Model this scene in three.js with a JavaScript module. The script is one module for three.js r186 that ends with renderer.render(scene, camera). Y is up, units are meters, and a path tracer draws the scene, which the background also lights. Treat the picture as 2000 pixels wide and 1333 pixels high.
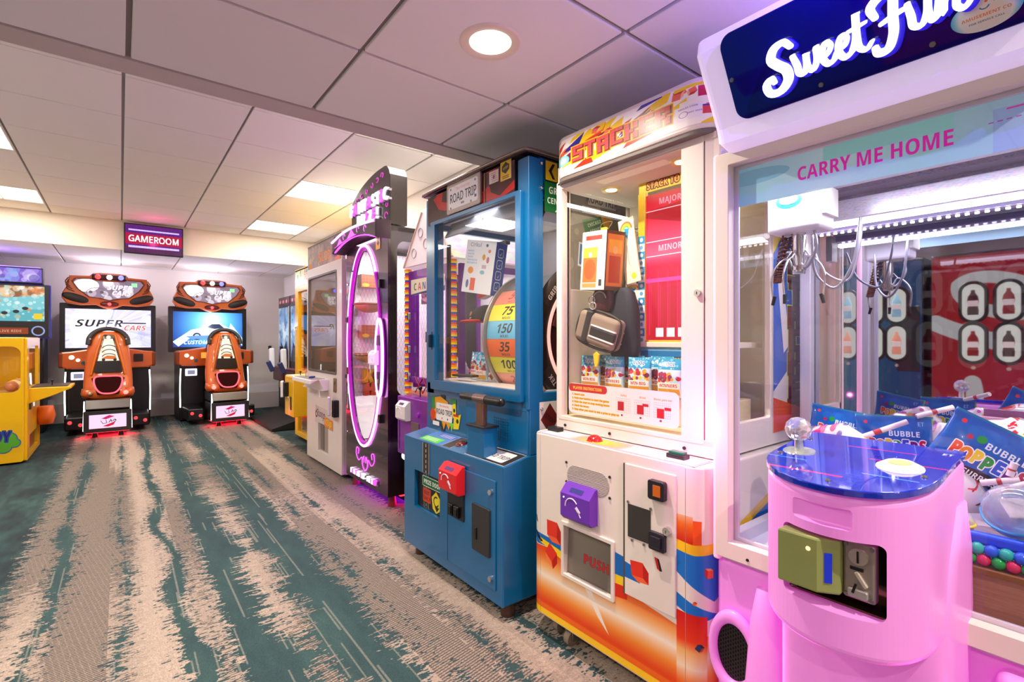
import * as THREE from 'three';
import { RoundedBoxGeometry } from 'three/addons/geometries/RoundedBoxGeometry.js';
import { mergeGeometries } from 'three/addons/utils/BufferGeometryUtils.js';
import { RectAreaLightUniformsLib } from 'three/addons/lights/RectAreaLightUniformsLib.js';
import { FontLoader } from 'three/addons/loaders/FontLoader.js';
import { TextGeometry } from 'three/addons/geometries/TextGeometry.js';
import { Brush, Evaluator, SUBTRACTION } from 'three-bvh-csg';

// ---------------------------------------------------------------- camera, exposure, sky, big lights
const W = 2000, H = 1333, FPX = 970, YAW = 0.6675, PI = Math.PI;
const scene = new THREE.Scene();
const camera = new THREE.PerspectiveCamera(2 * Math.atan(H / 2 / FPX) * 180 / PI, W / H, 0.05, 60);
camera.position.set(0, 1.15, 0);
camera.rotation.set(0, -YAW, 0);
camera.setViewOffset(W, H, 0, 4.1, W, H);
const renderer = new THREE.WebGLRenderer({ antialias: true });
renderer.toneMapping = THREE.LinearToneMapping;
renderer.toneMappingExposure = 1.0;
renderer.shadowMap.enabled = true;
RectAreaLightUniformsLib.init();
scene.background = new THREE.Color(0x000000);
const TROFFER = 30, DOWN = 9, FRONT_FILL = 1;   // strengths of the ceiling lamps
const NEAR_Y = 2.107, FAR_Y = 2.53, LOW_Y = 2.195, BACK_Z = -9.12, SOFFIT_Z = -2.26, BULK_Z = -7.37, RIGHT_X = 2.2, LEFT_X = -1.95, FRONT_Z = 2.6;

// ---------------------------------------------------------------- helpers
let seed = 12345;
const rnd = () => { seed = (seed * 1664525 + 1013904223) >>> 0; return seed / 4294967296; };
const rr = (a, b) => a + (b - a) * rnd();
const used = {};
function numbered(n) { if (used[n] === undefined) { used[n] = 0; return n; } return n + '_' + String(++used[n]).padStart(3, '0'); }
function tag(o, label, category, group, kind) {
  if (label) o.userData.label = label;
  if (category) o.userData.category = category;
  if (group) o.userData.group = group;
  if (kind) o.userData.kind = kind;
  return o;
}
function thing(name, label, category, x, y, z, ry = 0, group) {
  const o = new THREE.Group(); o.name = numbered(name);
  o.position.set(x, y, z); o.rotation.y = ry; scene.add(o);
  return tag(o, label, category, group);
}
function P(parent, name, g, m, x = 0, y = 0, z = 0, rx = 0, ry = 0, rz = 0) {
  const o = new THREE.Mesh(g, m); o.name = parent === scene ? numbered(name) : name;
  o.position.set(x, y, z); o.rotation.set(rx, ry, rz);
  o.castShadow = o.receiveShadow = true; parent.add(o); return o;
}
const struct = (name, g, m, x, y, z, parent = scene) => tag(P(parent, name, g, m, x, y, z), null, null, null, 'structure');
const M = (color, roughness = 0.5, metalness = 0, o = {}) => new THREE.MeshPhysicalMaterial({ color, roughness, metalness, ...o });
const E = (color, k = 1, o = {}) => new THREE.MeshStandardMaterial({ color: 0x050505, emissive: color, emissiveIntensity: k, roughness: 0.4, ...o });
function cv(w, h, fn, o = {}) {
  const c = document.createElement('canvas'); c.width = w; c.height = h; const x = c.getContext('2d');
  fn(x, w, h); const t = new THREE.CanvasTexture(c); t.colorSpace = THREE.SRGBColorSpace; t.anisotropy = 8; Object.assign(t, o); return t;
}
const PM = (tex, r = 0.35, o = {}) => new THREE.MeshPhysicalMaterial({ color: 0xffffff, map: tex, roughness: r, ...o });
const SM = (tex, k = 1, o = {}) => new THREE.MeshStandardMaterial({ color: 0x000000, emissive: 0xffffff, emissiveMap: tex, emissiveIntensity: k, roughness: 0.25, ...o });
const gcache = {};
const B = (w, h, d, r = 0.004, s = 1) => { const k = ['B', w, h, d, r, s].join(); return gcache[k] ??= new RoundedBoxGeometry(w, h, d, s + 1, Math.min(r, w / 2.01, h / 2.01, d / 2.01)); };
const CY = (r1, r2, h, n = 24) => { const k = ['C', r1, r2, h, n].join(); return gcache[k] ??= new THREE.CylinderGeometry(r1, r2, h, n); };
const SP = (r, a = 20, b = 14) => { const k = ['S', r, a, b].join(); return gcache[k] ??= new THREE.SphereGeometry(r, a, b); };
const at = (g, x = 0, y = 0, z = 0, rx = 0, ry = 0, rz = 0, sx = 1, sy = 1, sz = 1) => {
  const c = g.clone(); c.applyMatrix4(new THREE.Matrix4().compose(new THREE.Vector3(x, y, z), new THREE.Quaternion().setFromEuler(new THREE.Euler(rx, ry, rz)), new THREE.Vector3(sx, sy, sz))); return c;
};
const merge = (...gs) => mergeGeometries(gs.flat().map((g) => { const c = g.index ? g.toNonIndexed() : g.clone(); for (const k of Object.keys(c.attributes)) if (!['position', 'normal', 'uv'].includes(k)) c.deleteAttribute(k); return c; }));
function rrect(s, cx, cy, w, h, r) {
  const x = cx - w / 2, y = cy - h / 2; r = Math.min(r, w / 2 - 1e-4, h / 2 - 1e-4);
  s.moveTo(x + r, y); s.lineTo(x + w - r, y); s.absarc(x + w - r, y + r, r, -PI / 2, 0); s.lineTo(x + w, y + h - r); s.absarc(x + w - r, y + h - r, r, 0, PI / 2);
  s.lineTo(x + r, y + h); s.absarc(x + r, y + h - r, r, PI / 2, PI); s.lineTo(x, y + r); s.absarc(x + r, y + r, r, PI, 1.5 * PI); return s;
}
// a plate in x-y with rounded corners and rounded holes [cx, cy, w, h, r], z from 0 to d
function plate(w, h, d, r = 0.004, holes = [], bev = 0.0015) {
  const s = rrect(new THREE.Shape(), 0, 0, w - 2 * bev, h - 2 * bev, r);
  for (const [cx, cy, hw, hh, hr] of holes) s.holes.push(rrect(new THREE.Path(), cx, cy, hw + 2 * bev, hh + 2 * bev, hr));
  const g = new THREE.ExtrudeGeometry(s, { depth: d - 2 * bev, bevelEnabled: bev > 0, bevelThickness: bev, bevelSize: bev, bevelSegments: 1, curveSegments: 8 });
  return g.translate(0, 0, bev);
}
function poly(pts, d, bev = 0.004, cs = 8) {
  const s = new THREE.Shape(pts.map((p) => new THREE.Vector2(p[0], p[1])));
  return new THREE.ExtrudeGeometry(s, { depth: d - 2 * bev, bevelEnabled: bev > 0, bevelThickness: bev, bevelSize: bev, bevelOffset: -bev, bevelSegments: 2, curveSegments: cs }).translate(0, 0, bev);
}
const smooth = (pts, n = 40, closed = true) => new THREE.CatmullRomCurve3(pts.map((p) => new THREE.Vector3(p[0], p[1], 0)), closed, 'centripetal').getPoints(n).slice(0, closed ? -1 : undefined).map((v) => [v.x, v.y]);
// closed loft over superellipse sections {y, x, z, a, b, p}
function loft(secs, n = 36) {
  const pos = [], idx = [], uv = [];
  secs.forEach((s, i) => {
    for (let k = 0; k <= n; k++) {
      const t = (k / n) * 2 * PI, c = Math.cos(t), q = Math.sin(t), e = 2 / (s.p ?? 2.5);
      pos.push((s.x ?? 0) + s.a * Math.sign(c) * Math.abs(c) ** e, s.y, (s.z ?? 0) + s.b * Math.sign(q) * Math.abs(q) ** e); uv.push(k / n, i / (secs.length - 1));
    }
  });
  const m = n + 1;
  for (let i = 0; i < secs.length - 1; i++) for (let k = 0; k < n; k++) { const a = i * m + k; idx.push(a, a + m, a + 1, a + 1, a + m, a + m + 1); }
  for (const [i, f] of [[0, 1], [secs.length - 1, 0]]) {
    const s = secs[i], c = pos.length / 3; pos.push(s.x ?? 0, s.y, s.z ?? 0); uv.push(0.5, i ? 1 : 0);
    for (let k = 0; k < n; k++) f ? idx.push(c, i * m + k, i * m + k + 1) : idx.push(c, i * m + k + 1, i * m + k);
  }
  const g = new THREE.BufferGeometry();
  g.setAttribute('position', new THREE.Float32BufferAttribute(pos, 3)); g.setAttribute('uv', new THREE.Float32BufferAttribute(uv, 2)); g.setIndex(idx); g.computeVertexNormals(); return g;
}
const tube = (pts, r, n = 40, closed = false, rs = 10) => new THREE.TubeGeometry(new THREE.CatmullRomCurve3(pts.map((p) => new THREE.Vector3(...p)), closed, 'centripetal'), n, r, rs, closed);
const bar = (a, b, r, n = 10) => { const A = new THREE.Vector3(...a), D = new THREE.Vector3(...b).sub(A), L = D.length(); const g = new THREE.CylinderGeometry(r, r, L, n); g.translate(0, L / 2, 0); g.applyQuaternion(new THREE.Quaternion().setFromUnitVectors(new THREE.Vector3(0, 1, 0), D.normalize())); return g.translate(...a); };
// a stroke of varying width as a flat solid: pts [x, y, halfwidth]
function ribbon(pts, depth, n = 60, bev = 0.0015) {
  const c = new THREE.CatmullRomCurve3(pts.map((p) => new THREE.Vector3(p[0], p[1], p[2])), false, 'centripetal'), L = [], R = [], q = c.getPoints(n);
  for (let i = 0; i <= n; i++) {
    const a = q[Math.max(0, i - 1)], b = q[Math.min(n, i + 1)], l = Math.hypot(b.x - a.x, b.y - a.y) || 1, nx = -(b.y - a.y) / l, ny = (b.x - a.x) / l, w = q[i].z;
    L.push([q[i].x + nx * w, q[i].y + ny * w]); R.push([q[i].x - nx * w, q[i].y - ny * w]);
  }
  const gs = [], mk = (p) => new THREE.ExtrudeGeometry(new THREE.Shape(p.map((v) => new THREE.Vector2(...v))), { depth, bevelEnabled: false, curveSegments: 8 });
  for (let i = 0; i < n; i++) gs.push(mk([R[i], R[i + 1], L[i + 1], L[i]]));
  for (const i of [0, n]) gs.push(at(new THREE.CylinderGeometry(q[i].z, q[i].z, depth, 18), q[i].x, q[i].y, depth / 2, PI / 2));
  return merge(gs);
}
const decalBox = (w, h, d = 0.002) => { const k = ['D', w, h, d].join(); return gcache[k] ??= new THREE.BoxGeometry(w, h, d); };
const white = M(0xe8e4de, 0.4), black = M(0x0b0b0c, 0.35), blackMat = M(0x111112, 0.7), chrome = M(0xd8d8da, 0.14, 1), steel = M(0x9a9a9c, 0.35, 1), darkGrey = M(0x2a2a2c, 0.5), silver = M(0xb9b7b5, 0.4, 0.7);
function decal(parent, name, w, h, mat, x, y, z, rx = 0, ry = 0, rz = 0, d = 0.002, side = white) { return P(parent, name, decalBox(w, h, d), [side, side, side, side, mat, side], x, y, z, rx, ry, rz); }
const GL = new THREE.MeshPhysicalMaterial({ color: 0xffffff, transmission: 1, roughness: 0.015, thickness: 0, ior: 1.45 });
const GLT = new THREE.MeshPhysicalMaterial({ color: 0xdfe8ee, transmission: 1, roughness: 0.02, thickness: 0, ior: 1.45 });
const pane = (parent, name, w, h, x, y, z, ry = 0, rx = 0, m = GL) => P(parent, name, new THREE.PlaneGeometry(w, h), m, x, y, z, rx, ry);
function area(parent, name, w, h, color, k, x, y, z, tx, ty, tz) {
  const l = new THREE.RectAreaLight(color, k, w, h); l.name = name; l.position.set(x, y, z); parent.add(l); parent.updateMatrixWorld(true);
  l.lookAt(parent.localToWorld(new THREE.Vector3(tx, ty, tz))); return l;
}
const F = (px, w = 'bold', f = 'sans-serif') => `${w} ${px}px ${f}`;
function txt(x, s, X, Y, px, fill, o = {}) {
  x.save(); x.translate(X, Y); if (o.rot) x.rotate(o.rot); if (o.sx || o.skew) x.transform(o.sx ?? 1, 0, o.skew ?? 0, 1, 0, 0);
  x.font = F(px, o.w ?? 'bold', o.f ?? 'sans-serif'); x.textAlign = o.align ?? 'center'; x.textBaseline = 'middle';
  if (o.stroke) { x.lineWidth = o.lw ?? px * 0.15; x.lineJoin = 'round'; x.strokeStyle = o.stroke; x.strokeText(s, 0, 0); }
  x.fillStyle = fill; x.fillText(s, 0, 0); x.restore();
}
const fillPoly = (x, c, ...p) => { x.fillStyle = c; x.beginPath(); p.forEach((q, i) => (i ? x.lineTo(...q) : x.moveTo(...q))); x.closePath(); x.fill(); };
const rect = (x, c, a, b, w, h) => { x.fillStyle = c; x.fillRect(a, b, w, h); };
const disc = (x, c, a, b, r, r2 = r, rot = 0) => { x.fillStyle = c; x.beginPath(); x.ellipse(a, b, r, r2, rot, 0, 2 * PI); x.fill(); };
const blur = (x, w, h, n, cols, r0, r1, al) => { for (let i = 0; i < n; i++) { x.globalAlpha = al; disc(x, cols[i % cols.length], rnd() * w, rnd() * h, rr(r0, r1)); } x.globalAlpha = 1; };
const ovalG = (() => { const g = new THREE.CircleGeometry(1, 44); return g; })();
const oval = (p, name, a, b, m, x, y, z) => { const o = P(p, name, ovalG, m, x, y, z); o.scale.set(a, b, 1); return o; };
const screwG = merge(at(CY(0.0045, 0.005, 0.003, 10), 0, 0, 0.0015, PI / 2), at(new THREE.BoxGeometry(0.006, 0.0012, 0.001), 0, 0, 0.0031));
const screw = (p, x, y, z, s = 1, ry = 0, m = steel) => { const o = P(p, 'screw', screwG, m, x, y, z, 0, ry); o.scale.setScalar(s); return o; };
const glowBar = (parent, name, a, b, r, color, k) => P(parent, name, bar(a, b, r), E(color, k));

// ---------------------------------------------------------------- the room
const wallM = M(0xdcd6d1, 0.85), bulkM = M(0xe9dfcf, 0.85), tileM = [M(0xeceae8, 0.9), M(0xe8e6e4, 0.9), M(0xf0eeec, 0.9)], gridM = M(0x8d8682, 0.6), trimM = M(0xc9bfba, 0.7);
function wallBox(name, x0, x1, y0, y1, z0, z1, m, parent) { return struct(name, new THREE.BoxGeometry(x1 - x0, y1 - y0, z1 - z0), m, (x0 + x1) / 2, (y0 + y1) / 2, (z0 + z1) / 2, parent); }
wallBox('wall_back', LEFT_X - 0.1, RIGHT_X + 0.1, 0, 2.7, BACK_Z - 0.1, BACK_Z, wallM);
wallBox('wall_right', RIGHT_X, RIGHT_X + 0.1, 0, 2.7, BACK_Z, FRONT_Z, wallM);
wallBox('wall_left', LEFT_X - 0.1, LEFT_X, 0, 2.7, BACK_Z, FRONT_Z, wallM);
wallBox('wall_front', LEFT_X - 0.1, RIGHT_X + 0.1, 0, 2.7, FRONT_Z, FRONT_Z + 0.1, wallM);
wallBox('baseboard_back', LEFT_X, RIGHT_X, 0, 0.26, BACK_Z, BACK_Z + 0.015, trimM);
wallBox('baseboard_right', RIGHT_X - 0.015, RIGHT_X, 0, 0.26, BACK_Z, FRONT_Z, trimM);
wallBox('baseboard_left', LEFT_X, LEFT_X + 0.015, 0, 0.26, BACK_Z, FRONT_Z, trimM);

// ceilings: T-bar grid above, each tile a thin tray of its own
function tileCeiling(name, y, x0, x1, z0, z1, lx, lz, sx, sz, skip) {
  const c = wallBox(name, x0, x1, y + 0.012, y + 0.06, z0, z1, gridM), cx = (x0 + x1) / 2, cz = (z0 + z1) / 2, cy = y + 0.036, G = 0.0075;
  const cuts = (a, b, o, s) => { const r = [a]; for (let k = Math.ceil((a - o) / s - 1e-6); o + k * s < b - 0.02; k++) if (o + k * s > a + 0.02) r.push(o + k * s); r.push(b); return r; };
  const X = cuts(x0, x1, lx, sx), Z = cuts(z0, z1, lz, sz);
  for (let i = 0; i < X.length - 1; i++) for (let j = 0; j < Z.length - 1; j++) {
    if (skip && skip((X[i] + X[i + 1]) / 2, (Z[j] + Z[j + 1]) / 2)) continue;
    P(c, 'ceiling_tile', B(+(X[i + 1] - X[i] - 2 * G).toFixed(4), 0.018, +(Z[j + 1] - Z[j] - 2 * G * (sx > 0.607 && y > 2.4 ? 0.55 : 1)).toFixed(4), 0.004), tileM[(i * 7 + j * 3) % 3], (X[i] + X[i + 1]) / 2 - cx, y + 0.009 - cy, (Z[j] + Z[j + 1]) / 2 - cz);
  }
  return c;
}
const troffers = [[1.535, -2.98], [1.535, -4.82], [1.535, -6.645], [-0.905, -2.98], [-0.905, -4.82], [-0.905, -6.645]];
const isTroffer = (x, z) => troffers.some(([a, b]) => Math.abs(a - x) < 0.2 && Math.abs(b - z) < 0.2);
tileCeiling('ceiling', NEAR_Y, LEFT_X, RIGHT_X, -2.143, FRONT_Z, 0.02, -1.61, 0.61, 0.61);
tileCeiling('ceiling_recess', FAR_Y, LEFT_X, RIGHT_X, BULK_Z, SOFFIT_Z, 0.012, -3.915, 0.61, 0.608, isTroffer);
tileCeiling('ceiling_low', LOW_Y, LEFT_X, RIGHT_X, BACK_Z, BULK_Z - 0.02, 0.008, BULK_Z - 0.02, 0.6, 1.76);
wallBox('beam_soffit_edge', LEFT_X, RIGHT_X, NEAR_Y - 0.002, NEAR_Y + 0.05, SOFFIT_Z, -2.146, trimM);
wallBox('wall_soffit', LEFT_X, RIGHT_X, NEAR_Y + 0.05, 2.7, SOFFIT_Z, -2.16, bulkM);
wallBox('wall_bulkhead', LEFT_X, RIGHT_X, LOW_Y - 0.004, 2.6, BULK_Z - 0.02, BULK_Z, bulkM);
// carpet: wandering teal bands, ribbed beige, speckled edges, computed from noise
function carpetTex(x0, x1, z0, z1, n) {
  const d = new Uint8Array(n * n * 4), hsh = (a, b) => { let h = Math.imul(a | 0, 374761393) + Math.imul(b | 0, 668265263); h = Math.imul(h ^ (h >>> 13), 1274126177); return ((h ^ (h >>> 16)) >>> 0) / 4294967296; };
  const vn = (x, y) => { const i = Math.floor(x), j = Math.floor(y), f = x - i, g = y - j, u = f * f * (3 - 2 * f), v = g * g * (3 - 2 * g); return (hsh(i, j) * (1 - u) + hsh(i + 1, j) * u) * (1 - v) + (hsh(i, j + 1) * (1 - u) + hsh(i + 1, j + 1) * u) * v; };
  const teal = [31, 57, 61], teal2 = [48, 79, 76], dark = [20, 40, 44], beige = [154, 139, 125], grey = [116, 107, 98];
  for (let j = 0; j < n; j++) {
    const z = z0 + (z1 - z0) * (j + 0.5) / n, wob = [0, 1, 2, 3, 4, 5].map((k) => (vn(z * 1.7 + k * 31.7, k * 9.1) - 0.5));
    const brk = [0, 1, 2, 3, 4, 5].map((k) => vn(z * 3.1 + k * 17.3, 3.3 + k));
    for (let i = 0; i < n; i++) {
      const x = x0 + (x1 - x0) * (i + 0.5) / n, n1 = vn(x * 42, z * 165) - 0.5, n2 = vn(x * 15, z * 62) - 0.5, fr = n1, sp = vn(x * 60 + 9, z * 190), e = n1 * 0.05 + n2 * 0.038;
      const band = (c, w, k, amp) => w * (0.25 + 1.25 * brk[k]) - Math.abs(x - c - wob[k] * amp) + e * 0.62 - 0.045 * Math.max(0, vn(x * 20 + k * 7, z * 11) - 0.42);
      let t = Math.max(-0.4 - x + e * 1.5, x - 1.47 + e * 1.3);                                              // > 0 teal
      t = Math.max(t, band(-0.245, 0.038, 0, 0.07), band(0.0, 0.016, 1, 0.05), band(0.2, 0.04, 2, 0.08));
      let m1 = Math.min(x - 0.335 + e, 0.825 - x + e * 1.3 - (x > 0.74 ? 0.07 * Math.max(0, vn(x * 8, z * 4) - 0.45) : 0));
      const gap = 0.085 * (vn(z * 3.3 + 3, 8.7) * 1.25 + vn(z * 11, 2.2) * 0.55 - 0.3) - Math.abs(x - 0.548 - wob[3] * 0.05) + n1 * 0.07 + (vn(x * 9, z * 85) - 0.5) * 0.1;
      m1 = Math.min(m1, -gap);
      t = Math.max(t, m1);
      t = Math.max(t, band(0.9, 0.02, 3, 0.06) - (brk[4] < 0.42 ? 0.03 : 0), band(1.085, 0.022, 4, 0.07) - (brk[1] < 0.4 ? 0.034 : 0), band(1.28, 0.028, 5, 0.06) - (brk[2] < 0.35 ? 0.03 : 0));
      // ribbed grey zones and plain beige zones
      const zone = vn(x * 6.5 + 40, z * 0.8) + 0.35 * fr + (x > 0.85 && x < 1.02 ? 0.25 : 0) + (x > 0.24 && x < 0.33 ? 0.2 : 0) + (x > -0.2 && x < -0.08 ? 0.22 : 0) - (Math.abs(x - 0.05) < 0.09 ? 0.25 : 0) - (x > 1.0 && x < 1.2 ? 0.2 : 0);
      let c = beige, mixA = 0;
      if (zone > 0.42) { const rib = Math.sin((z + x * 0.18) * 2 * PI / 0.0125); c = rib > 0.15 ? grey : beige; mixA = rib > 0.15 ? 0.34 : 0.06; } else if (zone < 0.2) mixA = -0.08;
      let q = [c[0] * (1 - mixA), c[1] * (1 - mixA), c[2] * (1 - mixA)];
      if (t > 0) {
        const big = x < -0.3 || x > 1.45, v = vn(x * 9, z * 3.5) * 0.6 + vn(x * 40, z * 12) * 0.4, l = (vn(Math.floor(x / 0.007) * 3.7, z * 3.4) > 0.74) && hsh(Math.floor(x / 0.007), 5) > 0.5;
        q = big ? dark.map((a, k) => a + (teal2[k] - a) * Math.max(0, v * 1.5 - 0.35)) : teal.map((a, k) => a + (teal2[k] - a) * v);
        if (sp > 0.8 && t < 0.012) q = beige;
        if (l && !big) q = q.map((a, k) => a * 0.45 + beige[k] * 0.55);
      } else if (t > -0.05 && sp > 0.7 + Math.max(0, -t - 0.015) * 4) q = teal.map((a) => a * 1.05);
      const g = 0.86 + 0.28 * hsh(i, j), o = (j * n + i) * 4;
      for (let k = 0; k < 3; k++) d[o + k] = Math.min(255, q[k] * g);
      d[o + 3] = 255;
    }
  }
  const tx = new THREE.DataTexture(d, n, n); tx.colorSpace = THREE.SRGBColorSpace; tx.magFilter = tx.minFilter = THREE.LinearFilter; tx.needsUpdate = true; return tx;
}
{
  const mk = (x0, x1, z0, z1) => { const g = new THREE.BoxGeometry(x1 - x0, 0.05, z1 - z0), u = g.attributes.uv, p = g.attributes.position; for (let i = 0; i < u.count; i++) u.setXY(i, (p.getX(i) + (x1 - x0) / 2) / (x1 - x0), (p.getZ(i) + (z1 - z0) / 2) / (z1 - z0)); return g; };
  const SPLIT = -3.6;
  struct('floor', mk(LEFT_X, RIGHT_X, SPLIT, FRONT_Z), PM(carpetTex(LEFT_X, RIGHT_X, SPLIT, FRONT_Z, 2048), 0.95), (LEFT_X + RIGHT_X) / 2, -0.025, (SPLIT + FRONT_Z) / 2);
  struct('floor', mk(LEFT_X, RIGHT_X, BACK_Z, SPLIT), PM(carpetTex(LEFT_X, RIGHT_X, BACK_Z, SPLIT, 2048), 0.95), (LEFT_X + RIGHT_X) / 2, -0.025, (BACK_Z + SPLIT) / 2);
}
// ceiling lamps
troffers.forEach(([x, z], i) => {
  const side = x > 0 ? 'right' : 'left', row = ['beside the near soffit', 'midway along the recess', 'closest to the sign bulkhead'][i % 3];
  const t = thing('ceiling_light', `square lay-in ceiling light with twin lenses, ${side} column, ${row}`, 'ceiling light', x, FAR_Y, z, 0, 'square ceiling lights');
  P(t, 'frame', plate(0.6, 0.6, 0.02, 0.003, [[-0.147, 0, 0.285, 0.57, 0.003], [0.147, 0, 0.285, 0.57, 0.003]]), M(0xf0eee8, 0.5), 0, 0.018, 0, PI / 2);
  for (const s of [-1, 1]) P(t, 'lens', B(0.284, 0.006, 0.57, 0.002), E(0xfff4e4, 3.2), s * 0.147, 0.012, 0);
  area(t, 'ceiling_lamp', 0.56, 0.56, 0xfff5ea, TROFFER, 0, -0.004, 0, 0, -1, 0);
});
[[0.936, -1.3, 'round recessed downlight glowing in the pink-lit near ceiling above the games'], [0.936, 0.53, 'round recessed downlight of the near ceiling across the aisle from the drink machines'], [-0.9, -1.3, 'round recessed downlight over the teal drink machine'], [-0.9, 0.53, 'round recessed downlight beside the red drink machine'], [0.936, 1.9, 'round recessed downlight at the front wall'], [-0.9, 1.9, 'round recessed downlight in the front left corner']].forEach(([x, z, l]) => {
  const t = thing('downlight', l, 'downlight', x, NEAR_Y, z);
  P(t, 'trim_ring', new THREE.LatheGeometry([[0.066, 0.004], [0.07, -0.004], [0.094, -0.007], [0.1, -0.001], [0.1, 0.004]].map((p) => new THREE.Vector2(...p)), 40), M(0xefe0cc, 0.4));
  P(t, 'lens', CY(0.067, 0.067, 0.006, 36), E(0xfff3df, 4), 0, 0.001, 0);
  const s = new THREE.SpotLight(0xfff0de, DOWN, 0, 1.25, 0.8); s.name = 'down_lamp'; s.position.set(0, -0.012, 0); s.target.position.set(0, -2, 0); s.shadow.radius = 0.5; s.castShadow = true; t.add(s, s.target);
});
// LED word sign hung on the bulkhead
{
  const s = thing('led_sign', 'purple and red LED sign reading GAMEROOM hung before the bulkhead', 'sign', 0.317, 2.325, BULK_Z + 0.06);
  P(s, 'housing', B(0.575, 0.35, 0.05, 0.006), M(0x17101a, 0.5), 0, 0, 0);
  for (const x of [-0.2, 0.2]) P(s, 'bracket', B(0.02, 0.05, 0.035, 0.003), steel, x, 0.13, -0.0425);
  const tx = cv(1024, 614, (x, w, h) => {
    rect(x, '#120416', 0, 0, w, h);
    const word = document.createElement('canvas'); word.width = w; word.height = h; const q = word.getContext('2d');
    txt(q, 'GAMEROOM', w / 2, h * 0.5, 190, '#fff', { sx: 0.86, w: 'normal', stroke: '#fff', lw: 8 });
    const data = q.getImageData(0, 0, w, h).data, stp = 11;
    for (let y = 6; y < h; y += stp) for (let X = 6; X < w; X += stp) {
      const v = y / h, inw = data[(Math.floor(y) * w + Math.floor(X)) * 4 + 3] > 90;
      let c = '#5a1a78';
      if (v > 0.3 && v < 0.7) c = '#b8063c'; else if (v > 0.78) c = '#52204e';
      if ((Math.abs(v - 0.19) < 0.028 || Math.abs(v - 0.79) < 0.028) && X > w * 0.05 && X < w * 0.95) c = '#b9a4ff';
      if (inw) c = '#ffe0d8';
      disc(x, c, X, y, inw || c === '#b9a4ff' ? 5.4 : 4.2);
    }
  });
  decal(s, 'led_panel', 0.55, 0.325, SM(tx, 2.4), 0, 0, 0.026, 0, 0, 0, 0.003, black);
  const l = new THREE.PointLight(0xff4fa0, 0.12); l.name = 'sign_lamp'; l.position.set(0, 0.0, 0.35); l.shadow.radius = 0.05; s.add(l);
}

const prism = (path, y0, y1, bev = 0.004) => { const g = new THREE.ExtrudeGeometry(new THREE.Shape(path.map((v) => new THREE.Vector2(v[0], -v[1]))), { depth: y1 - y0 - 2 * bev, bevelEnabled: true, bevelThickness: bev, bevelSize: bev, bevelOffset: -bev, bevelSegments: 2 }); return g.rotateX(-PI / 2).translate(0, y0 + bev, 0); };
const HALF = -PI / 2;   // machines of the right row face -x: local x runs to +z, local z towards the room
const ev = new Evaluator(); ev.useGroups = false;
function cut(g, ...cutters) { let a = new Brush(g); a.updateMatrixWorld(true); for (const c of cutters) { const b = new Brush(c); b.updateMatrixWorld(true); a = ev.evaluate(a, b, SUBTRACTION); } return a.geometry; }
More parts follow.
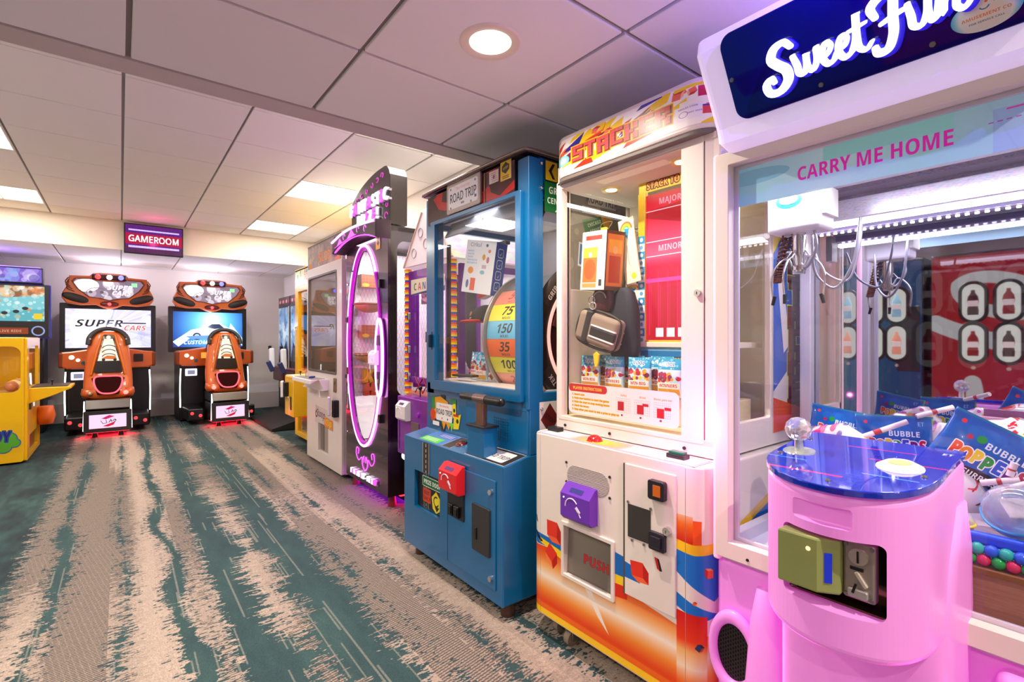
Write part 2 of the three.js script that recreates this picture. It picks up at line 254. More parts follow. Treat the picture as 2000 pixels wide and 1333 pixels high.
// ---------------------------------------------------------------- pink claw machine
{
  const t = thing('claw_machine', 'glowing pink and white claw machine with SweetFun lettering and prizes behind glass', 'claw machine', 1.30, 0, -0.36, HALF);
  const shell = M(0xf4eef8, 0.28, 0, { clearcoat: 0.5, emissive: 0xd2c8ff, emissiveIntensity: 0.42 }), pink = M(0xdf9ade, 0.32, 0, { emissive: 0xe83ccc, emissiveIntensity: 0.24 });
  const cream = M(0xeadfd2, 0.45), alu = M(0xd9d6e2, 0.4, 0.35), HW = 0.385, DEEP = 0.75, MZ = -0.6;
  // lower body
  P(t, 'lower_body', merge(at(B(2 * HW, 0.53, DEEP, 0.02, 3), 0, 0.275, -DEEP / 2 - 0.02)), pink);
  for (const [fx, fw] of [[-0.235, 0.07], [0.31, 0.1]]) P(t, 'fin', loft([{ y: 0.015, x: fx + 0.02, z: 0.02, a: fw * 0.9, b: 0.05 }, { y: 0.25, x: fx + 0.012, z: 0.012, a: fw * 0.8, b: 0.05 }, { y: 0.42, x: fx, z: -0.005, a: fw * 0.55, b: 0.04 }, { y: 0.5, x: fx - 0.01, z: -0.02, a: fw * 0.3, b: 0.025 }], 28), pink);
  P(t, 'ledge', B(0.2, 0.07, 0.06, 0.02, 3), pink, 0.29, 0.495, 0.0);
  const ring = P(t, 'speaker_ring', new THREE.TorusGeometry(0.07, 0.014, 14, 48), pink, -0.325, 0.3, -0.005); ring.scale.set(0.85, 1.35, 1);
  const mt = cv(128, 128, (x) => { rect(x, '#3a3634', 0, 0, 128, 128); for (let i = 0; i < 16; i++) for (let j = 0; j < 16; j++) disc(x, '#0a0908', i * 8 + (j % 2) * 4 + 2, j * 8 + 4, 2.6); });
  const sg = P(t, 'speaker_grille', at(CY(0.066, 0.066, 0.006, 36), 0, 0, 0, PI / 2), M(0xffffff, 0.4, 0.6, { map: mt }), -0.325, 0.3, -0.012); sg.scale.set(0.85, 1.35, 1);
  // frame around the front glass
  P(t, 'front_frame', plate(2 * HW - 0.03, 1.1, 0.03, 0.004, [[0, 0.005, 2 * HW - 0.105, 1.02, 0.003]]), cream, 0, 1.105, -0.02);
  P(t, 'frame_seal', plate(2 * HW - 0.1, 1.03, 0.008, 0.002, [[0, 0, 2 * HW - 0.13, 1.0, 0.002]]), alu, 0, 1.11, -0.03);
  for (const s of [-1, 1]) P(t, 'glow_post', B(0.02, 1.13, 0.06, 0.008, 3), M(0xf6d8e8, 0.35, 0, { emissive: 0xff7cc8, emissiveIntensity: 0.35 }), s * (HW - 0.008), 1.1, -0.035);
  pane(t, 'front_glass', 2 * HW - 0.11, 1.02, 0, 1.11, -0.018);
  for (const sx of [-0.28, 0.02, 0.26]) screw(t, sx, 0.57, 0.01, 0.8, 0, blackMat);
  // cabinet: side panes, posts, mirror back, floor, roof
  for (const s of [-1, 1]) {
    pane(t, 'side_glass', 0.56, 1.0, s * (HW - 0.008), 1.11, -0.31, PI / 2);
    P(t, 'rear_post', B(0.035, 1.06, 0.035, 0.003), alu, s * (HW - 0.022), 1.1, MZ + 0.02);
    P(t, 'front_post', B(0.03, 1.06, 0.03, 0.003), alu, s * (HW - 0.025), 1.1, -0.045);
    P(t, 'bottom_rail', B(0.03, 0.05, 0.52, 0.003), alu, s * (HW - 0.025), 0.575, -0.31);
    P(t, 'top_rail', B(0.03, 0.05, 0.52, 0.003), alu, s * (HW - 0.025), 1.61, -0.31);
  }
  P(t, 'mirror', B(2 * HW - 0.06, 1.05, 0.006, 0.001), M(0xc9cbd2, 0.02, 1), 0, 1.1, MZ - 0.005);
  P(t, 'back_panel', B(2 * HW, 1.45, 0.14, 0.006), M(0xdcd6e2, 0.5), 0, 1.2, MZ - 0.085);
  P(t, 'cabinet_floor', B(2 * HW - 0.02, 0.03, 0.57, 0.003), M(0xd8d2e0, 0.4), 0, 0.55, -0.31);
  const holo = cv(512, 256, (x, w, h) => { rect(x, '#e3dcf2', 0, 0, w, h); for (let i = 0; i < 9000; i++) { x.globalAlpha = 0.5; disc(x, `hsl(${(rnd() * 360) | 0},60%,${70 + rnd() * 25}%)`, rnd() * w, rnd() * h, 1 + rnd() * 2.2); } x.globalAlpha = 1; });
  const holoM = PM(holo, 0.25, { metalness: 0.35 });
  P(t, 'cabinet_roof', B(2 * HW - 0.02, 0.02, 0.6, 0.002), holoM, 0, 1.655, -0.31);
  // light housings across the cabinet, and the gantry
  for (const [y, z, h] of [[1.60, -0.12, 0.05], [1.53, -0.4, 0.06]]) {
    P(t, 'light_housing', B(0.7, h, 0.055, 0.004), holoM, 0.0, y, z);
    P(t, 'light_tube', B(0.68, 0.012, 0.03, 0.005, 3), E(0xf1edff, 5), 0.0, y - h / 2 - 0.006, z);
  }
  area(t, 'cabinet_lamp', 0.66, 0.05, 0xece6ff, 22, 0, 1.56, -0.12, 0, 0.8, -0.3);
  area(t, 'cabinet_lamp', 0.66, 0.05, 0xece6ff, 22, 0, 1.485, -0.4, 0, 0.8, -0.25);
  P(t, 'gantry_rail', B(0.72, 0.035, 0.04, 0.004), alu, 0, 1.585, -0.245);
  P(t, 'gantry_rail', B(0.72, 0.02, 0.05, 0.004), M(0xb9b2dc, 0.3, 0.3), 0.05, 1.50, -0.5);
  P(t, 'led_strip', merge(...Array.from({ length: 34 }, (_, i) => at(B(0.009, 0.006, 0.006, 0.001), -0.3 + i * 0.0195, 1.484, -0.478))), E(0xf4f4ff, 7));
  P(t, 'side_bracket', B(0.02, 0.09, 0.05, 0.003), white, -0.33, 1.47, -0.5);
  // claw
  const cl = P(t, 'claw_carriage', B(0.14, 0.125, 0.1, 0.012, 3), M(0xe9e4ee, 0.3), -0.235, 1.51, -0.2);
  P(cl, 'bracket', B(0.012, 0.075, 0.085, 0.002), white, 0.075, 0.01, 0.0);
  oval(cl, 'sticker', 0.034, 0.021, PM(cv(256, 160, (x, w, h) => { rect(x, '#2b8fca', 0, 0, w, h); disc(x, '#bfe6f4', w / 2, h * 0.42, w * 0.36, h * 0.32); disc(x, '#e0592a', w / 2, h * 0.2, 9); txt(x, 'SMILES', w / 2, h * 0.48, 26, '#26709f'); txt(x, 'AMUSEMENT', w / 2, h * 0.75, 24, '#0c2c4a'); })), -0.01, 0.022, 0.0506);
  const claw = P(t, 'claw', merge(at(CY(0.02, 0.02, 0.03, 24), 0, 0.035, 0), at(CY(0.017, 0.017, 0.075), 0, -0.012, 0), at(CY(0.02, 0.02, 0.008), 0, 0.015, 0), at(CY(0.013, 0.011, 0.05), 0, -0.07, 0), at(CY(0.018, 0.018, 0.012), 0, -0.085, 0), at(B(0.03, 0.014, 0.014, 0.002), 0, -0.095, 0)), chrome, -0.24, 1.435, -0.205);
  for (let k = 0; k < 3; k++) {
    const a = [2.9, 0.15, 1.75][k], dx = Math.cos(a), dz = Math.sin(a), q = (r, y) => [dx * r, y, dz * r];
    const arm = P(claw, 'claw_arm', tube([q(0.014, -0.085), q(0.03, -0.055), q(0.055, -0.075), q(0.07, -0.11), q(0.066, -0.165)], 0.0028, 30, false, 8), chrome);
    P(arm, 'tip', at(CY(0.0055, 0.0045, 0.026, 12), dx * 0.064, -0.175, dz * 0.064, 0, 0, dx * 0.25), M(0x17151a, 0.5));
    P(arm, 'link', bar(q(0.012, -0.03), q(0.032, -0.058), 0.0022), chrome);
  }
  const coil = []; for (let i = 0; i <= 420; i++) { const u = i / 420, a = u * 34 * 2 * PI, s = u * PI; const px = -0.275 - 0.03 * Math.sin(s) + 0.012 * u, py = 1.45 - 0.135 * Math.sin(s * 0.98), pz = -0.205; coil.push([px + 0.009 * Math.cos(a) * Math.sin(s * 0.5 + 0.8), py + 0.0 + 0.004 * Math.sin(a) * Math.cos(s), pz + 0.009 * Math.sin(a)]); }
  P(t, 'coiled_cord', tube(coil, 0.0026, 900, false, 5), M(0x6b3a30, 0.5));
  const hose = M(0xa9a7b4, 0.3, 0.6);
  P(t, 'cable', tube([[-0.195, 1.45, -0.19], [-0.19, 1.40, -0.19], [-0.22, 1.35, -0.2], [-0.236, 1.365, -0.2]], 0.004), hose);
  P(t, 'cable', tube([[-0.25, 1.46, -0.32], [-0.24, 1.34, -0.33], [-0.2, 1.3, -0.35], [-0.16, 1.36, -0.36], [-0.14, 1.5, -0.37]], 0.004), hose);
  P(t, 'cable', tube([[-0.3, 1.46, -0.45], [-0.26, 1.36, -0.45], [-0.2, 1.33, -0.45], [-0.17, 1.42, -0.45], [-0.16, 1.5, -0.45]], 0.0035), hose);
  // clear chute walls and floor panel of the prize bed
  const bed = P(t, 'bed_front', B(0.56, 0.11, 0.012, 0.003), PM(cv(512, 128, (x, w, h) => { rect(x, '#b58a6a', 0, 0, w, h); for (let i = 0; i < 700; i++) { x.globalAlpha = 0.12; rect(x, i % 2 ? '#8d6244' : '#cfa684', rnd() * w, rnd() * h, 30 + rnd() * 160, 1 + rnd() * 1.5); } x.globalAlpha = 1; }), 0.5), 0.09, 0.635, -0.075);
  P(bed, 'trim', B(0.56, 0.014, 0.04, 0.003), M(0x7a5126, 0.4), 0, 0.055, 0.018);
  P(t, 'bed_rim', B(0.56, 0.025, 0.02, 0.008, 3), M(0x1c4fd8, 0.3), 0.09, 0.745, -0.072);
  P(t, 'bed_base', B(0.56, 0.12, 0.5, 0.003), M(0xd8cfe2, 0.5), 0.09, 0.63, -0.34);
  P(t, 'chute_wall', B(0.004, 0.22, 0.4, 0.001), GLT, -0.19, 0.71, -0.26); P(t, 'chute_wall', B(0.16, 0.22, 0.004, 0.001), GLT, -0.28, 0.71, -0.46);
  P(t, 'divider', B(0.26, 0.17, 0.006, 0.004), M(0xe6b6da, 0.15, 0, { transmission: 0.55, roughness: 0.1 }), 0.2, 0.86, -0.5);
  decal(t, 'divider_print', 0.16, 0.06, new THREE.MeshPhysicalMaterial({ map: cv(256, 96, (x, w, h) => { x.clearRect(0, 0, w, h); x.translate(w, 0); x.scale(-1, 1); txt(x, 'acmil', w / 2, 38, 54, '#fff', { f: 'serif', w: 'italic bold' }); txt(x, 'amusements', w / 2, 76, 22, '#fff'); }), transparent: true, roughness: 0.4 }), 0.26, 0.89, -0.494, 0, 0, 0, 0.001, GL);
  // print band along the top of the glass
  const bandT = cv(1024, 192, (x, w, h) => {
    const g = x.createLinearGradient(0, 0, w, h); g.addColorStop(0, '#8ec4da'); g.addColorStop(0.35, '#b9d8e0'); g.addColorStop(0.6, '#9fd0d6'); g.addColorStop(1, '#9bb9e4'); x.fillStyle = g; x.fillRect(0, 0, w, h);
    disc(x, '#7fb6cf', 60, 60, 150, 36); rect(x, '#8fd0cf', 330, 0, 380, 70); rect(x, '#97b2e2', 800, 40, 224, 152);
    txt(x, 'CARRY ME HOME', 474, 100, 84, '#e81cb6', { sx: 0.7 });
    rect(x, '#d73fa6', 830, 44, 194, 6); for (let i = 0; i < 10; i++) rect(x, '#b04fb0', 790 + i * 20, 82 - i * 0.5, 12, 4);
  }), bandM = PM(bandT, 0.2, { transparent: true, opacity: 0.92, emissive: 0xffffff, emissiveMap: bandT, emissiveIntensity: 0.22 });
  decal(t, 'title_band', 2 * HW - 0.125, 0.105, bandM, 0, 1.562, -0.026, 0, 0, 0, 0.0015, M(0xa9cfdc, 0.3));
  // header: white shell, tilted dark sign face, glowing script
  const hp = [[-0.62, 1.665], [0.0, 1.66], [0.05, 1.672], [0.06, 1.70], [0.155, 1.86], [0.15, 1.885], [0.12, 1.90], [-0.62, 1.90]];
  const hs = new THREE.ExtrudeGeometry(new THREE.Shape(hp.map((p) => new THREE.Vector2(...p))), { depth: 0.63, bevelEnabled: true, bevelThickness: 0.02, bevelSize: 0.014, bevelSegments: 4 }); hs.rotateY(-PI / 2).translate(0.315, 0, 0);
  hs.applyMatrix4(new THREE.Matrix4());
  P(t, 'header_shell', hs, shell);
  P(t, 'header_skirt', B(2 * HW - 0.05, 0.02, 0.05, 0.006, 2), M(0xa494d0, 0.35), 0, 1.662, -0.02);
  const sign = new THREE.Group(); sign.name = 'sign_face'; sign.position.set(0, 1.703, 0.067); sign.rotation.x = 0.541; t.add(sign);
  const face = P(sign, 'dark_panel', plate(0.53, 0.2, 0.012, 0.03, []), M(0x0b0466, 0.35, 0, { clearcoat: 1, clearcoatRoughness: 0.03, specularIntensity: 0.2 }), 0, 0.1, 0.009);
  for (const sx of [-0.255, -0.075, 0.115, 0.25]) screw(sign, sx, sx < -0.2 ? 0.1 : 0.018, 0.021, 1.1);
  const wl = [ // SweetFun as brush strokes in letter units
    [[0.86, 0.80, 0.06], [0.72, 0.93, 0.075], [0.48, 0.88, 0.09], [0.36, 0.70, 0.10], [0.5, 0.54, 0.105], [0.66, 0.40, 0.11], [0.66, 0.2, 0.105], [0.42, 0.03, 0.095], [0.17, 0.06, 0.085], [0.12, 0.24, 0.085], [0.27, 0.33, 0.075], [0.33, 0.24, 0.05]],
    [[0.86, 0.60, 0.05], [0.92, 0.4, 0.065], [0.94, 0.24, 0.065], [1.04, 0.2, 0.055], [1.13, 0.35, 0.06], [1.16, 0.56, 0.06], [1.15, 0.3, 0.06], [1.24, 0.2, 0.055], [1.36, 0.34, 0.06], [1.4, 0.58, 0.06]],
    [[1.38, 0.56, 0.05], [1.47, 0.36, 0.055], [1.62, 0.4, 0.05], [1.7, 0.52, 0.05], [1.62, 0.6, 0.055], [1.52, 0.5, 0.06], [1.5, 0.32, 0.065], [1.6, 0.2, 0.06], [1.76, 0.26, 0.05]],
    [[1.74, 0.27, 0.05], [1.83, 0.37, 0.055], [1.98, 0.42, 0.05], [2.04, 0.54, 0.05], [1.96, 0.6, 0.055], [1.87, 0.5, 0.06], [1.85, 0.32, 0.065], [1.95, 0.2, 0.06], [2.12, 0.27, 0.05]],
    [[2.1, 0.27, 0.05], [2.2, 0.45, 0.055], [2.28, 0.88, 0.065], [2.24, 0.5, 0.06], [2.26, 0.26, 0.06], [2.38, 0.2, 0.05], [2.5, 0.3, 0.04]], [[2.1, 0.62, 0.045], [2.26, 0.64, 0.05], [2.42, 0.66, 0.04]],
    [[2.62, 0.66, 0.06], [2.56, 0.84, 0.08], [2.78, 0.98, 0.085], [3.05, 1.0, 0.08], [3.3, 1.1, 0.07]], [[3.0, 0.98, 0.08], [2.94, 0.6, 0.085], [2.9, 0.28, 0.085], [2.76, 0.06, 0.085], [2.58, 0.06, 0.08], [2.54, 0.16, 0.06]], [[2.72, 0.52, 0.05], [2.95, 0.58, 0.06], [3.2, 0.62, 0.05]],
    [[3.2, 0.66, 0.05], [3.24, 0.44, 0.065], [3.26, 0.28, 0.065], [3.38, 0.24, 0.055], [3.5, 0.4, 0.06], [3.54, 0.62, 0.06], [3.53, 0.4, 0.06], [3.58, 0.26, 0.06], [3.68, 0.3, 0.05]],
    [[3.66, 0.32, 0.05], [3.74, 0.6, 0.06], [3.76, 0.3, 0.06], [3.8, 0.48, 0.055], [3.92, 0.64, 0.06], [3.98, 0.5, 0.06], [3.98, 0.32, 0.06], [4.08, 0.26, 0.055], [4.2, 0.36, 0.05], [4.22, 0.5, 0.055]],
  ], S = 0.0865;
  const script = (depth, grow) => merge(...wl.map((s) => ribbon(s.map(([a, b, w]) => [(a - 2.15) * S, b * S * 1.22, (w * 0.97 + grow) * S]), depth, 44)));
  P(sign, 'lettering_back', script(0.006, 0.02), M(0x2a1cb0, 0.3, 0, { emissive: 0x2a14ff, emissiveIntensity: 0.35 }), 0.004, 0.029, 0.0215);
  P(sign, 'lettering', script(0.016, 0), E(0xeef0ff, 1.9), -0.002, 0.033, 0.024);
  oval(sign, 'sticker', 0.047, 0.028, PM(cv(384, 256, (x, w, h) => { rect(x, '#5fb9d4', 0, 0, w, h); const g = x.createRadialGradient(w / 2, h / 2, 10, w / 2, h / 2, 190); g.addColorStop(0, '#f0dcc8'); g.addColorStop(0.75, '#dfe3dd'); g.addColorStop(1, '#4fb2d2'); x.fillStyle = g; x.fillRect(0, 0, w, h); x.strokeStyle = '#2c7fa8'; x.lineWidth = 8; x.beginPath(); x.arc(w / 2 - 6, 70, 26, 0.2, 2.8); x.stroke(); disc(x, '#e2753a', w / 2 + 6, 44, 9); disc(x, '#2c7fa8', w / 2 + 48, 58, 5); txt(x, 'AMUSEMENT CO', w / 2, 138, 34, '#d98a58'); txt(x, 'FOR SERVICE CALL', w / 2, 182, 22, '#4f86a0'); })), 0.19, 0.038, 0.0222);
  P(t, 'top_light', B(0.5, 0.008, 0.16, 0.003), E(0xb888ff, 2.5), 0, 1.925, -0.14); area(t, 'top_lamp', 0.5, 0.16, 0xb888ff, 4, 0, 1.935, -0.14, 0, 2.1, -0.14);
  const hl = new THREE.PointLight(0x7a58ff, 0.45); hl.name = 'sign_lamp'; hl.position.set(0, 1.93, 0.3); hl.shadow.radius = 0.05; t.add(hl);
  // console
  const out = smooth([[-0.135, -0.01], [-0.133, 0.12], [-0.118, 0.25], [-0.05, 0.322], [0.03, 0.338], [0.1, 0.31], [0.137, 0.24], [0.142, 0.1], [0.142, -0.01]], 70, false);
  const lift = (g) => { const p = g.attributes.position; for (let i = 0; i < p.count; i++) { const y = p.getY(i); if (y > 0.75) p.setY(i, y + (0.34 - p.getZ(i)) / 0.34 * 0.03); } g.computeVertexNormals(); return g; };
  const solid = (o, y0, y1, bev) => { const g = new THREE.ExtrudeGeometry(new THREE.Shape(o.map((v) => new THREE.Vector2(v[0], -v[1]))), { depth: y1 - y0 - 2 * bev, bevelEnabled: true, bevelThickness: bev, bevelSize: bev, bevelOffset: -bev, bevelSegments: 5 }); g.rotateX(-PI / 2).translate(0, y0 + bev, 0); return g; };
  const body = solid(out, 0.605, 0.884, 0.016), holeG = at(B(0.16, 0.128, 0.24, 0.014, 3), 0.02, 0.743, 0.26), recess = at(B(0.1, 0.036, 0.03, 0.006, 2), 0.008, 0.842, 0.342);
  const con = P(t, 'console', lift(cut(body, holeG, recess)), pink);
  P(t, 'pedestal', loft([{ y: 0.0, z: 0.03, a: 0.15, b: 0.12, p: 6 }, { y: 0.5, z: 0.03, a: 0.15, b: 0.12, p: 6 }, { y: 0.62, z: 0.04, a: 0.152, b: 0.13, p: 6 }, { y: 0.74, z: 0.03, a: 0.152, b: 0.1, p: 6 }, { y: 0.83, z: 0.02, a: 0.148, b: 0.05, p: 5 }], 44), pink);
  P(con, 'pocket', at(B(0.165, 0.125, 0.004, 0.001), 0.02, 0.743, 0.255), M(0x6a5040, 0.12, 0.9)); P(con, 'pocket', B(0.158, 0.004, 0.05, 0.001), M(0x6a5040, 0.15, 0.9), 0.02, 0.6815, 0.275); P(con, 'pocket', B(0.004, 0.12, 0.04, 0.001), M(0x3a2c26, 0.3, 0.7), 0.0975, 0.743, 0.268);
  const topM = PM(cv(512, 512, (x, w, h) => { rect(x, '#1226b4', 0, 0, w, h); blur(x, w, h, 60, ['#0b1a94', '#1a3fd8', '#0a2fb0'], 30, 90, 0.25); for (const [c, a, b, l, d] of [['#e0207e', 40, 420, 260, 10], ['#e0207e', 300, 210, 230, 7], ['#48a8ff', 10, 330, 150, 5], ['#e0207e', 200, 110, 200, 6], ['#6fb8ff', 330, 350, 140, 4]]) { x.save(); x.translate(a, b); x.rotate(-0.05); rect(x, c, 0, 0, l, d); x.restore(); } txt(x, 'ET', 470, 60, 26, '#dfe6ff'); }), 0.08, { clearcoat: 1 });
  const tg = solid(out.map(([a, b]) => [a * 1.02, b * 1.015]), 0.884, 0.896, 0.002), tu = tg.attributes.uv, tp = tg.attributes.position; for (let i = 0; i < tu.count; i++) tu.setXY(i, (tp.getX(i) + 0.15) / 0.3, (0.35 - tp.getZ(i)) / 0.36);
  P(con, 'control_plate', lift(tg), topM);
  const jy = 0.908;
  const js = P(t, 'joystick', merge(at(CY(0.03, 0.032, 0.004, 36), 0, 0, 0), at(CY(0.008, 0.009, 0.03), 0, 0.016, 0)), M(0xcfd6cf, 0.15, 0.6), -0.092, jy + 0.003, 0.165, 0.09);
  P(js, 'crystal_ball', new THREE.IcosahedronGeometry(0.026, 1), M(0xf3ecec, 0.03, 0, { transmission: 0.75, thickness: 0.03, ior: 1.55, flatShading: true }), 0, 0.048, 0);
  P(con, 'display_window', B(0.07, 0.003, 0.018, 0.001), M(0xd7dcae, 0.3, 0, { emissive: 0xd7dcae, emissiveIntensity: 0.2 }), -0.006, jy - 0.002, 0.165, 0.09);
  const bt = P(t, 'drop_button', new THREE.LatheGeometry([[0.001, 0.012], [0.018, 0.012], [0.022, 0.014], [0.036, 0.006], [0.038, 0], [0.036, -0.003]].map((p) => new THREE.Vector2(...p)), 36), M(0xf4ead8, 0.2, 0, { emissive: 0xe8d8c0, emissiveIntensity: 0.25 }), 0.082, jy, 0.165, 0.09);
  P(bt, 'cap', CY(0.017, 0.018, 0.003, 30), M(0xf2b070, 0.3, 0, { emissive: 0xf2a050, emissiveIntensity: 0.3 }), 0, 0.0125, 0);
  for (const [a, b] of [[-0.115, 0.2], [0.015, 0.315], [0.125, 0.2], [-0.11, 0.06]]) P(con, 'screw', at(screwG, 0, 0, 0, -PI / 2), steel, a, 0.896 + (0.34 - b) / 0.34 * 0.03, b);
  const green = M(0x8d9658, 0.45), rd = P(t, 'card_reader', prism([[-0.047, -0.037], [0.047, -0.037], [0.047, 0.016], [0.018, 0.037], [-0.047, 0.037]], -0.048, 0.048, 0.004), green, -0.011, 0.752, 0.305);
  P(rd, 'back_shell', B(0.1, 0.1, 0.03, 0.006, 2), M(0xa9ad3e, 0.4), 0.004, 0.004, -0.04);
  P(rd, 'display', B(0.012, 0.052, 0.003, 0.001), E(0x1030d0, 0.7), 0.0325, -0.002, 0.027, 0, 0.626);
  P(rd, 'status_light', SP(0.004), E(0xffb070, 4), 0.004, 0.026, 0.036);
  const cm = P(t, 'coin_slot', B(0.048, 0.1, 0.02, 0.005, 2), M(0x9d938c, 0.35, 0.6), 0.0605, 0.752, 0.30);
  P(cm, 'slot_disc', merge(at(CY(0.014, 0.015, 0.006, 28), 0, 0.026, 0.012, PI / 2)), M(0xb9aea6, 0.3, 0.6)); P(cm, 'slot', B(0.003, 0.02, 0.002, 0.0005), black, 0, 0.026, 0.0155);
  P(cm, 'slot_label', B(0.02, 0.006, 0.002, 0.0008), black, -0.003, 0.004, 0.0105); P(cm, 'lever', B(0.007, 0.028, 0.006, 0.002), M(0xcabfb4, 0.35, 0.4), 0.004, -0.012, 0.012, 0, 0, 0.6);
  P(cm, 'return_cup', plate(0.03, 0.014, 0.008, 0.002), silver, 0, -0.036, 0.01); P(cm, 'return_slot', B(0.004, 0.018, 0.002, 0.0005), black, -0.004, -0.027, 0.019, 0, 0, -0.3);
  for (const a of [-1, 1]) for (const b of [-1, 1]) screw(cm, a * 0.019, b * 0.043, 0.0105, 0.7);
  // glow of the translucent body and header
  area(t, 'body_lamp', 0.6, 0.4, 0xff50c8, 8, -0.02, 0.3, 0.12, -0.02, 0.3, 2);
  const gl = new THREE.PointLight(0xff6cc8, 0.25); gl.name = 'body_lamp'; gl.position.set(-0.45, 0.9, 0.06); gl.shadow.radius = 0.05; t.add(gl);
}

// strip that follows a path in plan (x, z), from y0 to y1, u along the length, v up
function strip(path, y0, y1, curve = 0) {
  const pos = [], uv = [], idx = []; let L = [0]; for (let i = 1; i < path.length; i++) L.push(L[i - 1] + Math.hypot(path[i][0] - path[i - 1][0], path[i][1] - path[i - 1][1]));
  const T = L[L.length - 1]; path.forEach((p, i) => { pos.push(p[0], y0, p[1], p[0], y1, p[1]); uv.push(L[i] / T, 0, L[i] / T, 1); });
  for (let i = 0; i < path.length - 1; i++) { const a = i * 2; idx.push(a, a + 2, a + 1, a + 1, a + 2, a + 3); }
  const g = new THREE.BufferGeometry(); g.setAttribute('position', new THREE.Float32BufferAttribute(pos, 3)); g.setAttribute('uv', new THREE.Float32BufferAttribute(uv, 2)); g.setIndex(idx); g.computeVertexNormals(); return g;
}
// plan of a box with rounded front corners: from the left back round the front to the right back
function planPath(w, zf, zb, r, n = 10) {
  const p = [[-w / 2, zb]]; for (let i = 0; i <= n; i++) { const a = PI + (i / n) * PI / 2; p.push([-w / 2 + r + r * Math.cos(a), zf - r - r * Math.sin(a)]); }
  for (let i = 0; i <= n; i++) { const a = PI / 2 - (i / n) * PI / 2; p.push([w / 2 - r + r * Math.cos(a), zf - r + r * Math.sin(a)]); } p.push([w / 2, zb]); return p;
}
const caster = (t, x, z) => { const c = P(t, 'caster', merge(at(B(0.05, 0.006, 0.05, 0.002), 0, 0.068, 0), at(B(0.006, 0.05, 0.03, 0.002), -0.017, 0.045, 0.005), at(B(0.006, 0.05, 0.03, 0.002), 0.017, 0.045, 0.005)), steel, x, 0, z); P(c, 'wheel', at(CY(0.027, 0.027, 0.024, 22), 0, 0.027, 0.01, 0, 0, PI / 2), M(0x8a7a68, 0.6)); };
const LET = { S: ['111', '100', '111', '001', '111'], T: ['111', '010', '010', '010', '010'], A: ['111', '101', '111', '101', '101'], C: ['111', '100', '100', '100', '111'], K: ['101', '101', '110', '101', '101'], E: ['111', '100', '111', '100', '111'], R: ['111', '101', '110', '101', '101'] };
// blocky lettering with a thick outline, in canvas pixels: cell c, at X, Y (top left)
function blocks(x, s, X, Y, c, cols, vert) {
  for (const pass of [0, 1, 2, 3]) [...s].forEach((ch, n) => LET[ch].forEach((row, j) => [...row].forEach((b, i) => {
    if (b !== '1') return; const ox = vert ? X + (n % 2) * c * 0.5 : X + n * c * 3.55, k = vert ? 2 : 1, oy = vert ? Y + n * c * 5.7 : Y + [0.25, 0.3, 0.5, -0.15, 0.1, -0.1, -0.1][n] * c, a = ox + i * c * k, d = oy + j * c;
    if (pass === 0) rect(x, cols[0], a - c * 0.55, d - c * 0.5, c * k * 2.2, c * 2.2); if (pass === 1) rect(x, cols[1], a - c * 0.25, d - c * 0.22, c * k * 1.75, c * 1.75); if (pass === 2) rect(x, cols[2], a + c * 0.1, d + c * 0.1, c * k * 1.12, c * 1.12); if (pass === 3) rect(x, cols[3], a, d, c * k * 0.96, c * 0.96);
  })));
}
const cubePrint = (x, a, b, s, rot = 0, c = ['#e03018', '#b81408', '#f06030']) => { x.save(); x.translate(a, b); x.rotate(rot); fillPoly(x, c[0], [-s, -s * 0.5], [s * 0.3, -s * 0.8], [s * 0.5, s * 0.5], [-s * 0.7, s * 0.75]); fillPoly(x, c[1], [s * 0.3, -s * 0.8], [s, -s * 0.2], [s * 1.1, s * 0.8], [s * 0.5, s * 0.5]); fillPoly(x, c[2], [-s * 0.7, s * 0.75], [s * 0.5, s * 0.5], [s * 1.1, s * 0.8], [0, s * 1.05]); x.restore(); };
const candyPrint = (hue, word) => cv(160, 224, (x, w, h) => { rect(x, '#bfe4ef', 0, 0, w, h); rect(x, '#2f9fc4', 0, 0, w, 66); blur(x, w, 70, 24, ['#7fd0e4', '#1b7fae', '#d8f2f8'], 3, 10, 0.8); txt(x, 'COOL', w / 2, 34, 30, '#0d4a86', { stroke: '#e8fbff', lw: 6 }); for (let i = 0; i < 26; i++) disc(x, ['#b0183a', '#d83a2a', '#e8a02a', '#7a1f4a', hue][i % 5], rr(14, w - 14), rr(74, 140), rr(8, 16)); rect(x, '#fff8ee', 10, 142, w - 20, 34); txt(x, word, w / 2, 159, 26, '#c01a2a'); rect(x, '#e8a628', 10, 178, w - 20, 34); blur(x, w, h, 30, ['#ffffff'], 2, 6, 0.35); });
const bagG = (w, h, d) => loft([{ y: 0, a: w / 2, b: 0.002, p: 4 }, { y: h * 0.06, a: w / 2, b: 0.003, p: 4 }, { y: h * 0.25, a: w * 0.49, b: d / 2, p: 3 }, { y: h * 0.6, a: w * 0.48, b: d / 2, p: 3 }, { y: h * 0.86, a: w * 0.49, b: d * 0.22, p: 4 }, { y: h * 0.92, a: w / 2, b: 0.002, p: 4 }, { y: h, a: w / 2, b: 0.0015, p: 4 }], 32);
function frontUV(g, w, h) { const p = g.attributes.position, u = g.attributes.uv; for (let i = 0; i < p.count; i++) u.setXY(i, p.getX(i) / w + 0.5, p.getY(i) / h); return g; }
// printed pouch standing on its base, print on both faces
const pouch = (name, label, group, w, h, d, tex, x, y, z, rx, ry, rz) => { const m = P(scene, name, frontUV(bagG(w, h, d), w, h), PM(tex, 0.22, { clearcoat: 0.6 }), x, y, z, rx, ry, rz); m.rotation.order = 'YXZ'; return tag(m, label, 'candy bag', group); };

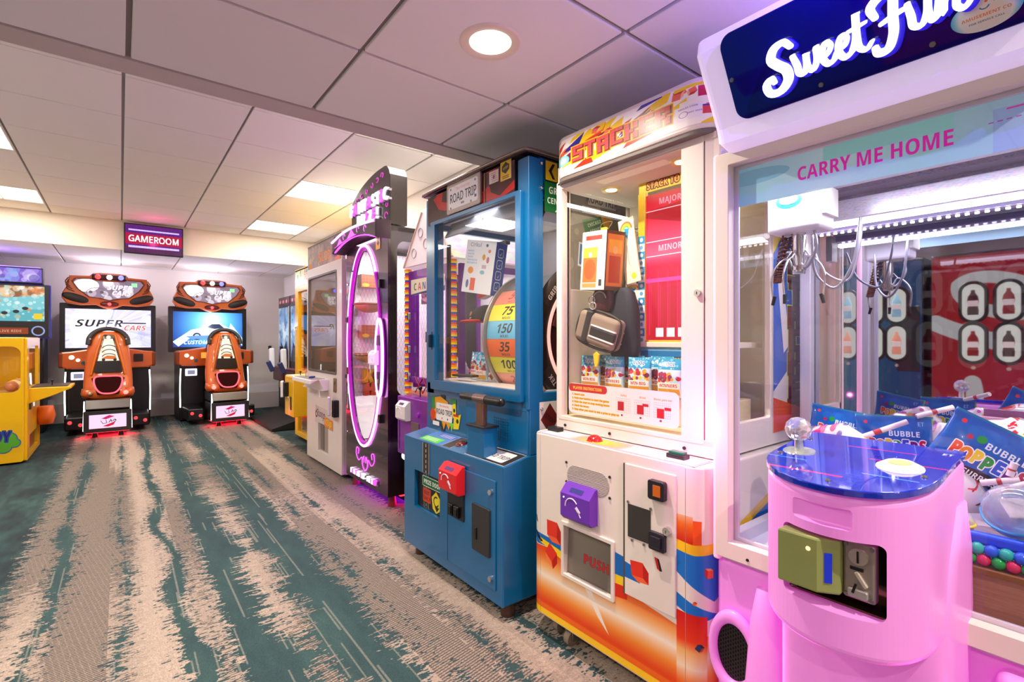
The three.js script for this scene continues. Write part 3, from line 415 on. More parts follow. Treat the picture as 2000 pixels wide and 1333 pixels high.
// ---------------------------------------------------------------- white stacking game
{
  const cx = -1.13, X0 = 1.28;
  const t = thing('stacker_machine', 'white prize game with STACKER header, red display and orange and blue swirl artwork', 'arcade game', X0, 0, cx, HALF);
  const body = M(0xe4dad0, 0.3), BW = 0.75, ZB = -0.84;
  // base with wrap-round print
  const bp = planPath(BW, 0, ZB, 0.06), Lf = BW - 0.12, Ls = Math.abs(ZB) - 0.06, La = 0.06 * PI / 2, TOT = Lf + 2 * Ls + 2 * La;
  const art = cv(2048, 560, (x, w, h) => {
    const s = w / TOT, X = (lx) => (Ls + La + (lx + 0.315)) * s, Y = (y) => h - (y - 0.085) / 0.7 * h, R = (l) => l * s;
    rect(x, '#e9ded3', 0, 0, w, h);
    // orange sweep
    const g = x.createLinearGradient(0, Y(0.40), 0, Y(0.10)); [[0, '#d81e06'], [0.2, '#e64a08'], [0.38, '#f4a860'], [0.52, '#f7ead8'], [0.7, '#ee8a30'], [0.85, '#e04008'], [1, '#f07010']].forEach(([a, c]) => g.addColorStop(a, c));
    x.save(); x.transform(1, 0, 0, 1, 0, 0); x.beginPath(); x.moveTo(0, Y(0.30)); x.lineTo(X(-0.375), Y(0.345)); x.bezierCurveTo(X(-0.3), Y(0.36), X(-0.1), Y(0.36), X(0.047), Y(0.345)); x.lineTo(X(0.3), Y(0.31)); x.lineTo(X(0.45), Y(0.30)); x.lineTo(w, Y(0.42)); x.lineTo(w, h); x.lineTo(0, h); x.closePath(); x.fillStyle = g; x.fill(); x.restore();
    fillPoly(x, '#f3e7da', [X(-0.09), Y(0.29)], [X(-0.05), Y(0.28)], [X(0.03), Y(0.16)], [X(-0.02), Y(0.20)]);
    // blue and yellow ribbons
    fillPoly(x, '#0c66b8', [X(-0.37), Y(0.40)], [X(-0.18), Y(0.39)], [X(-0.18), Y(0.36)], [X(-0.34), Y(0.355)]); fillPoly(x, '#f6cf12', [X(-0.335), Y(0.385)], [X(-0.18), Y(0.362)], [X(-0.18), Y(0.33)], [X(-0.32), Y(0.365)]);
    fillPoly(x, '#0c66b8', [X(0.04), Y(0.45)], [X(0.13), Y(0.44)], [X(0.16), Y(0.38)], [X(0.04), Y(0.375)]); fillPoly(x, '#f6cf12', [X(0.04), Y(0.376)], [X(0.11), Y(0.378)], [X(0.11), Y(0.35)], [X(0.04), Y(0.345)]); fillPoly(x, '#d8290a', [X(0.04), Y(0.345)], [X(0.105), Y(0.35)], [X(0.105), Y(0.31)], [X(0.04), Y(0.30)]);
    cubePrint(x, X(-0.24), Y(0.43), R(0.042), 0.2); cubePrint(x, X(-0.25), Y(0.335), R(0.036), 0.8, ['#e03018', '#b81408', '#f8803a']); fillPoly(x, '#161210', [X(-0.355), Y(0.46)], [X(-0.34), Y(0.46)], [X(-0.33), Y(0.435)], [X(-0.345), Y(0.44)]); fillPoly(x, '#161210', [X(-0.36), Y(0.40)], [X(-0.34), Y(0.40)], [X(-0.30), Y(0.37)], [X(-0.315), Y(0.365)]);
    // right corner and side swirls
    fillPoly(x, '#e8551a', [X(0.287), Y(0.63)], [X(0.36), Y(0.63)], [X(0.36), Y(0.56)], [X(0.287), Y(0.56)]); const o = x.createLinearGradient(0, Y(0.64), 0, Y(0.56)); o.addColorStop(0, '#e8b088'); o.addColorStop(0.35, '#e86a1c'); o.addColorStop(1, '#c81c08'); x.fillStyle = o; x.fillRect(X(0.286), Y(0.64), R(0.05), R(0.075));
    fillPoly(x, '#f6c41a', [X(0.286), Y(0.565)], [X(0.34), Y(0.56)], [X(0.5), Y(0.58)], [X(0.9), Y(0.70)], [X(0.9), Y(0.67)], [X(0.5), Y(0.55)], [X(0.34), Y(0.53)], [X(0.286), Y(0.535)]);
    fillPoly(x, '#1470c8', [X(0.286), Y(0.535)], [X(0.34), Y(0.53)], [X(0.5), Y(0.55)], [X(0.9), Y(0.67)], [X(0.9), Y(0.56)], [X(0.55), Y(0.45)], [X(0.40), Y(0.40)], [X(0.286), Y(0.47)]);
    fillPoly(x, '#1470c8', [X(0.286), Y(0.41)], [X(0.38), Y(0.375)], [X(0.42), Y(0.36)], [X(0.36), Y(0.345)], [X(0.286), Y(0.37)]); x.save(); const rg = x.createLinearGradient(0, Y(0.36), 0, Y(0.1)); [[0, '#d01010'], [0.3, '#e83a10'], [0.42, '#f0b068'], [0.6, '#f6ddc0'], [0.8, '#e86018'], [1, '#e02808']].forEach(([a, c]) => rg.addColorStop(a, c)); x.fillStyle = rg; x.fillRect(X(0.286), Y(0.36), R(0.09), R(0.28)); x.restore();
    for (let i = 0; i < 26; i++) { const a = X(0.34) + rnd() * R(0.34), b = Y(rr(0.14, 0.6)); cubePrint(x, a, b, R(rr(0.006, 0.016)), rr(0, 6), [['#e0481c', '#a01010', '#f08a3a'], ['#f05a28', '#c02808', '#f8a050'], ['#23386a', '#101c40', '#c03a10']][i % 3]); }
    rect(x, '#f4c416', 0, Y(0.115), w, R(0.035)); rect(x, '#e8650c', 0, Y(0.135), w, R(0.014));
  });
  const artM = PM(art, 0.28);
  P(t, 'base_cabinet', cut(prism(bp, 0.085, 0.783, 0.006), at(new THREE.BoxGeometry(0.232, 0.186, 0.16), -0.0695, 0.381, 0)), body);
  // printed skin: front with the opening left free, sides wrapped
  const skinPath = bp.map(([a, b]) => [a * 1.0016, b + 0.0008]);
  const skinG = (path, u0, u1, y0, y1) => { const g = strip(path, y0, y1), u = g.attributes.uv; for (let i = 0; i < u.count; i++) u.setXY(i, u0 + u.getX(i) * (u1 - u0), (y0 - 0.085 + u.getY(i) * (y1 - y0)) / 0.7); return g; };
  const uL = (lx) => (Ls + La + lx + 0.315) / TOT, fr = (a, b, y0, y1) => skinG([[a, 0.0012], [b, 0.0012]], uL(a), uL(b), y0, y1);
  P(t, 'front_print', merge(fr(-0.314, -0.1875, 0.092, 0.78), fr(0.049, 0.314, 0.092, 0.78), fr(-0.1875, 0.049, 0.092, 0.286), fr(-0.1875, 0.049, 0.476, 0.78)), artM);
  P(t, 'side_print', skinG(skinPath.slice(12), uL(0.315), 1, 0.092, 0.778), artM); P(t, 'side_print', skinG(skinPath.slice(0, 12), 0, uL(-0.315), 0.092, 0.778), artM);
  for (const [a, b] of [[-0.29, -0.09], [0.29, -0.09], [-0.29, -0.7], [0.29, -0.7]]) caster(t, a, b);
  caster(t, -0.2, -0.06);
  // prize flap
  P(t, 'flap_frame', plate(0.25, 0.202, 0.012, 0.003, [[0, 0, 0.222, 0.175, 0.002]]), body, -0.0695, 0.381, -0.004);
  P(t, 'chute_box', at(B(0.228, 0.182, 0.006, 0.002), 0, 0, 0), M(0x4a453f, 0.5), -0.0695, 0.381, -0.076);
  decal(t, 'push_flap', 0.222, 0.176, PM(cv(256, 200, (x, w, h) => { const g = x.createLinearGradient(0, 0, w, h); g.addColorStop(0, '#8a8278'); g.addColorStop(1, '#6a6258'); x.fillStyle = g; x.fillRect(0, 0, w, h); txt(x, 'PUSH', 155, 118, 50, '#c42a2a', { stroke: '#7a1212', lw: 3, sx: 1.1 }); })), -0.0695, 0.381, -0.022, -0.05, 0, 0, 0.004, M(0x8a8278, 0.3));
  // speaker grille, reader, coin door
  P(t, 'speaker_grille', plate(0.2, 0.085, 0.003, 0.042), M(0xb9b0a6, 0.5, 0, { bumpScale: 0.002, bumpMap: cv(128, 64, (x) => { rect(x, '#fff', 0, 0, 128, 64); for (let i = 0; i < 24; i++) for (let j = 0; j < 12; j++) disc(x, '#000', i * 5.4 + (j % 2) * 2.7, j * 5.4, 1.8); }, { wrapS: THREE.RepeatWrapping, wrapT: THREE.RepeatWrapping, repeat: new THREE.Vector2(10, 16) }) }), -0.068, 0.655, -0.0005);
  for (const [a, b] of [[-0.17, 0.70], [0.034, 0.69], [-0.17, 0.63], [0.034, 0.62]]) screw(t, a, b, 0.002, 1, 0, darkGrey);
  const reader = (par, col, hi, x, y, z, s = 1) => {
    const g = new THREE.ExtrudeGeometry(new THREE.Shape([[0, -0.06], [0.028, -0.06], [0.04, -0.048], [0.04, 0.03], [0.012, 0.06], [0, 0.06]].map((p) => new THREE.Vector2(...p))), { depth: 0.128, bevelEnabled: true, bevelThickness: 0.006, bevelSize: 0.003, bevelSegments: 3 }); g.rotateY(-PI / 2).translate(0.064, 0, 0);
    const r = P(par, 'card_reader', g, col, x, y, z); r.scale.setScalar(s);
    P(r, 'display', B(0.06, 0.018, 0.002, 0.001), E(hi, 0.5), 0, 0.046, 0.03, -0.75);
    P(r, 'tap_symbol', merge(new THREE.TorusGeometry(0.03, 0.0022, 8, 30, 2.6).rotateZ(0.6).translate(-0.012, -0.01, 0), at(B(0.026, 0.011, 0.002, 0.001), 0.018, -0.014, 0, 0, 0, -0.75), at(B(0.02, 0.004, 0.002, 0.001), 0.026, -0.028, 0, 0, 0, -1.0)), M(0xeadff2, 0.5), 0, 0, 0.0435);
    P(r, 'status_light', SP(0.003, 10, 8), E(0xffffff, 2), -0.05, 0.018, 0.0435); return r;
  };
  globalThis.cardReader = reader;
  reader(t, M(0x6a2fb0, 0.35), 0x5348c8, -0.09, 0.572, 0.002);
  const dm = P(t, 'coin_door', plate(0.187, 0.42, 0.006, 0.002), body, 0.192, 0.54, -0.001);
  decal(t, 'door_print', 0.184, 0.416, PM(cv(368, 832, (x, w, h) => { rect(x, '#e4dad0', 0, 0, w, h); const X = (a) => (a - 0.1) / 0.184 * w, Y = (y) => (0.748 - y) / 0.416 * h; fillPoly(x, '#0c66b8', [0, Y(0.435)], [X(0.13), Y(0.43)], [X(0.16), Y(0.385)], [0, Y(0.385)]); cubePrint(x, X(0.155), Y(0.425), 72, 0.1); fillPoly(x, '#c81c12', [X(0.212), Y(0.487)], [X(0.222), Y(0.487)], [X(0.232), Y(0.45)], [X(0.222), Y(0.455)]); fillPoly(x, '#161210', [X(0.222), Y(0.487)], [X(0.229), Y(0.485)], [X(0.24), Y(0.452)], [X(0.232), Y(0.45)]); })), 0.192, 0.54, 0.0055, 0, 0, 0, 0.001, body);
  P(t, 'door_hinge', CY(0.004, 0.004, 0.42, 10), M(0x6b625a, 0.4, 0.6), 0.096, 0.54, 0.003);
  const bv = P(t, 'bill_slot', plate(0.058, 0.058, 0.018, 0.006), M(0x1c1a20, 0.35), 0.229, 0.695, 0.006); P(bv, 'bill_light', B(0.026, 0.034, 0.004, 0.001), E(0xd8600c, 0.8), 0.004, 0, 0.018);
  decal(t, 'coin_plate', 0.086, 0.104, M(0x33302d, 0.5), 0.156, 0.572, 0.0068, 0, 0, 0, 0.002, darkGrey); for (const [a, b] of [[0.114, 0.63], [0.2, 0.63], [0.13, 0.512], [0.175, 0.512]]) screw(t, a, b, 0.007, 0.9);
  P(t, 'reject_button', merge(plate(0.056, 0.054, 0.014, 0.004), at(plate(0.036, 0.034, 0.008, 0.002), 0, 0, 0.012)), M(0x1e1b26, 0.3), 0.228, 0.54, 0.006);
  const lk = P(t, 'door_lock', at(CY(0.012, 0.013, 0.014, 24), 0, 0, 0, PI / 2), chrome, 0.261, 0.581, 0.012); P(lk, 'keyhole', B(0.002, 0.009, 0.002, 0.0005), M(0x2f7a52, 0.4), 0, 0, 0.0075);
  // control deck
  decal(t, 'deck_print', 0.68, 0.1, PM(cv(1024, 150, (x, w, h) => { rect(x, '#e6dcd8', 0, 0, w, h); x.strokeStyle = '#8f7fc0'; x.lineWidth = 10; x.strokeRect(8, 8, w - 16, h - 16); const g = x.createRadialGradient(430, 75, 10, 430, 75, 220); g.addColorStop(0, '#f6c02a'); g.addColorStop(0.4, '#f0a040'); g.addColorStop(0.7, '#e89080'); g.addColorStop(1, '#e6dcd8'); x.fillStyle = g; x.fillRect(210, 12, 440, h - 24); for (let i = 0; i < 12; i++) rect(x, i % 2 ? '#c9bcd8' : '#b8aec0', 660 + (i % 4) * 50, 30 + ((i / 4) | 0) * 32, 44, 8); })), 0, 0.7845, -0.055, -PI / 2, 0, 0, 0.001);
  P(t, 'start_button', new THREE.LatheGeometry([[0.0001, 0.021], [0.012, 0.02], [0.024, 0.011], [0.027, 0.002], [0.03, 0]].map((p) => new THREE.Vector2(...p)), 30), M(0xa01616, 0.2, 0, { emissive: 0xa01010, emissiveIntensity: 0.25 }), -0.085, 0.785, -0.055);
  P(t, 'green_button', merge(at(B(0.062, 0.014, 0.034, 0.003), 0, 0.007, 0)), M(0x131816, 0.3), 0.25, 0.785, -0.06); P(t, 'green_cap', B(0.05, 0.008, 0.024, 0.002), M(0x156a4a, 0.25), 0.25, 0.802, -0.06); P(t, 'black_button', B(0.06, 0.018, 0.034, 0.004), black, -0.31, 0.793, -0.075);
  // upper cabinet
  const UW = 0.70, UZ = -0.12;
  P(t, 'rear_cabinet', B(UW, 1.12, 0.25, 0.006), body, 0, 1.345, -0.715);
  for (const s of [-1, 1]) P(t, 'side_frame', plate(0.55, 1.06, 0.02, 0.004, [s < 0 ? [-0.005, 0.25, 0.43, 0.43, 0.01] : [-0.095, 0.015, 0.29, 0.9, 0.01]]), s < 0 ? M(0xcfc6b0, 0.45) : body, s * (UW / 2 - (s > 0 ? 0.02 : 0)), 1.32, -0.4, 0, PI / 2);
  const sideArt = PM(cv(300, 1000, (x, w, h) => { rect(x, '#ded4d2', 0, 0, w, h); fillPoly(x, '#d8481c', [0, 40], [200, 0], [150, 260], [0, 330]); fillPoly(x, '#1458c0', [0, 380], [120, 240], [300, 200], [300, 560], [140, 760], [0, 860]); fillPoly(x, '#f2d21a', [0, 340], [140, 230], [300, 160], [300, 200], [120, 250], [0, 390]); fillPoly(x, '#e9e2e4', [20, 420], [60, 430], [110, 700], [70, 730]); blocks(x, 'STACKER', 100, 400, 14.5, ['#d8e020', '#5a1020', '#300810', '#7a1a24'], true); fillPoly(x, '#e8551a', [0, 880], [300, 960], [300, 1000], [0, 1000]); }), 0.3);
  for (const s of [-1, 1]) decal(t, 'side_art', 0.34, 1.0, sideArt, s * (UW / 2 + 0.002), 1.33, s > 0 ? -0.635 : -0.73, 0, s * PI / 2, 0, 0.002, body);
  for (const s of [-1, 1]) { pane(t, 'side_window', s < 0 ? 0.43 : 0.29, s < 0 ? 0.43 : 0.9, s * (UW / 2 - 0.008), s < 0 ? 1.57 : 1.335, s < 0 ? -0.4 : -0.305, PI / 2); }
  P(t, 'front_door', plate(0.645, 0.95, 0.035, 0.006, [[-0.028, 0.0, 0.545, 0.92, 0.004]]), body, -0.022, 1.3, UZ - 0.034);
  P(t, 'door_edge', B(0.006, 0.93, 0.02, 0.002), M(0x554a44, 0.5), 0.302, 1.29, UZ - 0.012); P(t, 'door_post', prism([[0.305, 0], [0.305, -0.05], [0.35, -0.05], [0.35, -0.03], [0.34, -0.008]].map(([a, b]) => [a, b + UZ]), 0.785, 1.79, 0.003), body);
  P(t, 'corner_post', B(0.03, 1.0, 0.05, 0.006), body, -0.345, 1.29, UZ - 0.03);
  pane(t, 'front_glass', 0.545, 0.92, -0.05, 1.3, UZ - 0.012);
  P(t, 'sill', B(UW, 0.04, 0.06, 0.004), body, 0, 0.806, UZ - 0.03); for (const a of [-0.3, -0.07, 0.235]) screw(t, a, 0.805, UZ + 0.001, 1.2, 0, darkGrey);
  const l2 = P(t, 'door_lock', at(CY(0.011, 0.012, 0.012, 24), 0, 0, 0, PI / 2), chrome, 0.284, 1.291, UZ + 0.006); P(l2, 'keyhole', B(0.002, 0.008, 0.002, 0.0005), black, 0, 0, 0.0065);
  const clearPrint = (w, h, d, o = {}) => new THREE.MeshPhysicalMaterial({ map: cv(w, h, d), transparent: true, roughness: 0.3, ...o });
  decal(t, 'instruction_card', 0.505, 0.122, clearPrint(1024, 250, (x, w, h) => { x.clearRect(0, 0, w, h); x.fillStyle = 'rgba(232,226,224,0.86)'; x.beginPath(); x.roundRect(4, 4, w - 8, h - 8, 44); x.fill(); x.fillStyle = '#b8302c'; x.beginPath(); x.roundRect(8, 8, 400, 62, 30); x.fill(); txt(x, 'PLAYER INSTRUCTION', 205, 40, 32, '#f4c44a', { sx: 0.9 }); ['1. Insert coin', '2. Push start button to start the game', '3. Push the start to stop moving boxes', '4. Stack the boxes', '5. Stop when you stack to win a prize or play on'].forEach((s, i) => txt(x, s, 44, 92 + i * 30, 21, '#8a4a10', { align: 'left', stroke: '#f2c432', lw: 4 })); [['Perfect', 560], ['Bit out', 725], ['Missed, game over', 890]].forEach(([s, a], i) => { txt(x, s, a + 5, 62, 19, '#c87a1a', { sx: 0.85 }); x.strokeStyle = '#9a938f'; x.lineWidth = 1.5; for (let k = 0; k <= 8; k++) { x.beginPath(); x.moveTo(a - 65 + k * 16, 84); x.lineTo(a - 65 + k * 16, 190); x.stroke(); } for (let k = 0; k <= 6; k++) { x.beginPath(); x.moveTo(a - 65, 84 + k * 17); x.lineTo(a + 65, 84 + k * 17); x.stroke(); } rect(x, '#a8202c', a - 50 + (i ? 8 : 0), 108 + i * 8, 56, 66); if (i) rect(x, '#a8202c', a - 10 + i * 14, 96 + i * 8, 50, 20); rect(x, '#8a2430', a - 20, 200, 16, 14); }); }), -0.04, 0.917, UZ - 0.009, 0, 0, 0, 0.001, GL);
  // header
  const hpth = planPath(0.70, UZ + 0.035, -0.83, 0.085, 14), hy0 = 1.786, hy1 = 1.945;
  P(t, 'header_body', prism(hpth, hy0, hy1, 0.008), body); P(t, 'header_lip', prism(planPath(0.705, UZ + 0.03, -0.82, 0.08), 1.772, 1.786, 0.003), M(0x6d645e, 0.5));
  const hArt = cv(2048, 200, (x, w, h) => {
    const Lt = 0.70 - 0.17 + 2 * (0.865 - 0.12 - 0.085 + 0.07) + 2 * 0.085 * PI / 2;
    rect(x, '#f3ece4', 0, 0, w, h); const sc = w / (0.53 + 2 * (0.83 + UZ + 0.035 - 0.085) + 0.085 * PI), u = (lx) => w / 2 + lx * sc;
    for (let i = 0; i < 90; i++) { const a = u(rr(-0.55, 0.6)), b = rr(0, h); fillPoly(x, ['#eec40c', '#2a1c8c', '#c8280c', '#f3ece4', '#e0581a', '#7a0e40', '#eec40c'][i % 7], [a, b], [a + rr(60, 130), b - rr(30, 60)], [a + rr(50, 110), b + rr(-10, 20)], [a - 20, b + rr(20, 40)]); }
    for (let i = 0; i < 12; i++) cubePrint(x, u(rr(-0.4, 0.5)), rr(20, h - 20), rr(14, 26), rr(0, 6), ['#e86a50', '#c0301c', '#f4b08a']);
    rect(x, '#c81848', u(0.3), 20, 500, 50); rect(x, '#f3ece4', u(0.24), 76, 600, 30); rect(x, '#d83a3a', u(0.26), 112, 600, 44); rect(x, '#2c2a9c', u(0.27), 112, 600, 7); rect(x, '#f2cc1c', u(0.22), 2, 400, 16);
    blocks(x, 'STACKER', u(-0.225), 66, 17.2, ['#f2c820', '#c8601a', '#2c0806', '#d84c4c'], false);
    const lg = x.createRadialGradient(u(-0.28), 128, 4, u(-0.28), 128, 34); lg.addColorStop(0, '#eaf8f4'); lg.addColorStop(1, '#62c4c8'); disc(x, lg, u(-0.28), 128, 36, 32);
    rect(x, '#eee6ec', u(0.222), 96, 88, 72); txt(x, 'SMILES COIN', u(0.222) + 44, 110, 10, '#8a6a9a'); x.strokeStyle = '#7a4a8a'; x.lineWidth = 2; x.beginPath(); x.arc(u(0.222) + 30, 138, 14, 0, 7); x.stroke(); txt(x, 'MAY 2023', u(0.222) + 66, 136, 9, '#6a5a9a');
  });
  P(t, 'header_print', strip(hpth.map(([a, b]) => [a * 1.001, b + 0.0008]), hy0 + 0.016, hy1 - 0.016), PM(hArt, 0.3, { emissive: 0xffffff, emissiveMap: hArt, emissiveIntensity: 0.06 }));
  // interior
  P(t, 'interior_floor', B(UW - 0.02, 0.02, 0.5, 0.002), M(0xd8c79e, 0.5), 0, 0.83, -0.37); P(t, 'interior_roof', B(UW - 0.02, 0.02, 0.5, 0.002), M(0xcfc6b6, 0.6), 0, 1.765, -0.37);
  P(t, 'interior_back', B(UW - 0.02, 0.94, 0.015, 0.002), M(0xd9d0b8, 0.6), 0, 1.3, -0.58); 
  for (const [a, b] of [[-0.2, -0.28], [0.16, -0.22]]) { const pk = P(t, 'puck_light', new THREE.LatheGeometry([[0.02, 0.002], [0.036, -0.004], [0.042, 0.004], [0.042, 0.01]].map((p) => new THREE.Vector2(...p)), 30), M(0xe8d88a, 0.3, 0.3), a, 1.752, b); P(pk, 'bulb', CY(0.022, 0.022, 0.004, 24), E(0xfff2c8, 5), 0, 0, 0); }
  area(t, 'cabinet_lamp', 0.5, 0.3, 0xffe9c0, 3.5, 0, 1.745, -0.33, 0, 0, -0.33);
  P(t, 'tube_light', at(CY(0.008, 0.008, 0.42, 12), 0, 0, 0, PI / 2), E(0xfffaf0, 3), -0.33, 1.70, -0.36);
  const dz = -0.33, dp = P(t, 'display_surround', plate(0.36, 0.64, 0.02, 0.004, [[0, 0, 0.30, 0.60, 0.003]]), M(0xd9b22a, 0.4), 0.085, 1.445, dz - 0.01);
  decal(t, 'display_screen', 0.30, 0.56, SM(cv(480, 900, (x, w, h) => { const g = x.createLinearGradient(0, 0, 0, h); g.addColorStop(0, '#a80a1c'); g.addColorStop(0.15, '#c8102c'); g.addColorStop(0.3, '#e03a60'); g.addColorStop(0.42, '#e85a78'); g.addColorStop(0.5, '#c80a3c'); g.addColorStop(1, '#a8081c'); x.fillStyle = g; x.fillRect(0, 0, w, h); fillPoly(x, '#9c0618', [0, 100], [w, 60], [w, 260], [0, 140]); rect(x, '#f0b0b8', 0, 100, w, 5); rect(x, '#f8d8d8', 0, 290, w, 5); rect(x, '#f8d8d8', 0, 380, w, 5); txt(x, 'MAJOR PRIZE', w / 2, 52, 50, '#e07a90', { sx: 0.95 }); txt(x, 'MINOR PRIZE', w / 2, 338, 50, '#f0b4c0', { sx: 0.95 }); for (let i = 0; i < 7; i++) { x.globalAlpha = 0.35; rect(x, '#f03090', 20 + i * 66, 470, 8, 400); rect(x, '#ff5aa0', 36 + i * 66, 560, 3, 250); } x.globalAlpha = 1; rect(x, '#f03a90', 0, 520, w, 24); }), 1.7), 0.085, 1.425, dz + 0.002, 0, 0, 0, 0.002, darkGrey);
  decal(t, 'display_title', 0.35, 0.05, PM(cv(512, 74, (x, w, h) => { rect(x, '#d9b22a', 0, 0, w, h); txt(x, 'STACK TO THE TOP', w / 2, 40, 52, '#f49a20', { sx: 0.9, stroke: '#4a1204', lw: 14 }); }), 0.3), 0.085, 1.74, dz + 0.012, 0, 0, 0, 0.002);
  decal(t, 'display_border', 0.03, 0.58, PM(cv(32, 600, (x, w, h) => { rect(x, '#d2ae20', 0, 0, w, 170); for (let i = 0; i < 14; i++) { rect(x, i % 2 ? '#e6ecee' : '#2a90c0', 0, 170 + i * 31, w, 31); disc(x, i % 2 ? '#5aa0c8' : '#e6ecee', w / 2, 185 + i * 31, 8); } }), 0.4), -0.08, 1.425, dz + 0.012, 0, 0, 0, 0.002);
  for (let i = 0; i < 4; i++) decal(t, 'lit_block', 0.034, 0.034, E(0xffb0b0, 2.2), -0.002 + i * 0.048, 1.175, dz + 0.004, 0, 0, 0, 0.003, black);
  P(t, 'prize_shelf', B(0.4, 0.02, 0.22, 0.003), M(0xe8dcc8, 0.5), 0.085, 1.128, -0.42);
  decal(t, 'minor_sign', 0.34, 0.075, PM(cv(512, 112, (x, w, h) => { rect(x, '#7ab8d8', 0, 0, w, h); rect(x, '#1878b4', 0, 26, w, 40); rect(x, '#d8e6ea', 0, 64, w, 26); rect(x, '#1878b4', 0, 92, w, 20); for (let i = 0; i < 3; i++) disc(x, '#2a5a7a', 40 + i * 42, 78, 10); txt(x, 'MINOR PRIZE', 350, 78, 44, '#f4b42a', { sx: 0.85, stroke: '#3a1a08', lw: 9 }); }), 0.4), 0.085, 1.085, dz + 0.012, 0, 0, 0, 0.002);
  P(t, 'peg_rail', bar([-0.3, 1.615, -0.42], [-0.1, 1.615, -0.42], 0.004), chrome); P(t, 'peg_rail', bar([-0.3, 1.335, -0.42], [-0.1, 1.335, -0.42], 0.004), chrome);
  const spring = (x0, y, z) => { const p = []; for (let i = 0; i <= 160; i++) { const a = i / 160; p.push([x0 + 0.012 * Math.cos(a * 62), y + 0.012 * Math.sin(a * 62), z + a * 0.1]); } return tube(p, 0.0016, 320, false, 5); };
  P(t, 'vend_spring', spring(-0.2, 1.6, -0.45), chrome); P(t, 'vend_spring', spring(-0.2, 1.325, -0.45), chrome);

  // prizes inside the stacking game (world positions through this frame)
  const Wp = (lx, y, lz) => [X0 - lz, y, cx + lx];
  const box = thing('boxed_prize', 'white and orange boxed candy prize hanging in the STACKER window', 'box', ...Wp(-0.215, 1.345, -0.235), HALF - 0.1); box.rotation.order = 'YXZ'; box.rotation.z = -0.08;
  const bg = [cv(256, 400, (x, w, h) => { rect(x, '#efe6dc', 0, 0, w, h); rect(x, '#e2762a', 20, 110, 150, 240); rect(x, '#f2c03a', 20, 110, 150, 70); disc(x, '#d85a1c', 95, 260, 60, 70); disc(x, '#fff', 95, 160, 18); disc(x, '#c2b4c8', 205, 210, 26, 70); rect(x, '#c43a2a', 40, 30, 170, 30); rect(x, '#d89a50', 20, 356, 150, 30); rect(x, '#2a2422', 196, 330, 30, 44); }), cv(200, 400, (x, w, h) => { rect(x, '#5a4a30', 0, 0, w, h); rect(x, '#d98a3a', 14, 24, 172, 350); rect(x, '#e8b43a', 30, 60, 140, 90); rect(x, '#b8481c', 40, 170, 120, 180); disc(x, '#e8c27a', 100, 130, 26); })].map((c) => PM(c, 0.3));
  P(box, 'carton', decalBox(0.14, 0.23, 0.1), [bg[1], bg[1], white, M(0x8a6a4a, 0.5), bg[0], bg[0]], 0, 0.115, 0);
  P(box, 'hang_loop', tube([[-0.01, 0.23, 0], [-0.02, 0.262, 0], [0.02, 0.272, -0.02], [0.012, 0.23, 0]], 0.0015, 24), M(0x6a5a2a, 0.5)); P(box, 'clip', B(0.03, 0.02, 0.012, 0.003), M(0xd8d02a, 0.4), 0.0, 0.24, 0.0);
  const bag = thing('camera_bag', 'brown shoulder bag with dark straps and white stripes hanging in the STACKER window', 'bag', ...Wp(-0.19, 1.11, -0.2), HALF + 0.1); const bgi = new THREE.Group(); bgi.name = 'bag_shell'; bgi.rotation.z = -0.3; bgi.position.y = 0.075; bag.add(bgi);
  const fab = M(0x8a7866, 0.8), st = M(0x241d1a, 0.6);
  P(bgi, 'front_panel', B(0.2, 0.125, 0.06, 0.022, 4), fab); P(bgi, 'edge_piping', new THREE.TubeGeometry(new THREE.CatmullRomCurve3(smooth([[-0.098, -0.04], [-0.098, 0.04], [-0.08, 0.062], [0.08, 0.062], [0.098, 0.04], [0.098, -0.04], [0.08, -0.062], [-0.08, -0.062]], 40).map(([a, b]) => new THREE.Vector3(a, b, 0.012)), true), 80, 0.006, 8, true), st);
  P(bgi, 'strap', B(0.032, 0.132, 0.066, 0.008, 2), st, -0.045, 0, 0); P(bgi, 'chest_band', B(0.12, 0.036, 0.064, 0.006, 2), st, 0.035, -0.008, 0.001); for (const a of [0.014, -0.03]) P(bgi, 'white_stripe', B(0.118, 0.006, 0.066, 0.002), white, 0.035, a, 0.0015);
  P(bgi, 'buckle', new THREE.TorusGeometry(0.014, 0.003, 8, 20), chrome, -0.045, 0.085, 0.02);
  const pouchD = P(scene, 'pouch', loft([{ y: 0, a: 0.05, b: 0.02 }, { y: 0.05, a: 0.07, b: 0.035 }, { y: 0.2, a: 0.065, b: 0.035 }, { y: 0.27, a: 0.045, b: 0.025 }, { y: 0.29, a: 0.02, b: 0.015 }]), M(0x191a26, 0.7), ...Wp(-0.125, 1.06, -0.27), 0, HALF, 0); tag(pouchD, 'dark navy pouch hanging behind the brown bag', 'bag');
  const red = P(scene, 'headphone_case', loft([{ y: 0, a: 0.03, b: 0.02 }, { y: 0.03, a: 0.05, b: 0.03 }, { y: 0.08, a: 0.05, b: 0.03 }, { y: 0.11, a: 0.025, b: 0.02 }]), M(0x4a141c, 0.5), ...Wp(-0.2, 1.255, -0.25), 0, HALF, 0.2); tag(red, 'dark red zip case above the brown bag', 'case'); P(red, 'key_ring', new THREE.TorusGeometry(0.018, 0.0025, 8, 24), chrome, -0.04, 0.06, 0.03); P(red, 'zip', new THREE.TorusGeometry(0.035, 0.0025, 6, 24, PI), silver, 0, 0.05, 0.031);
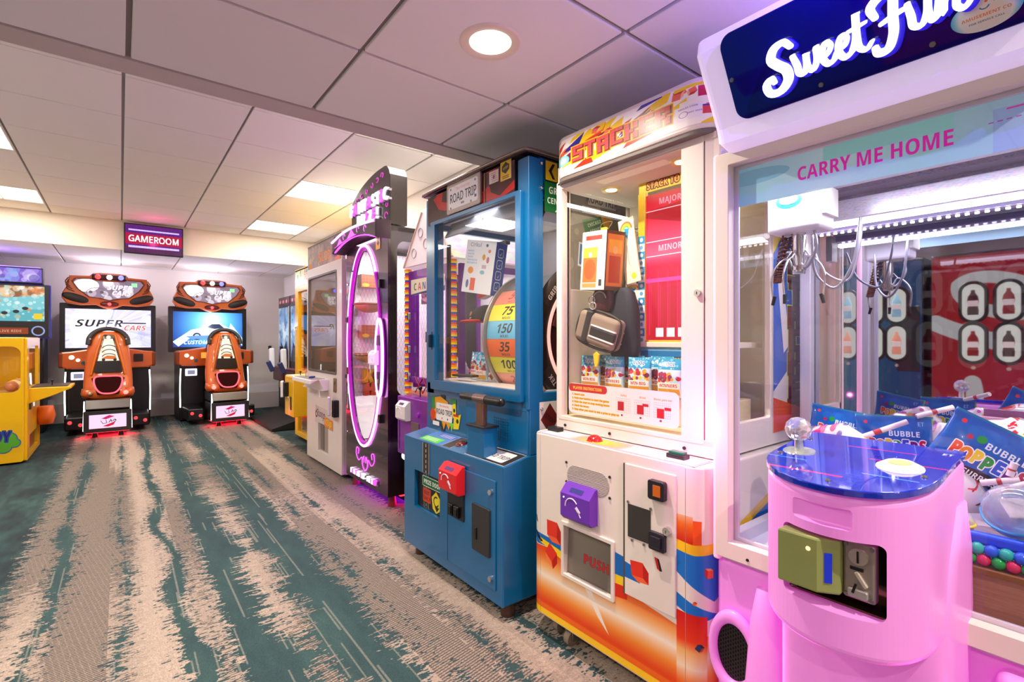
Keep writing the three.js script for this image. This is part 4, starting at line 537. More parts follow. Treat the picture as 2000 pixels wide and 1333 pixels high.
  const tg2 = P(scene, 'yellow_tag', poly([[0, 0.02], [0.015, 0.03], [0.03, 0.02], [0.026, -0.01], [0.018, -0.03], [0.008, -0.03], [0.003, -0.008]], 0.008, 0.002), M(0xe6c41a, 0.4), ...Wp(-0.2, 1.07, -0.18), 0, HALF, 0); tag(tg2, 'yellow hand-shaped tag hanging below the brown bag', 'tag');
  const pack = tag(P(scene, 'toy_pack', frontUV(bagG(0.075, 0.26, 0.02), 0.075, 0.26), PM(cv(128, 400, (x, w, h) => { rect(x, '#f0ead0', 0, 0, w, h); x.lineWidth = 12; ['#e86a3a', '#f2c83a', '#6ac03a'].forEach((c, i) => { x.strokeStyle = c; x.beginPath(); x.arc(64, 70, 46 - i * 12, PI, 2 * PI); x.stroke(); }); fillPoly(x, '#1a8ac0', [50, 60], [90, 70], [70, 130], [56, 110]); disc(x, '#d8d83a', 80, 360, 20); rect(x, '#b8b0a0', 58, 170, 8, 120); }), 0.3), ...Wp(-0.1, 1.37, -0.295), 0, HALF, 0.16), 'tall white pack with a rainbow print beside the red display', 'toy pack');
  const toy2 = tag(P(scene, 'toy_pack', frontUV(bagG(0.06, 0.12, 0.02), 0.06, 0.12), pack.material, ...Wp(-0.12, 1.25, -0.32), 0, HALF + 0.2, 0), 'small rainbow pack hanging lower beside the red display', 'toy pack');
  const yb = tag(P(scene, 'boxed_prize', decalBox(0.08, 0.15, 0.06), [white, white, white, white, PM(cv(128, 256, (x, w, h) => { rect(x, '#d9c41a', 0, 0, w, h); rect(x, '#3a5a1a', 10, 140, 100, 40); rect(x, '#7a3a1a', 30, 120, 60, 30); rect(x, '#3a5aa8', 0, 200, w, 56); disc(x, '#e86a1a', 64, 60, 24); }), 0.4), white], ...Wp(-0.11, 1.43, -0.4), 0, HALF + 0.1, 0.08), 'yellow and blue box behind the orange box in the STACKER window', 'box');
  const wt = [candyPrint('#e8d23a', 'WIN BIG'), candyPrint('#8a2a6a', 'WINNERS')];
  const g = 'candy bags in the STACKER window';
  [[-0.275, -0.24], [-0.15, -0.24], [-0.03, -0.24], [0.1, -0.24]].forEach(([a, b], i) => pouch('candy_bag', ['leftmost', 'second from left', 'third from left', 'rightmost'][i] + ' front-row candy bag with blue top in the STACKER window', g, 0.095, 0.135, 0.03, wt[i % 2], ...Wp(a, 0.946, b), -0.02, HALF + rr(-0.15, 0.15), 0));
  [[-0.215, -0.287], [-0.09, -0.287], [0.035, -0.287]].forEach(([a, b], i) => pouch('candy_bag', ['left', 'middle', 'right'][i] + ' second-row candy bag with blue top in the STACKER window', g, 0.095, 0.135, 0.03, wt[(i + 1) % 2], ...Wp(a, 0.95, b), 0, HALF + rr(-0.2, 0.2), 0));
  const arch = PM(cv(160, 200, (x, w, h) => { rect(x, '#cfe0d8', 0, 0, w, h); x.lineWidth = 14; ['#1a6aa8', '#e8b43a', '#c83a5a'].forEach((c, i) => { x.strokeStyle = c; x.beginPath(); x.arc(80, 90, 62 - i * 16, PI, 2 * PI); x.stroke(); }); disc(x, '#c8287a', 30, 110, 14); disc(x, '#c8287a', 130, 110, 14); }), 0.3);
  [[-0.2, -0.4], [-0.07, -0.4], [0.06, -0.4]].forEach(([a, b], i) => tag(P(scene, 'toy_pack', frontUV(bagG(0.1, 0.165, 0.02), 0.1, 0.165), arch, ...Wp(a, 0.945, b), 0, HALF, 0), ['left', 'middle', 'right'][i] + ' rainbow-arch toy pack behind the candy bags', 'toy pack', 'rainbow-arch packs'));
  const shelf = P(t, 'candy_shelf', B(0.6, 0.1, 0.2, 0.004), M(0xd8c8a0, 0.5), -0.02, 0.89, -0.36);
}

// ---------------------------------------------------------------- blue crane game
{
  const cx = -2.03, X0 = 1.34;
  const t = thing('road_trip_machine', 'blue prize game with ROAD TRIP plate header, handle lever and number wheel', 'arcade game', X0, 0, cx, HALF);
  const blue = M(0x056498, 0.3, 0.05, { clearcoat: 0.5, clearcoatRoughness: 0.15 }), W2 = 0.4425, BZ = 0.135, UZB = -0.78;
  // base with sloping deck: the side profile is extruded across the machine
  const prof = [[UZB, 0.066], [BZ, 0.066], [BZ, 0.632], [0.0, 0.66], [UZB, 0.66]];
  const baseG = new THREE.ExtrudeGeometry(new THREE.Shape(prof.map((p) => new THREE.Vector2(...p))), { depth: 2 * W2 - 0.012, bevelEnabled: true, bevelThickness: 0.006, bevelSize: 0.006, bevelOffset: -0.006, bevelSegments: 3 }); baseG.rotateY(-PI / 2).translate(W2 - 0.006, 0, 0);
  P(t, 'base_cabinet', cut(baseG, at(new THREE.BoxGeometry(0.262, 0.19, 0.3), -0.19, 0.376, BZ)), blue);
  for (const [a, b] of [[-0.37, 0.07], [0.39, 0.07], [-0.37, -0.7], [0.39, -0.7]]) P(t, 'leg', merge(at(CY(0.026, 0.03, 0.066, 18), 0, 0.033, 0)), M(0x4a342a, 0.35, 0.3), a, 0, b);
  // prize door
  P(t, 'prize_box', B(0.26, 0.188, 0.006, 0.002), M(0x14100e, 0.5), -0.19, 0.376, BZ - 0.14);
  P(t, 'prize_door', decalBox(0.256, 0.184, 0.006), [black, black, black, black, PM(cv(512, 368, (x, w, h) => { rect(x, '#14100e', 0, 0, w, h); rect(x, '#2c2724', 130, 0, 90, h); for (let i = 0; i < 9; i++) rect(x, '#d8d0c0', 172, 8 + i * 44, 7, 24); rect(x, '#e8e2d4', 128, 0, 3, h); rect(x, '#e8e2d4', 220, 0, 3, h); x.fillStyle = '#0e6a3a'; x.beginPath(); x.roundRect(100, 40, 390, 100, 16); x.fill(); x.strokeStyle = '#e4efe4'; x.lineWidth = 6; x.stroke(); txt(x, 'PRIZE DOOR', 296, 92, 62, '#f2f6f0', { sx: 0.95 }); rect(x, '#c8401c', 110, 160, 160, 140); txt(x, 'EXIT', 190, 205, 54, '#5a1408'); txt(x, 'ONLY', 190, 262, 54, '#5a1408'); fillPoly(x, '#e6d21a', [290, 220], [380, 150], [470, 220], [450, 330], [380, 366], [310, 330]); x.strokeStyle = '#1a1408'; x.lineWidth = 14; x.beginPath(); x.arc(380, 250, 46, 0.4, 5.2); x.stroke(); fillPoly(x, '#1a1408', [350, 300], [440, 300], [390, 350]); })), black], -0.19, 0.376, BZ - 0.022);
  decal(t, 'road_print', 0.075, 0.15, PM(cv(96, 192, (x, w, h) => { rect(x, '#2e2b2c', 0, 0, w, h); rect(x, '#c9c4bc', 4, 0, 5, h); rect(x, '#c9c4bc', w - 9, 0, 5, h); for (let i = 0; i < 6; i++) rect(x, '#d9d2c4', 45, 6 + i * 34, 7, 20); })), -0.195, 0.552, BZ + 0.0012, 0, 0, 0, 0.0015, darkGrey);
  // right service door, reader, coin parts
  P(t, 'service_door', plate(0.375, 0.45, 0.006, 0.004), blue, 0.21, 0.343, BZ - 0.0005); for (const b of [0.517, 0.16]) P(t, 'door_lock', at(CY(0.011, 0.012, 0.014, 22), 0, 0, 0, PI / 2), chrome, 0.368, b, BZ + 0.008);
  P(t, 'door_hinge', CY(0.004, 0.004, 0.45, 8), M(0x1d4c74, 0.4, 0.3), 0.022, 0.343, BZ + 0.003);
  P(t, 'coin_panel', plate(0.135, 0.24, 0.006, 0.003), M(0x17171a, 0.4), 0.1, 0.455, BZ + 0.005); for (const a of [0.07, 0.12]) P(t, 'reject_button', merge(plate(0.04, 0.05, 0.014, 0.003), at(B(0.026, 0.034, 0.008, 0.002), 0, 0, 0.014)), black, a, 0.37, BZ + 0.01);
  P(t, 'bill_panel', plate(0.13, 0.2, 0.008, 0.006), M(0x2d2b2b, 0.45), 0.3, 0.343, BZ + 0.005); P(t, 'bill_latch', B(0.012, 0.05, 0.008, 0.002), black, 0.27, 0.32, BZ + 0.014);
  const cr = cardReader(t, M(0xd81c22, 0.3), 0x8a3a9a, 0.1, 0.52, BZ + 0.01, 1.1); cr.scale.y = 1.0;
  // deck parts
  const slope = -Math.atan2(0.028, 0.135), dk = (z) => 0.632 + (BZ - z) / 0.135 * 0.028;
  const deckPrint = (name, w, h, x, m) => decal(t, name, w, h, m, x, dk(0.066) + 0.001, 0.066, slope + 0 - PI / 2 + 2 * -slope, 0, 0, 0.0015);
  deckPrint('deck_print', 0.3, 0.115, -0.14, PM(cv(512, 200, (x, w, h) => { rect(x, '#3a7cc0', 0, 0, w, h); fillPoly(x, '#3fc43a', [0, 120], [300, 110], [300, 200], [0, 200]); rect(x, '#3a4fb8', 120, 20, 250, 60); rect(x, '#2a2624', 390, 0, 122, h); for (let i = 0; i < 3; i++) rect(x, '#cfd8f0', 140, 28 + i * 18, 200, 7); for (let i = 0; i < 3; i++) rect(x, '#d9f2c0', 30, 130 + i * 20, 220, 8); rect(x, '#bdb4aa', 380, 0, 6, h); })));
  deckPrint('deck_plate_print', 0.29, 0.125, 0.29, PM(cv(512, 220, (x, w, h) => { rect(x, '#2a2625', 0, 0, w, h); rect(x, '#cbbfae', 0, 0, w, 5); rect(x, '#cbbfae', 0, h - 5, w, 5); x.fillStyle = '#dcd8d6'; x.beginPath(); x.roundRect(150, 30, 300, 160, 16); x.fill(); txt(x, 'ROAD TRIP', 300, 118, 70, '#2c2a3a', { sx: 0.8 }); })));
  P(t, 'red_button', new THREE.LatheGeometry([[0.0001, 0.014], [0.02, 0.012], [0.026, 0.004], [0.029, 0]].map((p) => new THREE.Vector2(...p)), 26), M(0x5a1210, 0.25), 0.02, dk(0.066), 0.066, 0.2); P(t, 'green_button', B(0.055, 0.016, 0.036, 0.004), M(0x0f6a3c, 0.25), 0.055, dk(0.025) + 0.006, 0.025, 0.2);
  // lever
  const lv = P(t, 'lever_box', merge(at(B(0.125, 0.13, 0.075, 0.004), 0, 0.0, 0)), blue, 0.225, 0.70, 0.085); P(lv, 'collar', B(0.14, 0.01, 0.085, 0.003), M(0x17191c, 0.4), 0, 0.068, 0);
  P(lv, 'lever_stem', B(0.052, 0.12, 0.03, 0.006, 2), M(0x8a6a58, 0.3, 0.75), 0, 0.125, 0.004); P(lv, 'grip_centre', at(CY(0.021, 0.021, 0.09, 22), 0, 0, 0, 0, 0, PI / 2), M(0x75605a, 0.3, 0.6), 0, 0.185, 0.006);
  for (const s of [-1, 1]) P(lv, 'hand_grip', merge(at(CY(0.019, 0.019, 0.1, 20), s * 0.095, 0, 0, 0, 0, PI / 2), at(SP(0.019, 18, 12), s * 0.145, 0, 0)), black, 0, 0.185, 0.006);
  P(t, 'speaker_holes', merge(...Array.from({ length: 63 }, (_, i) => at(CY(0.003, 0.003, 0.002, 8), 0.2 + (i % 7) * 0.0165, 0.70 + Math.floor(i / 7) * 0.0115, 0.001, PI / 2))), M(0x083a5e, 0.5), 0.0, 0, 0);
  // sticker collage below the window
  const clear = (w, h, d) => new THREE.MeshPhysicalMaterial({ map: cv(w, h, d), transparent: true, roughness: 0.3 });
  decal(t, 'sign_sticker', 0.36, 0.19, clear(640, 340, (x, w, h) => { x.clearRect(0, 0, w, h); rect(x, '#2c2a2a', 210, 0, 70, h); fillPoly(x, '#e89a1c', [60, 40], [200, 20], [330, 60], [420, 200], [350, 320], [300, 260], [260, 330], [220, 250], [90, 240]); fillPoly(x, '#1c8a44', [30, 40], [95, 20], [100, 150], [40, 160]); fillPoly(x, '#d8401c', [0, 190], [50, 140], [110, 180], [90, 260], [30, 270]); fillPoly(x, '#7ad24a', [330, 240], [440, 250], [400, 330], [380, 280]); fillPoly(x, '#e6d21a', [400, 80], [470, 60], [480, 180], [420, 200]); fillPoly(x, '#e6d21a', [440, 190], [560, 150], [520, 290], [430, 300]); disc(x, '#2a2410', 446, 128, 18); disc(x, '#2a2410', 500, 220, 20); rect(x, '#1c8a44', 380, 30, 100, 36); rect(x, '#c82a1c', 430, 160, 90, 22); rect(x, '#f2f0ea', 50, 262, 130, 46); x.strokeStyle = '#222'; x.lineWidth = 5; x.strokeRect(50, 262, 130, 46); x.fillStyle = '#ece6e2'; x.beginPath(); x.roundRect(120, 80, 290, 170, 18); x.fill(); x.lineWidth = 3; x.strokeStyle = '#aaa'; x.stroke(); txt(x, 'The Amazing', 265, 108, 26, '#d85a4a', { f: 'serif' }); txt(x, 'ROAD TRIP', 265, 166, 72, '#2a2838', { sx: 0.78 }); disc(x, '#d86a6a', 230, 225, 10); disc(x, '#4a4a5a', 330, 225, 10); }), -0.215, 0.76, 0.0015, 0, 0, 0, 0.0015, GL);
  // upper cabinet posts and rails
  const TOPY = 1.93, rail = (n, w, h, x, y, z = -0.03, d = 0.06) => P(t, n, B(w, h, d, 0.005, 2), blue, x, y, z);
  rail('lower_rail', 0.86, 0.075, 0.0, 0.877); rail('front_post', 0.09, 1.07, -0.398, 1.385); rail('front_post', 0.075, 1.07, 0.405, 1.385);
  rail('lower_panel', 0.87, 0.19, 0.0, 0.752, -0.05, 0.098);
  P(t, 'window_frame', plate(0.775, 0.9, 0.02, 0.006, [[0.005, 0.015, 0.69, 0.83, 0.004]]), blue, 0.025, 1.33, 0.0);
  P(t, 'hinge', merge(...Array.from({ length: 9 }, (_, i) => at(CY(0.006, 0.006, 0.1, 10), 0.436, 0.92 + i * 0.105, -0.008))), M(0x0a4f80, 0.3, 0.3));
  P(t, 'post_bracket', B(0.02, 0.06, 0.03, 0.004), black, -0.455, 1.16, -0.02); P(t, 'door_handle', merge(at(B(0.02, 0.07, 0.02, 0.005, 2), 0, 0, 0), at(B(0.012, 0.1, 0.008, 0.003), 0, 0, -0.012)), M(0x14324c, 0.3, 0.4), -0.345, 1.14, 0.03);
  pane(t, 'front_glass', 0.7, 0.83, 0.03, 1.345, 0.008);
  for (const s of [-1, 1]) { P(t, 'rear_post', B(0.06, 1.27, 0.08, 0.005, 2), blue, s * 0.41, 1.29, UZB + 0.05); P(t, 'side_post', B(0.02, 1.26, 0.075, 0.004), blue, s * 0.432, 1.29, -0.045); P(t, 'side_rail', B(0.03, 0.26, 0.66, 0.004), blue, s * 0.425, 0.79, -0.4); P(t, 'side_rail', B(0.03, 0.17, 0.66, 0.004), blue, s * 0.42, 1.845, -0.4); pane(t, 'side_glass', 0.64, 0.84, s * 0.425, 1.34, -0.4, PI / 2); }
  for (const b of [1.9, 1.795, 0.85]) P(t, 'cap_bolt', at(SP(0.008, 12, 8), 0, 0, 0), chrome, 0.445, b, -0.07);
  P(t, 'lid', B(0.895, 0.02, 0.81, 0.008, 3), M(0x241a18, 0.25), 0.0, TOPY + 0.012, -0.385); P(t, 'lid_trim', tube([[-0.447, TOPY + 0.012, -0.75], [-0.447, TOPY + 0.012, 0.018], [-0.442, TOPY + 0.012, 0.022], [0.442, TOPY + 0.012, 0.022], [0.447, TOPY + 0.012, 0.018], [0.447, TOPY + 0.012, -0.75]], 0.008, 160), M(0x8a7a72, 0.25, 0.7));
  const hm = PM(cv(768, 160, (x, w, h) => { rect(x, '#2a1512', 0, 0, w, h); blur(x, w, h, 26, ['#4a1512', '#1a0c0a', '#3a1210'], 20, 60, 0.5); for (const [a, b, c] of [[60, 20, 1], [520, 90, -1]]) { fillPoly(x, '#b81414', [a, b], [a + 60, b - 20], [a + 80, b + 30], [a + 150, b + 50], [a + 130, b + 90], [a + 60, b + 70]); } fillPoly(x, '#c01a14', [90, 0], [160, 0], [150, 60], [200, 90], [200, 110], [130, 70]); fillPoly(x, '#b81414', [480, 160], [520, 100], [600, 110], [660, 140], [768, 90], [768, 130], [640, 160]); fillPoly(x, '#a01010', [560, 0], [640, 0], [600, 40]); }), 0.2, { emissive: 0x401008, emissiveIntensity: 0.3 });
  P(t, 'header_panel', decalBox(0.765, 0.15, 0.012), [black, black, black, black, hm, black], -0.022, 1.846, 0.004);
  const lp = P(t, 'licence_plate', plate(0.305, 0.155, 0.01, 0.012), M(0x9a8a80, 0.35, 0.4), -0.035, 1.862, 0.011);
  decal(lp, 'plate_print', 0.29, 0.14, PM(cv(580, 280, (x, w, h) => { rect(x, '#b3a59c', 0, 0, w, h); x.fillStyle = '#eceaf0'; x.beginPath(); x.roundRect(24, 26, 530, 226, 26); x.fill(); txt(x, 'The Amazing', 290, 62, 38, '#e8a0a4', { f: 'serif' }); txt(x, 'ROAD TRIP', 292, 146, 118, '#23212c', { sx: 0.84, w: 'normal', stroke: '#23212c', lw: 4 }); rect(x, '#3a4fa0', 500, 190, 34, 26); rect(x, '#8a7a70', 260, 210, 60, 20); disc(x, '#7a6a60', 70, 50, 12); disc(x, '#7a6a60', 510, 50, 12); disc(x, '#6a5a50', 70, 240, 12); disc(x, '#6a5a50', 440, 240, 12); blur(x, w, 30, 10, ['#d9c83a'], 4, 10, 0.6); }), 0.3), 0, 0, 0.0105, 0, 0, 0, 0.001);
  P(t, 'header_divider', B(0.008, 0.15, 0.012, 0.002), M(0x8a5a40, 0.4), 0.14, 1.846, 0.008);
  decal(t, 'inspection_sticker', 0.07, 0.055, PM(cv(140, 110, (x, w, h) => { rect(x, '#e2cfca', 0, 0, w, h); for (let i = 0; i < 5; i++) rect(x, '#a8787a', 14 + i * 6, 16 + i * 18, 90, 6); disc(x, '#8a4a5a', 70, 56, 16); })), 0.212, 1.885, 0.0115); decal(t, 'yellow_sticker', 0.075, 0.088, PM(cv(150, 176, (x, w, h) => { rect(x, '#e8bc14', 0, 0, w, h); fillPoly(x, '#1a1408', [75, 18], [128, 50], [128, 90], [75, 122], [22, 90], [22, 50]); txt(x, 'STOP', 75, 70, 30, '#e8bc14', { rot: -0.2 }); rect(x, '#5a4a10', 26, 138, 98, 8); rect(x, '#5a4a10', 26, 154, 98, 8); })), 0.3, 1.893, 0.0115);
  // interior
  P(t, 'interior_floor', B(0.84, 0.02, 0.68, 0.002), M(0xe2dcd6, 0.4), 0, 0.915, -0.4); P(t, 'interior_roof', B(0.84, 0.02, 0.66, 0.002), M(0xdfe2ea, 0.5), 0, 1.80, -0.42); P(t, 'interior_back', B(0.84, 0.86, 0.01, 0.002), M(0xd6d4d4, 0.4), 0, 1.36, UZB + 0.1);
  const bf = P(t, 'upper_baffle', poly([[-0.33, 0], [0.35, 0], [0.35, 0.09], [-0.33, 0.09]], 0.01, 0.001), M(0xe4e8f2, 0.4), 0, 1.70, -0.06, -0.5);
  for (const a of [-0.3, 0.0, 0.28]) screw(bf, a, 0.05, 0.0105, 1, 0, chrome);
  P(t, 'baffle_panel', poly([[0.0, -0.09], [0.36, 0.03], [0.36, -0.12]], 0.008, 0.001), M(0x6a564c, 0.5), 0.0, 1.78, -0.2, -0.5);
  P(t, 'dark_rail', B(0.3, 0.02, 0.03, 0.003), M(0x5a5450, 0.4, 0.4), -0.17, 1.655, -0.25);
  area(t, 'cabinet_lamp', 0.6, 0.2, 0xf2f6ff, 2.6, 0.0, 1.785, -0.3, 0, 0, -0.3);
  P(t, 'interior_post', B(0.03, 0.72, 0.012, 0.003), M(0x3a2a22, 0.5), -0.3, 1.3, -0.06);
  P(t, 'number_flap', B(0.16, 0.012, 0.05, 0.003), M(0x3a2a20, 0.4), -0.2, 0.955, -0.1, 0, 0.15);
  // number drum
  const dR = 0.32, drum = P(t, 'number_drum', at(CY(dR - 0.003, dR - 0.003, 0.4, 64), 0, 0, 0, 0, 0, PI / 2), M(0x8f8a88, 0.4, 0.4), 0.19, 1.16, -0.42);
  P(drum, 'flange', merge(at(CY(dR + 0.02, dR + 0.02, 0.008, 64), -0.2, 0, 0, 0, 0, PI / 2), at(new THREE.TorusGeometry(dR + 0.016, 0.006, 10, 72), -0.2, 0, 0, 0, PI / 2)), M(0xa39c98, 0.3, 0.6));
  const nums = ['50', '75', '150', '35', '100', '25', '75', '50'], cols = ['#ec8f78', '#f0e23a', '#62b8dc', '#ee6a26', '#e4dc30', '#e89a86', '#e4dc30', '#ec8f78'];
  const bands = cv(512, 1408, (x, w, h) => { for (let i = 0; i < 8; i++) { rect(x, cols[i], 0, i * 176, w, 176); txt(x, nums[i], 180, i * 176 + 74, 128, i === 0 || i === 5 ? '#b85a5a' : '#2f2c2c', { w: 'italic bold', sx: 0.8 }); txt(x, 'MILES', 190, i * 176 + 150, 34, i === 0 || i === 5 ? '#b85a5a' : '#3a3634', { sx: 0.9 }); } });
  const bandM = PM(bands, 0.35);
  for (let i = 0; i < 8; i++) { const a0 = 46 - i * 16, n = 6, pos = [], uv = [], ix = []; for (let k = 0; k <= n; k++) { const a = (a0 - (k / n) * 15.8) * PI / 180, v = 1 - (i + k / n) / 8; for (const s of [0, 1]) { pos.push(-0.19 + s * 0.38, dR * Math.sin(a), dR * Math.cos(a)); uv.push(s, v); } } for (let k = 0; k < n; k++) { const q = k * 2; ix.push(q, q + 2, q + 1, q + 1, q + 2, q + 3); } const g = new THREE.BufferGeometry(); g.setAttribute('position', new THREE.Float32BufferAttribute(pos, 3)); g.setAttribute('uv', new THREE.Float32BufferAttribute(uv, 2)); g.setIndex(ix); g.computeVertexNormals(); P(drum, 'number_band', g, bandM); }
  P(t, 'drum_bracket', merge(at(CY(0.02, 0.02, 0.42, 14), 0, 0, 0, 0, 0, PI / 2), at(B(0.02, 0.26, 0.06, 0.003), -0.2, -0.12, 0), at(B(0.02, 0.26, 0.06, 0.003), 0.2, -0.12, 0)), steel, 0.19, 1.16, -0.42);
  // near side: printed road-sign panel, tyre with a lit ring
  const tyre = cv(1024, 1024, (x, w, h) => {
    rect(x, '#8d867c', 0, 0, w, h); blur(x, w, h, 60, ['#a39a8a', '#766e64', '#c9bfa8'], 20, 80, 0.35);
    rect(x, '#d9d2c4', 300, 0, 400, 130); txt(x, 'ROAD TRIP', 500, 70, 110, '#4a4540', { sx: 0.8 }); rect(x, '#efe9da', 220, 150, 260, 70); txt(x, 'ONE WAY', 350, 186, 60, '#2c2a28'); rect(x, '#e8a01c', 420, 160, 240, 90); fillPoly(x, '#e8a01c', [480, 250], [640, 250], [560, 380]);
    fillPoly(x, '#1a7a3e', [220, 300], [480, 220], [560, 420], [300, 520]); ['CHICAGO', 'DENVER', 'DALLAS'].forEach((s, i) => txt(x, s, 390 + i * 22, 310 + i * 62, 50, '#e8f2e6', { rot: -0.38, sx: 0.9 })); fillPoly(x, '#e9eef2', [180, 520], [360, 560], [340, 800], [160, 760]); fillPoly(x, '#2a72b8', [196, 540], [346, 572], [330, 780], [178, 742]);
    rect(x, '#e8b41c', 560, 430, 420, 60); rect(x, '#2a2620', 600, 446, 260, 26); fillPoly(x, '#e4d21a', [700, 760], [900, 760], [800, 960]); fillPoly(x, '#1a1612', [560, 900], [700, 860], [720, 1000], [560, 1010]);
  });
  const sideM = PM(tyre, 0.35);
  decal(t, 'side_print', 0.5, 0.47, sideM, 0.4345, 1.6, -0.47, 0, PI / 2, 0, 0.002, darkGrey);
  const ty = P(t, 'tyre_emblem', new THREE.LatheGeometry([[0.2, 0.0], [0.27, 0.006], [0.3, 0.02], [0.34, 0.022], [0.362, 0.012], [0.365, 0]].map((p) => new THREE.Vector2(...p)), 64).rotateZ(-PI / 2), M(0x2a201e, 0.5), 0.392, 1.16, -0.42);
  P(ty, 'rim', at(CY(0.262, 0.262, 0.006, 48), 0.003, 0, 0, 0, 0, PI / 2), M(0x3a1418, 0.3, 0.3)); P(ty, 'light_ring', new THREE.TorusGeometry(0.272, 0.009, 10, 60).rotateY(PI / 2).translate(0.01, 0, 0), E(0xffa89a, 1.6)); P(ty, 'spokes', merge(...[0, 1, 2, 3, 4].map((k) => at(B(0.008, 0.24, 0.06, 0.003), 0.008, 0.13 * Math.cos(k * 1.257), 0.13 * Math.sin(k * 1.257), k * 1.257))), M(0x6a3a3a, 0.35, 0.4));
  for (const [s, a] of [['GRIP', 2.5], ['TEK', -2.5]]) decal(ty, 'tyre_lettering', 0.13, 0.05, clear(260, 100, (x, w, h) => { x.clearRect(0, 0, w, h); txt(x, s, w / 2, h / 2, 64, '#d9c2c2'); }), 0.024, 0.322 * Math.sin(a), 0.322 * -Math.cos(a), 0, 0, 0, 0.001, GL).rotation.set(0, PI / 2, a > 0 ? PI / 2 - 0.65 : PI / 2 + 0.65, 'YXZ');
  decal(t, 'chevron_sign', 0.075, 0.09, PM(cv(128, 150, (x, w, h) => { rect(x, '#2a2420', 0, 0, w, h); rect(x, '#e8c41c', 6, 6, w - 12, h - 12); fillPoly(x, '#16120c', [88, 20], [100, 20], [66, 75], [100, 130], [76, 130], [36, 75], [74, 20]); }), 0.3), 0.441, 1.878, -0.13, 0, PI / 2, 0, 0.002, black);
  decal(t, 'exit_sign', 0.16, 0.13, PM(cv(320, 260, (x, w, h) => { rect(x, '#0f6a34', 0, 0, w, h); txt(x, 'GREEN', 170, 70, 84, '#eef6ee', { sx: 0.9 }); txt(x, 'CENTRAL', 170, 160, 72, '#eef6ee', { sx: 0.9 }); fillPoly(x, '#eef6ee', [160, 210], [200, 250], [120, 250]); }), 0.3), 0.441, 1.765, -0.17, 0, PI / 2, 0, 0.002, black);
  decal(t, 'warning_print', 0.12, 0.16, PM(cv(160, 210, (x, w, h) => { rect(x, '#e6ded4', 0, 0, w, h); fillPoly(x, '#6a1a18', [80, 10], [150, 100], [80, 190], [10, 100]); txt(x, 'STOP', 80, 100, 36, '#1c0808', { rot: 0.6 }); }), 0.4), 0.442, 0.80, -0.12, 0, PI / 2, 0, 0.002, black);
  // prizes in the blue game
  const Wp = (lx, y, lz) => [X0 - lz, y, cx + lx];
  const bx = thing('boxed_prize', 'white and blue water bottle box hanging in the blue ROAD TRIP window', 'box', ...Wp(-0.11, 1.385, -0.14), HALF + 0.35); bx.rotation.z = -0.16; bx.rotation.order = 'YXZ';
  const f1 = PM(cv(300, 420, (x, w, h) => { rect(x, '#e9edf4', 0, 0, w, h); txt(x, 'Cirkul', 96, 34, 44, '#3a6ab0', { w: 'normal' }); disc(x, '#3a5a9a', 210, 36, 12); ['MAKES', 'WATER', 'TASTE', 'FANTASTIC', 'INSTANTLY'].forEach((s, i) => txt(x, s, 20, 84 + i * 24, 20, '#8ab0d8', { align: 'left' })); disc(x, '#e8902a', 70, 240, 28); disc(x, '#7ac0d0', 190, 250, 24, 16); rect(x, '#e0603a', 80, 300, 50, 100); disc(x, '#5a6a9a', 50, 350, 14, 34); disc(x, '#d88a7a', 240, 80, 14); disc(x, '#d8a03a', 190, 130, 16, 24); disc(x, '#c06a8a', 232, 150, 14, 26); rect(x, '#c8b0c8', 180, 190, 44, 30); }), 0.3), f2 = PM(cv(140, 420, (x, w, h) => { rect(x, '#1a4aa8', 0, 0, w, h); x.strokeStyle = '#dfe8f4'; x.lineWidth = 6; for (let i = 0; i < 4; i++) { x.beginPath(); x.roundRect(34, 50 + i * 88, 68, 66, 16); x.stroke(); fillPoly(x, '#b8cce8', [50, 88 + i * 88], [66, 104 + i * 88], [92, 64 + i * 88], [64, 94 + i * 88]); } }), 0.3);
  P(bx, 'carton', decalBox(0.185, 0.27, 0.1), [f2, f2, white, white, f1, f1], 0, 0.135, 0);
  const rb = tag(P(scene, 'boxed_prize', decalBox(0.12, 0.24, 0.05), [white, white, white, white, PM(cv(160, 320, (x, w, h) => { rect(x, '#d8401c', 0, 0, w, h); blur(x, w, h, 30, ['#f0a02a', '#b81c14', '#e86a1c'], 10, 30, 0.8); }), 0.4), white], ...Wp(-0.215, 1.50, -0.24), 0, HALF + 0.1, 0.25), 'red and orange pack behind the white water bottle box', 'box');
  const cap = thing('baseball_cap', 'black cap with a gold emblem and red brim in the ROAD TRIP window', 'cap', ...Wp(-0.17, 1.245, -0.22), HALF - 0.5);
  P(cap, 'crown', new THREE.SphereGeometry(0.085, 28, 16, 0, 2 * PI, 0, PI / 2).scale(1, 1.05, 1.1), M(0x191513, 0.9)); P(cap, 'brim', loft([{ y: -0.006, z: 0.075, a: 0.075, b: 0.075 }, { y: 0.004, z: 0.07, a: 0.078, b: 0.07 }, { y: 0.008, z: 0.06, a: 0.07, b: 0.06 }]), M(0xc81a22, 0.8)); P(cap, 'emblem', poly([[-0.03, -0.004], [-0.024, 0.006], [-0.01, 0.006], [-0.006, 0.012], [0.012, 0.012], [0.01, 0.004], [0.03, 0.004], [0.024, -0.006], [0.01, -0.006], [0.006, -0.012], [-0.012, -0.012], [-0.01, -0.004]], 0.006, 0.001), M(0xd8b87a, 0.35, 0.6), 0, 0.04, 0.084, -0.35); P(cap, 'lettering', B(0.06, 0.006, 0.004, 0.001), M(0xbfae98, 0.6), 0, 0.018, 0.09, -0.15);
  const tx = [candyPrint('#e8d23a', 'WINNER'), candyPrint('#3a8ac0', 'SOURS')];
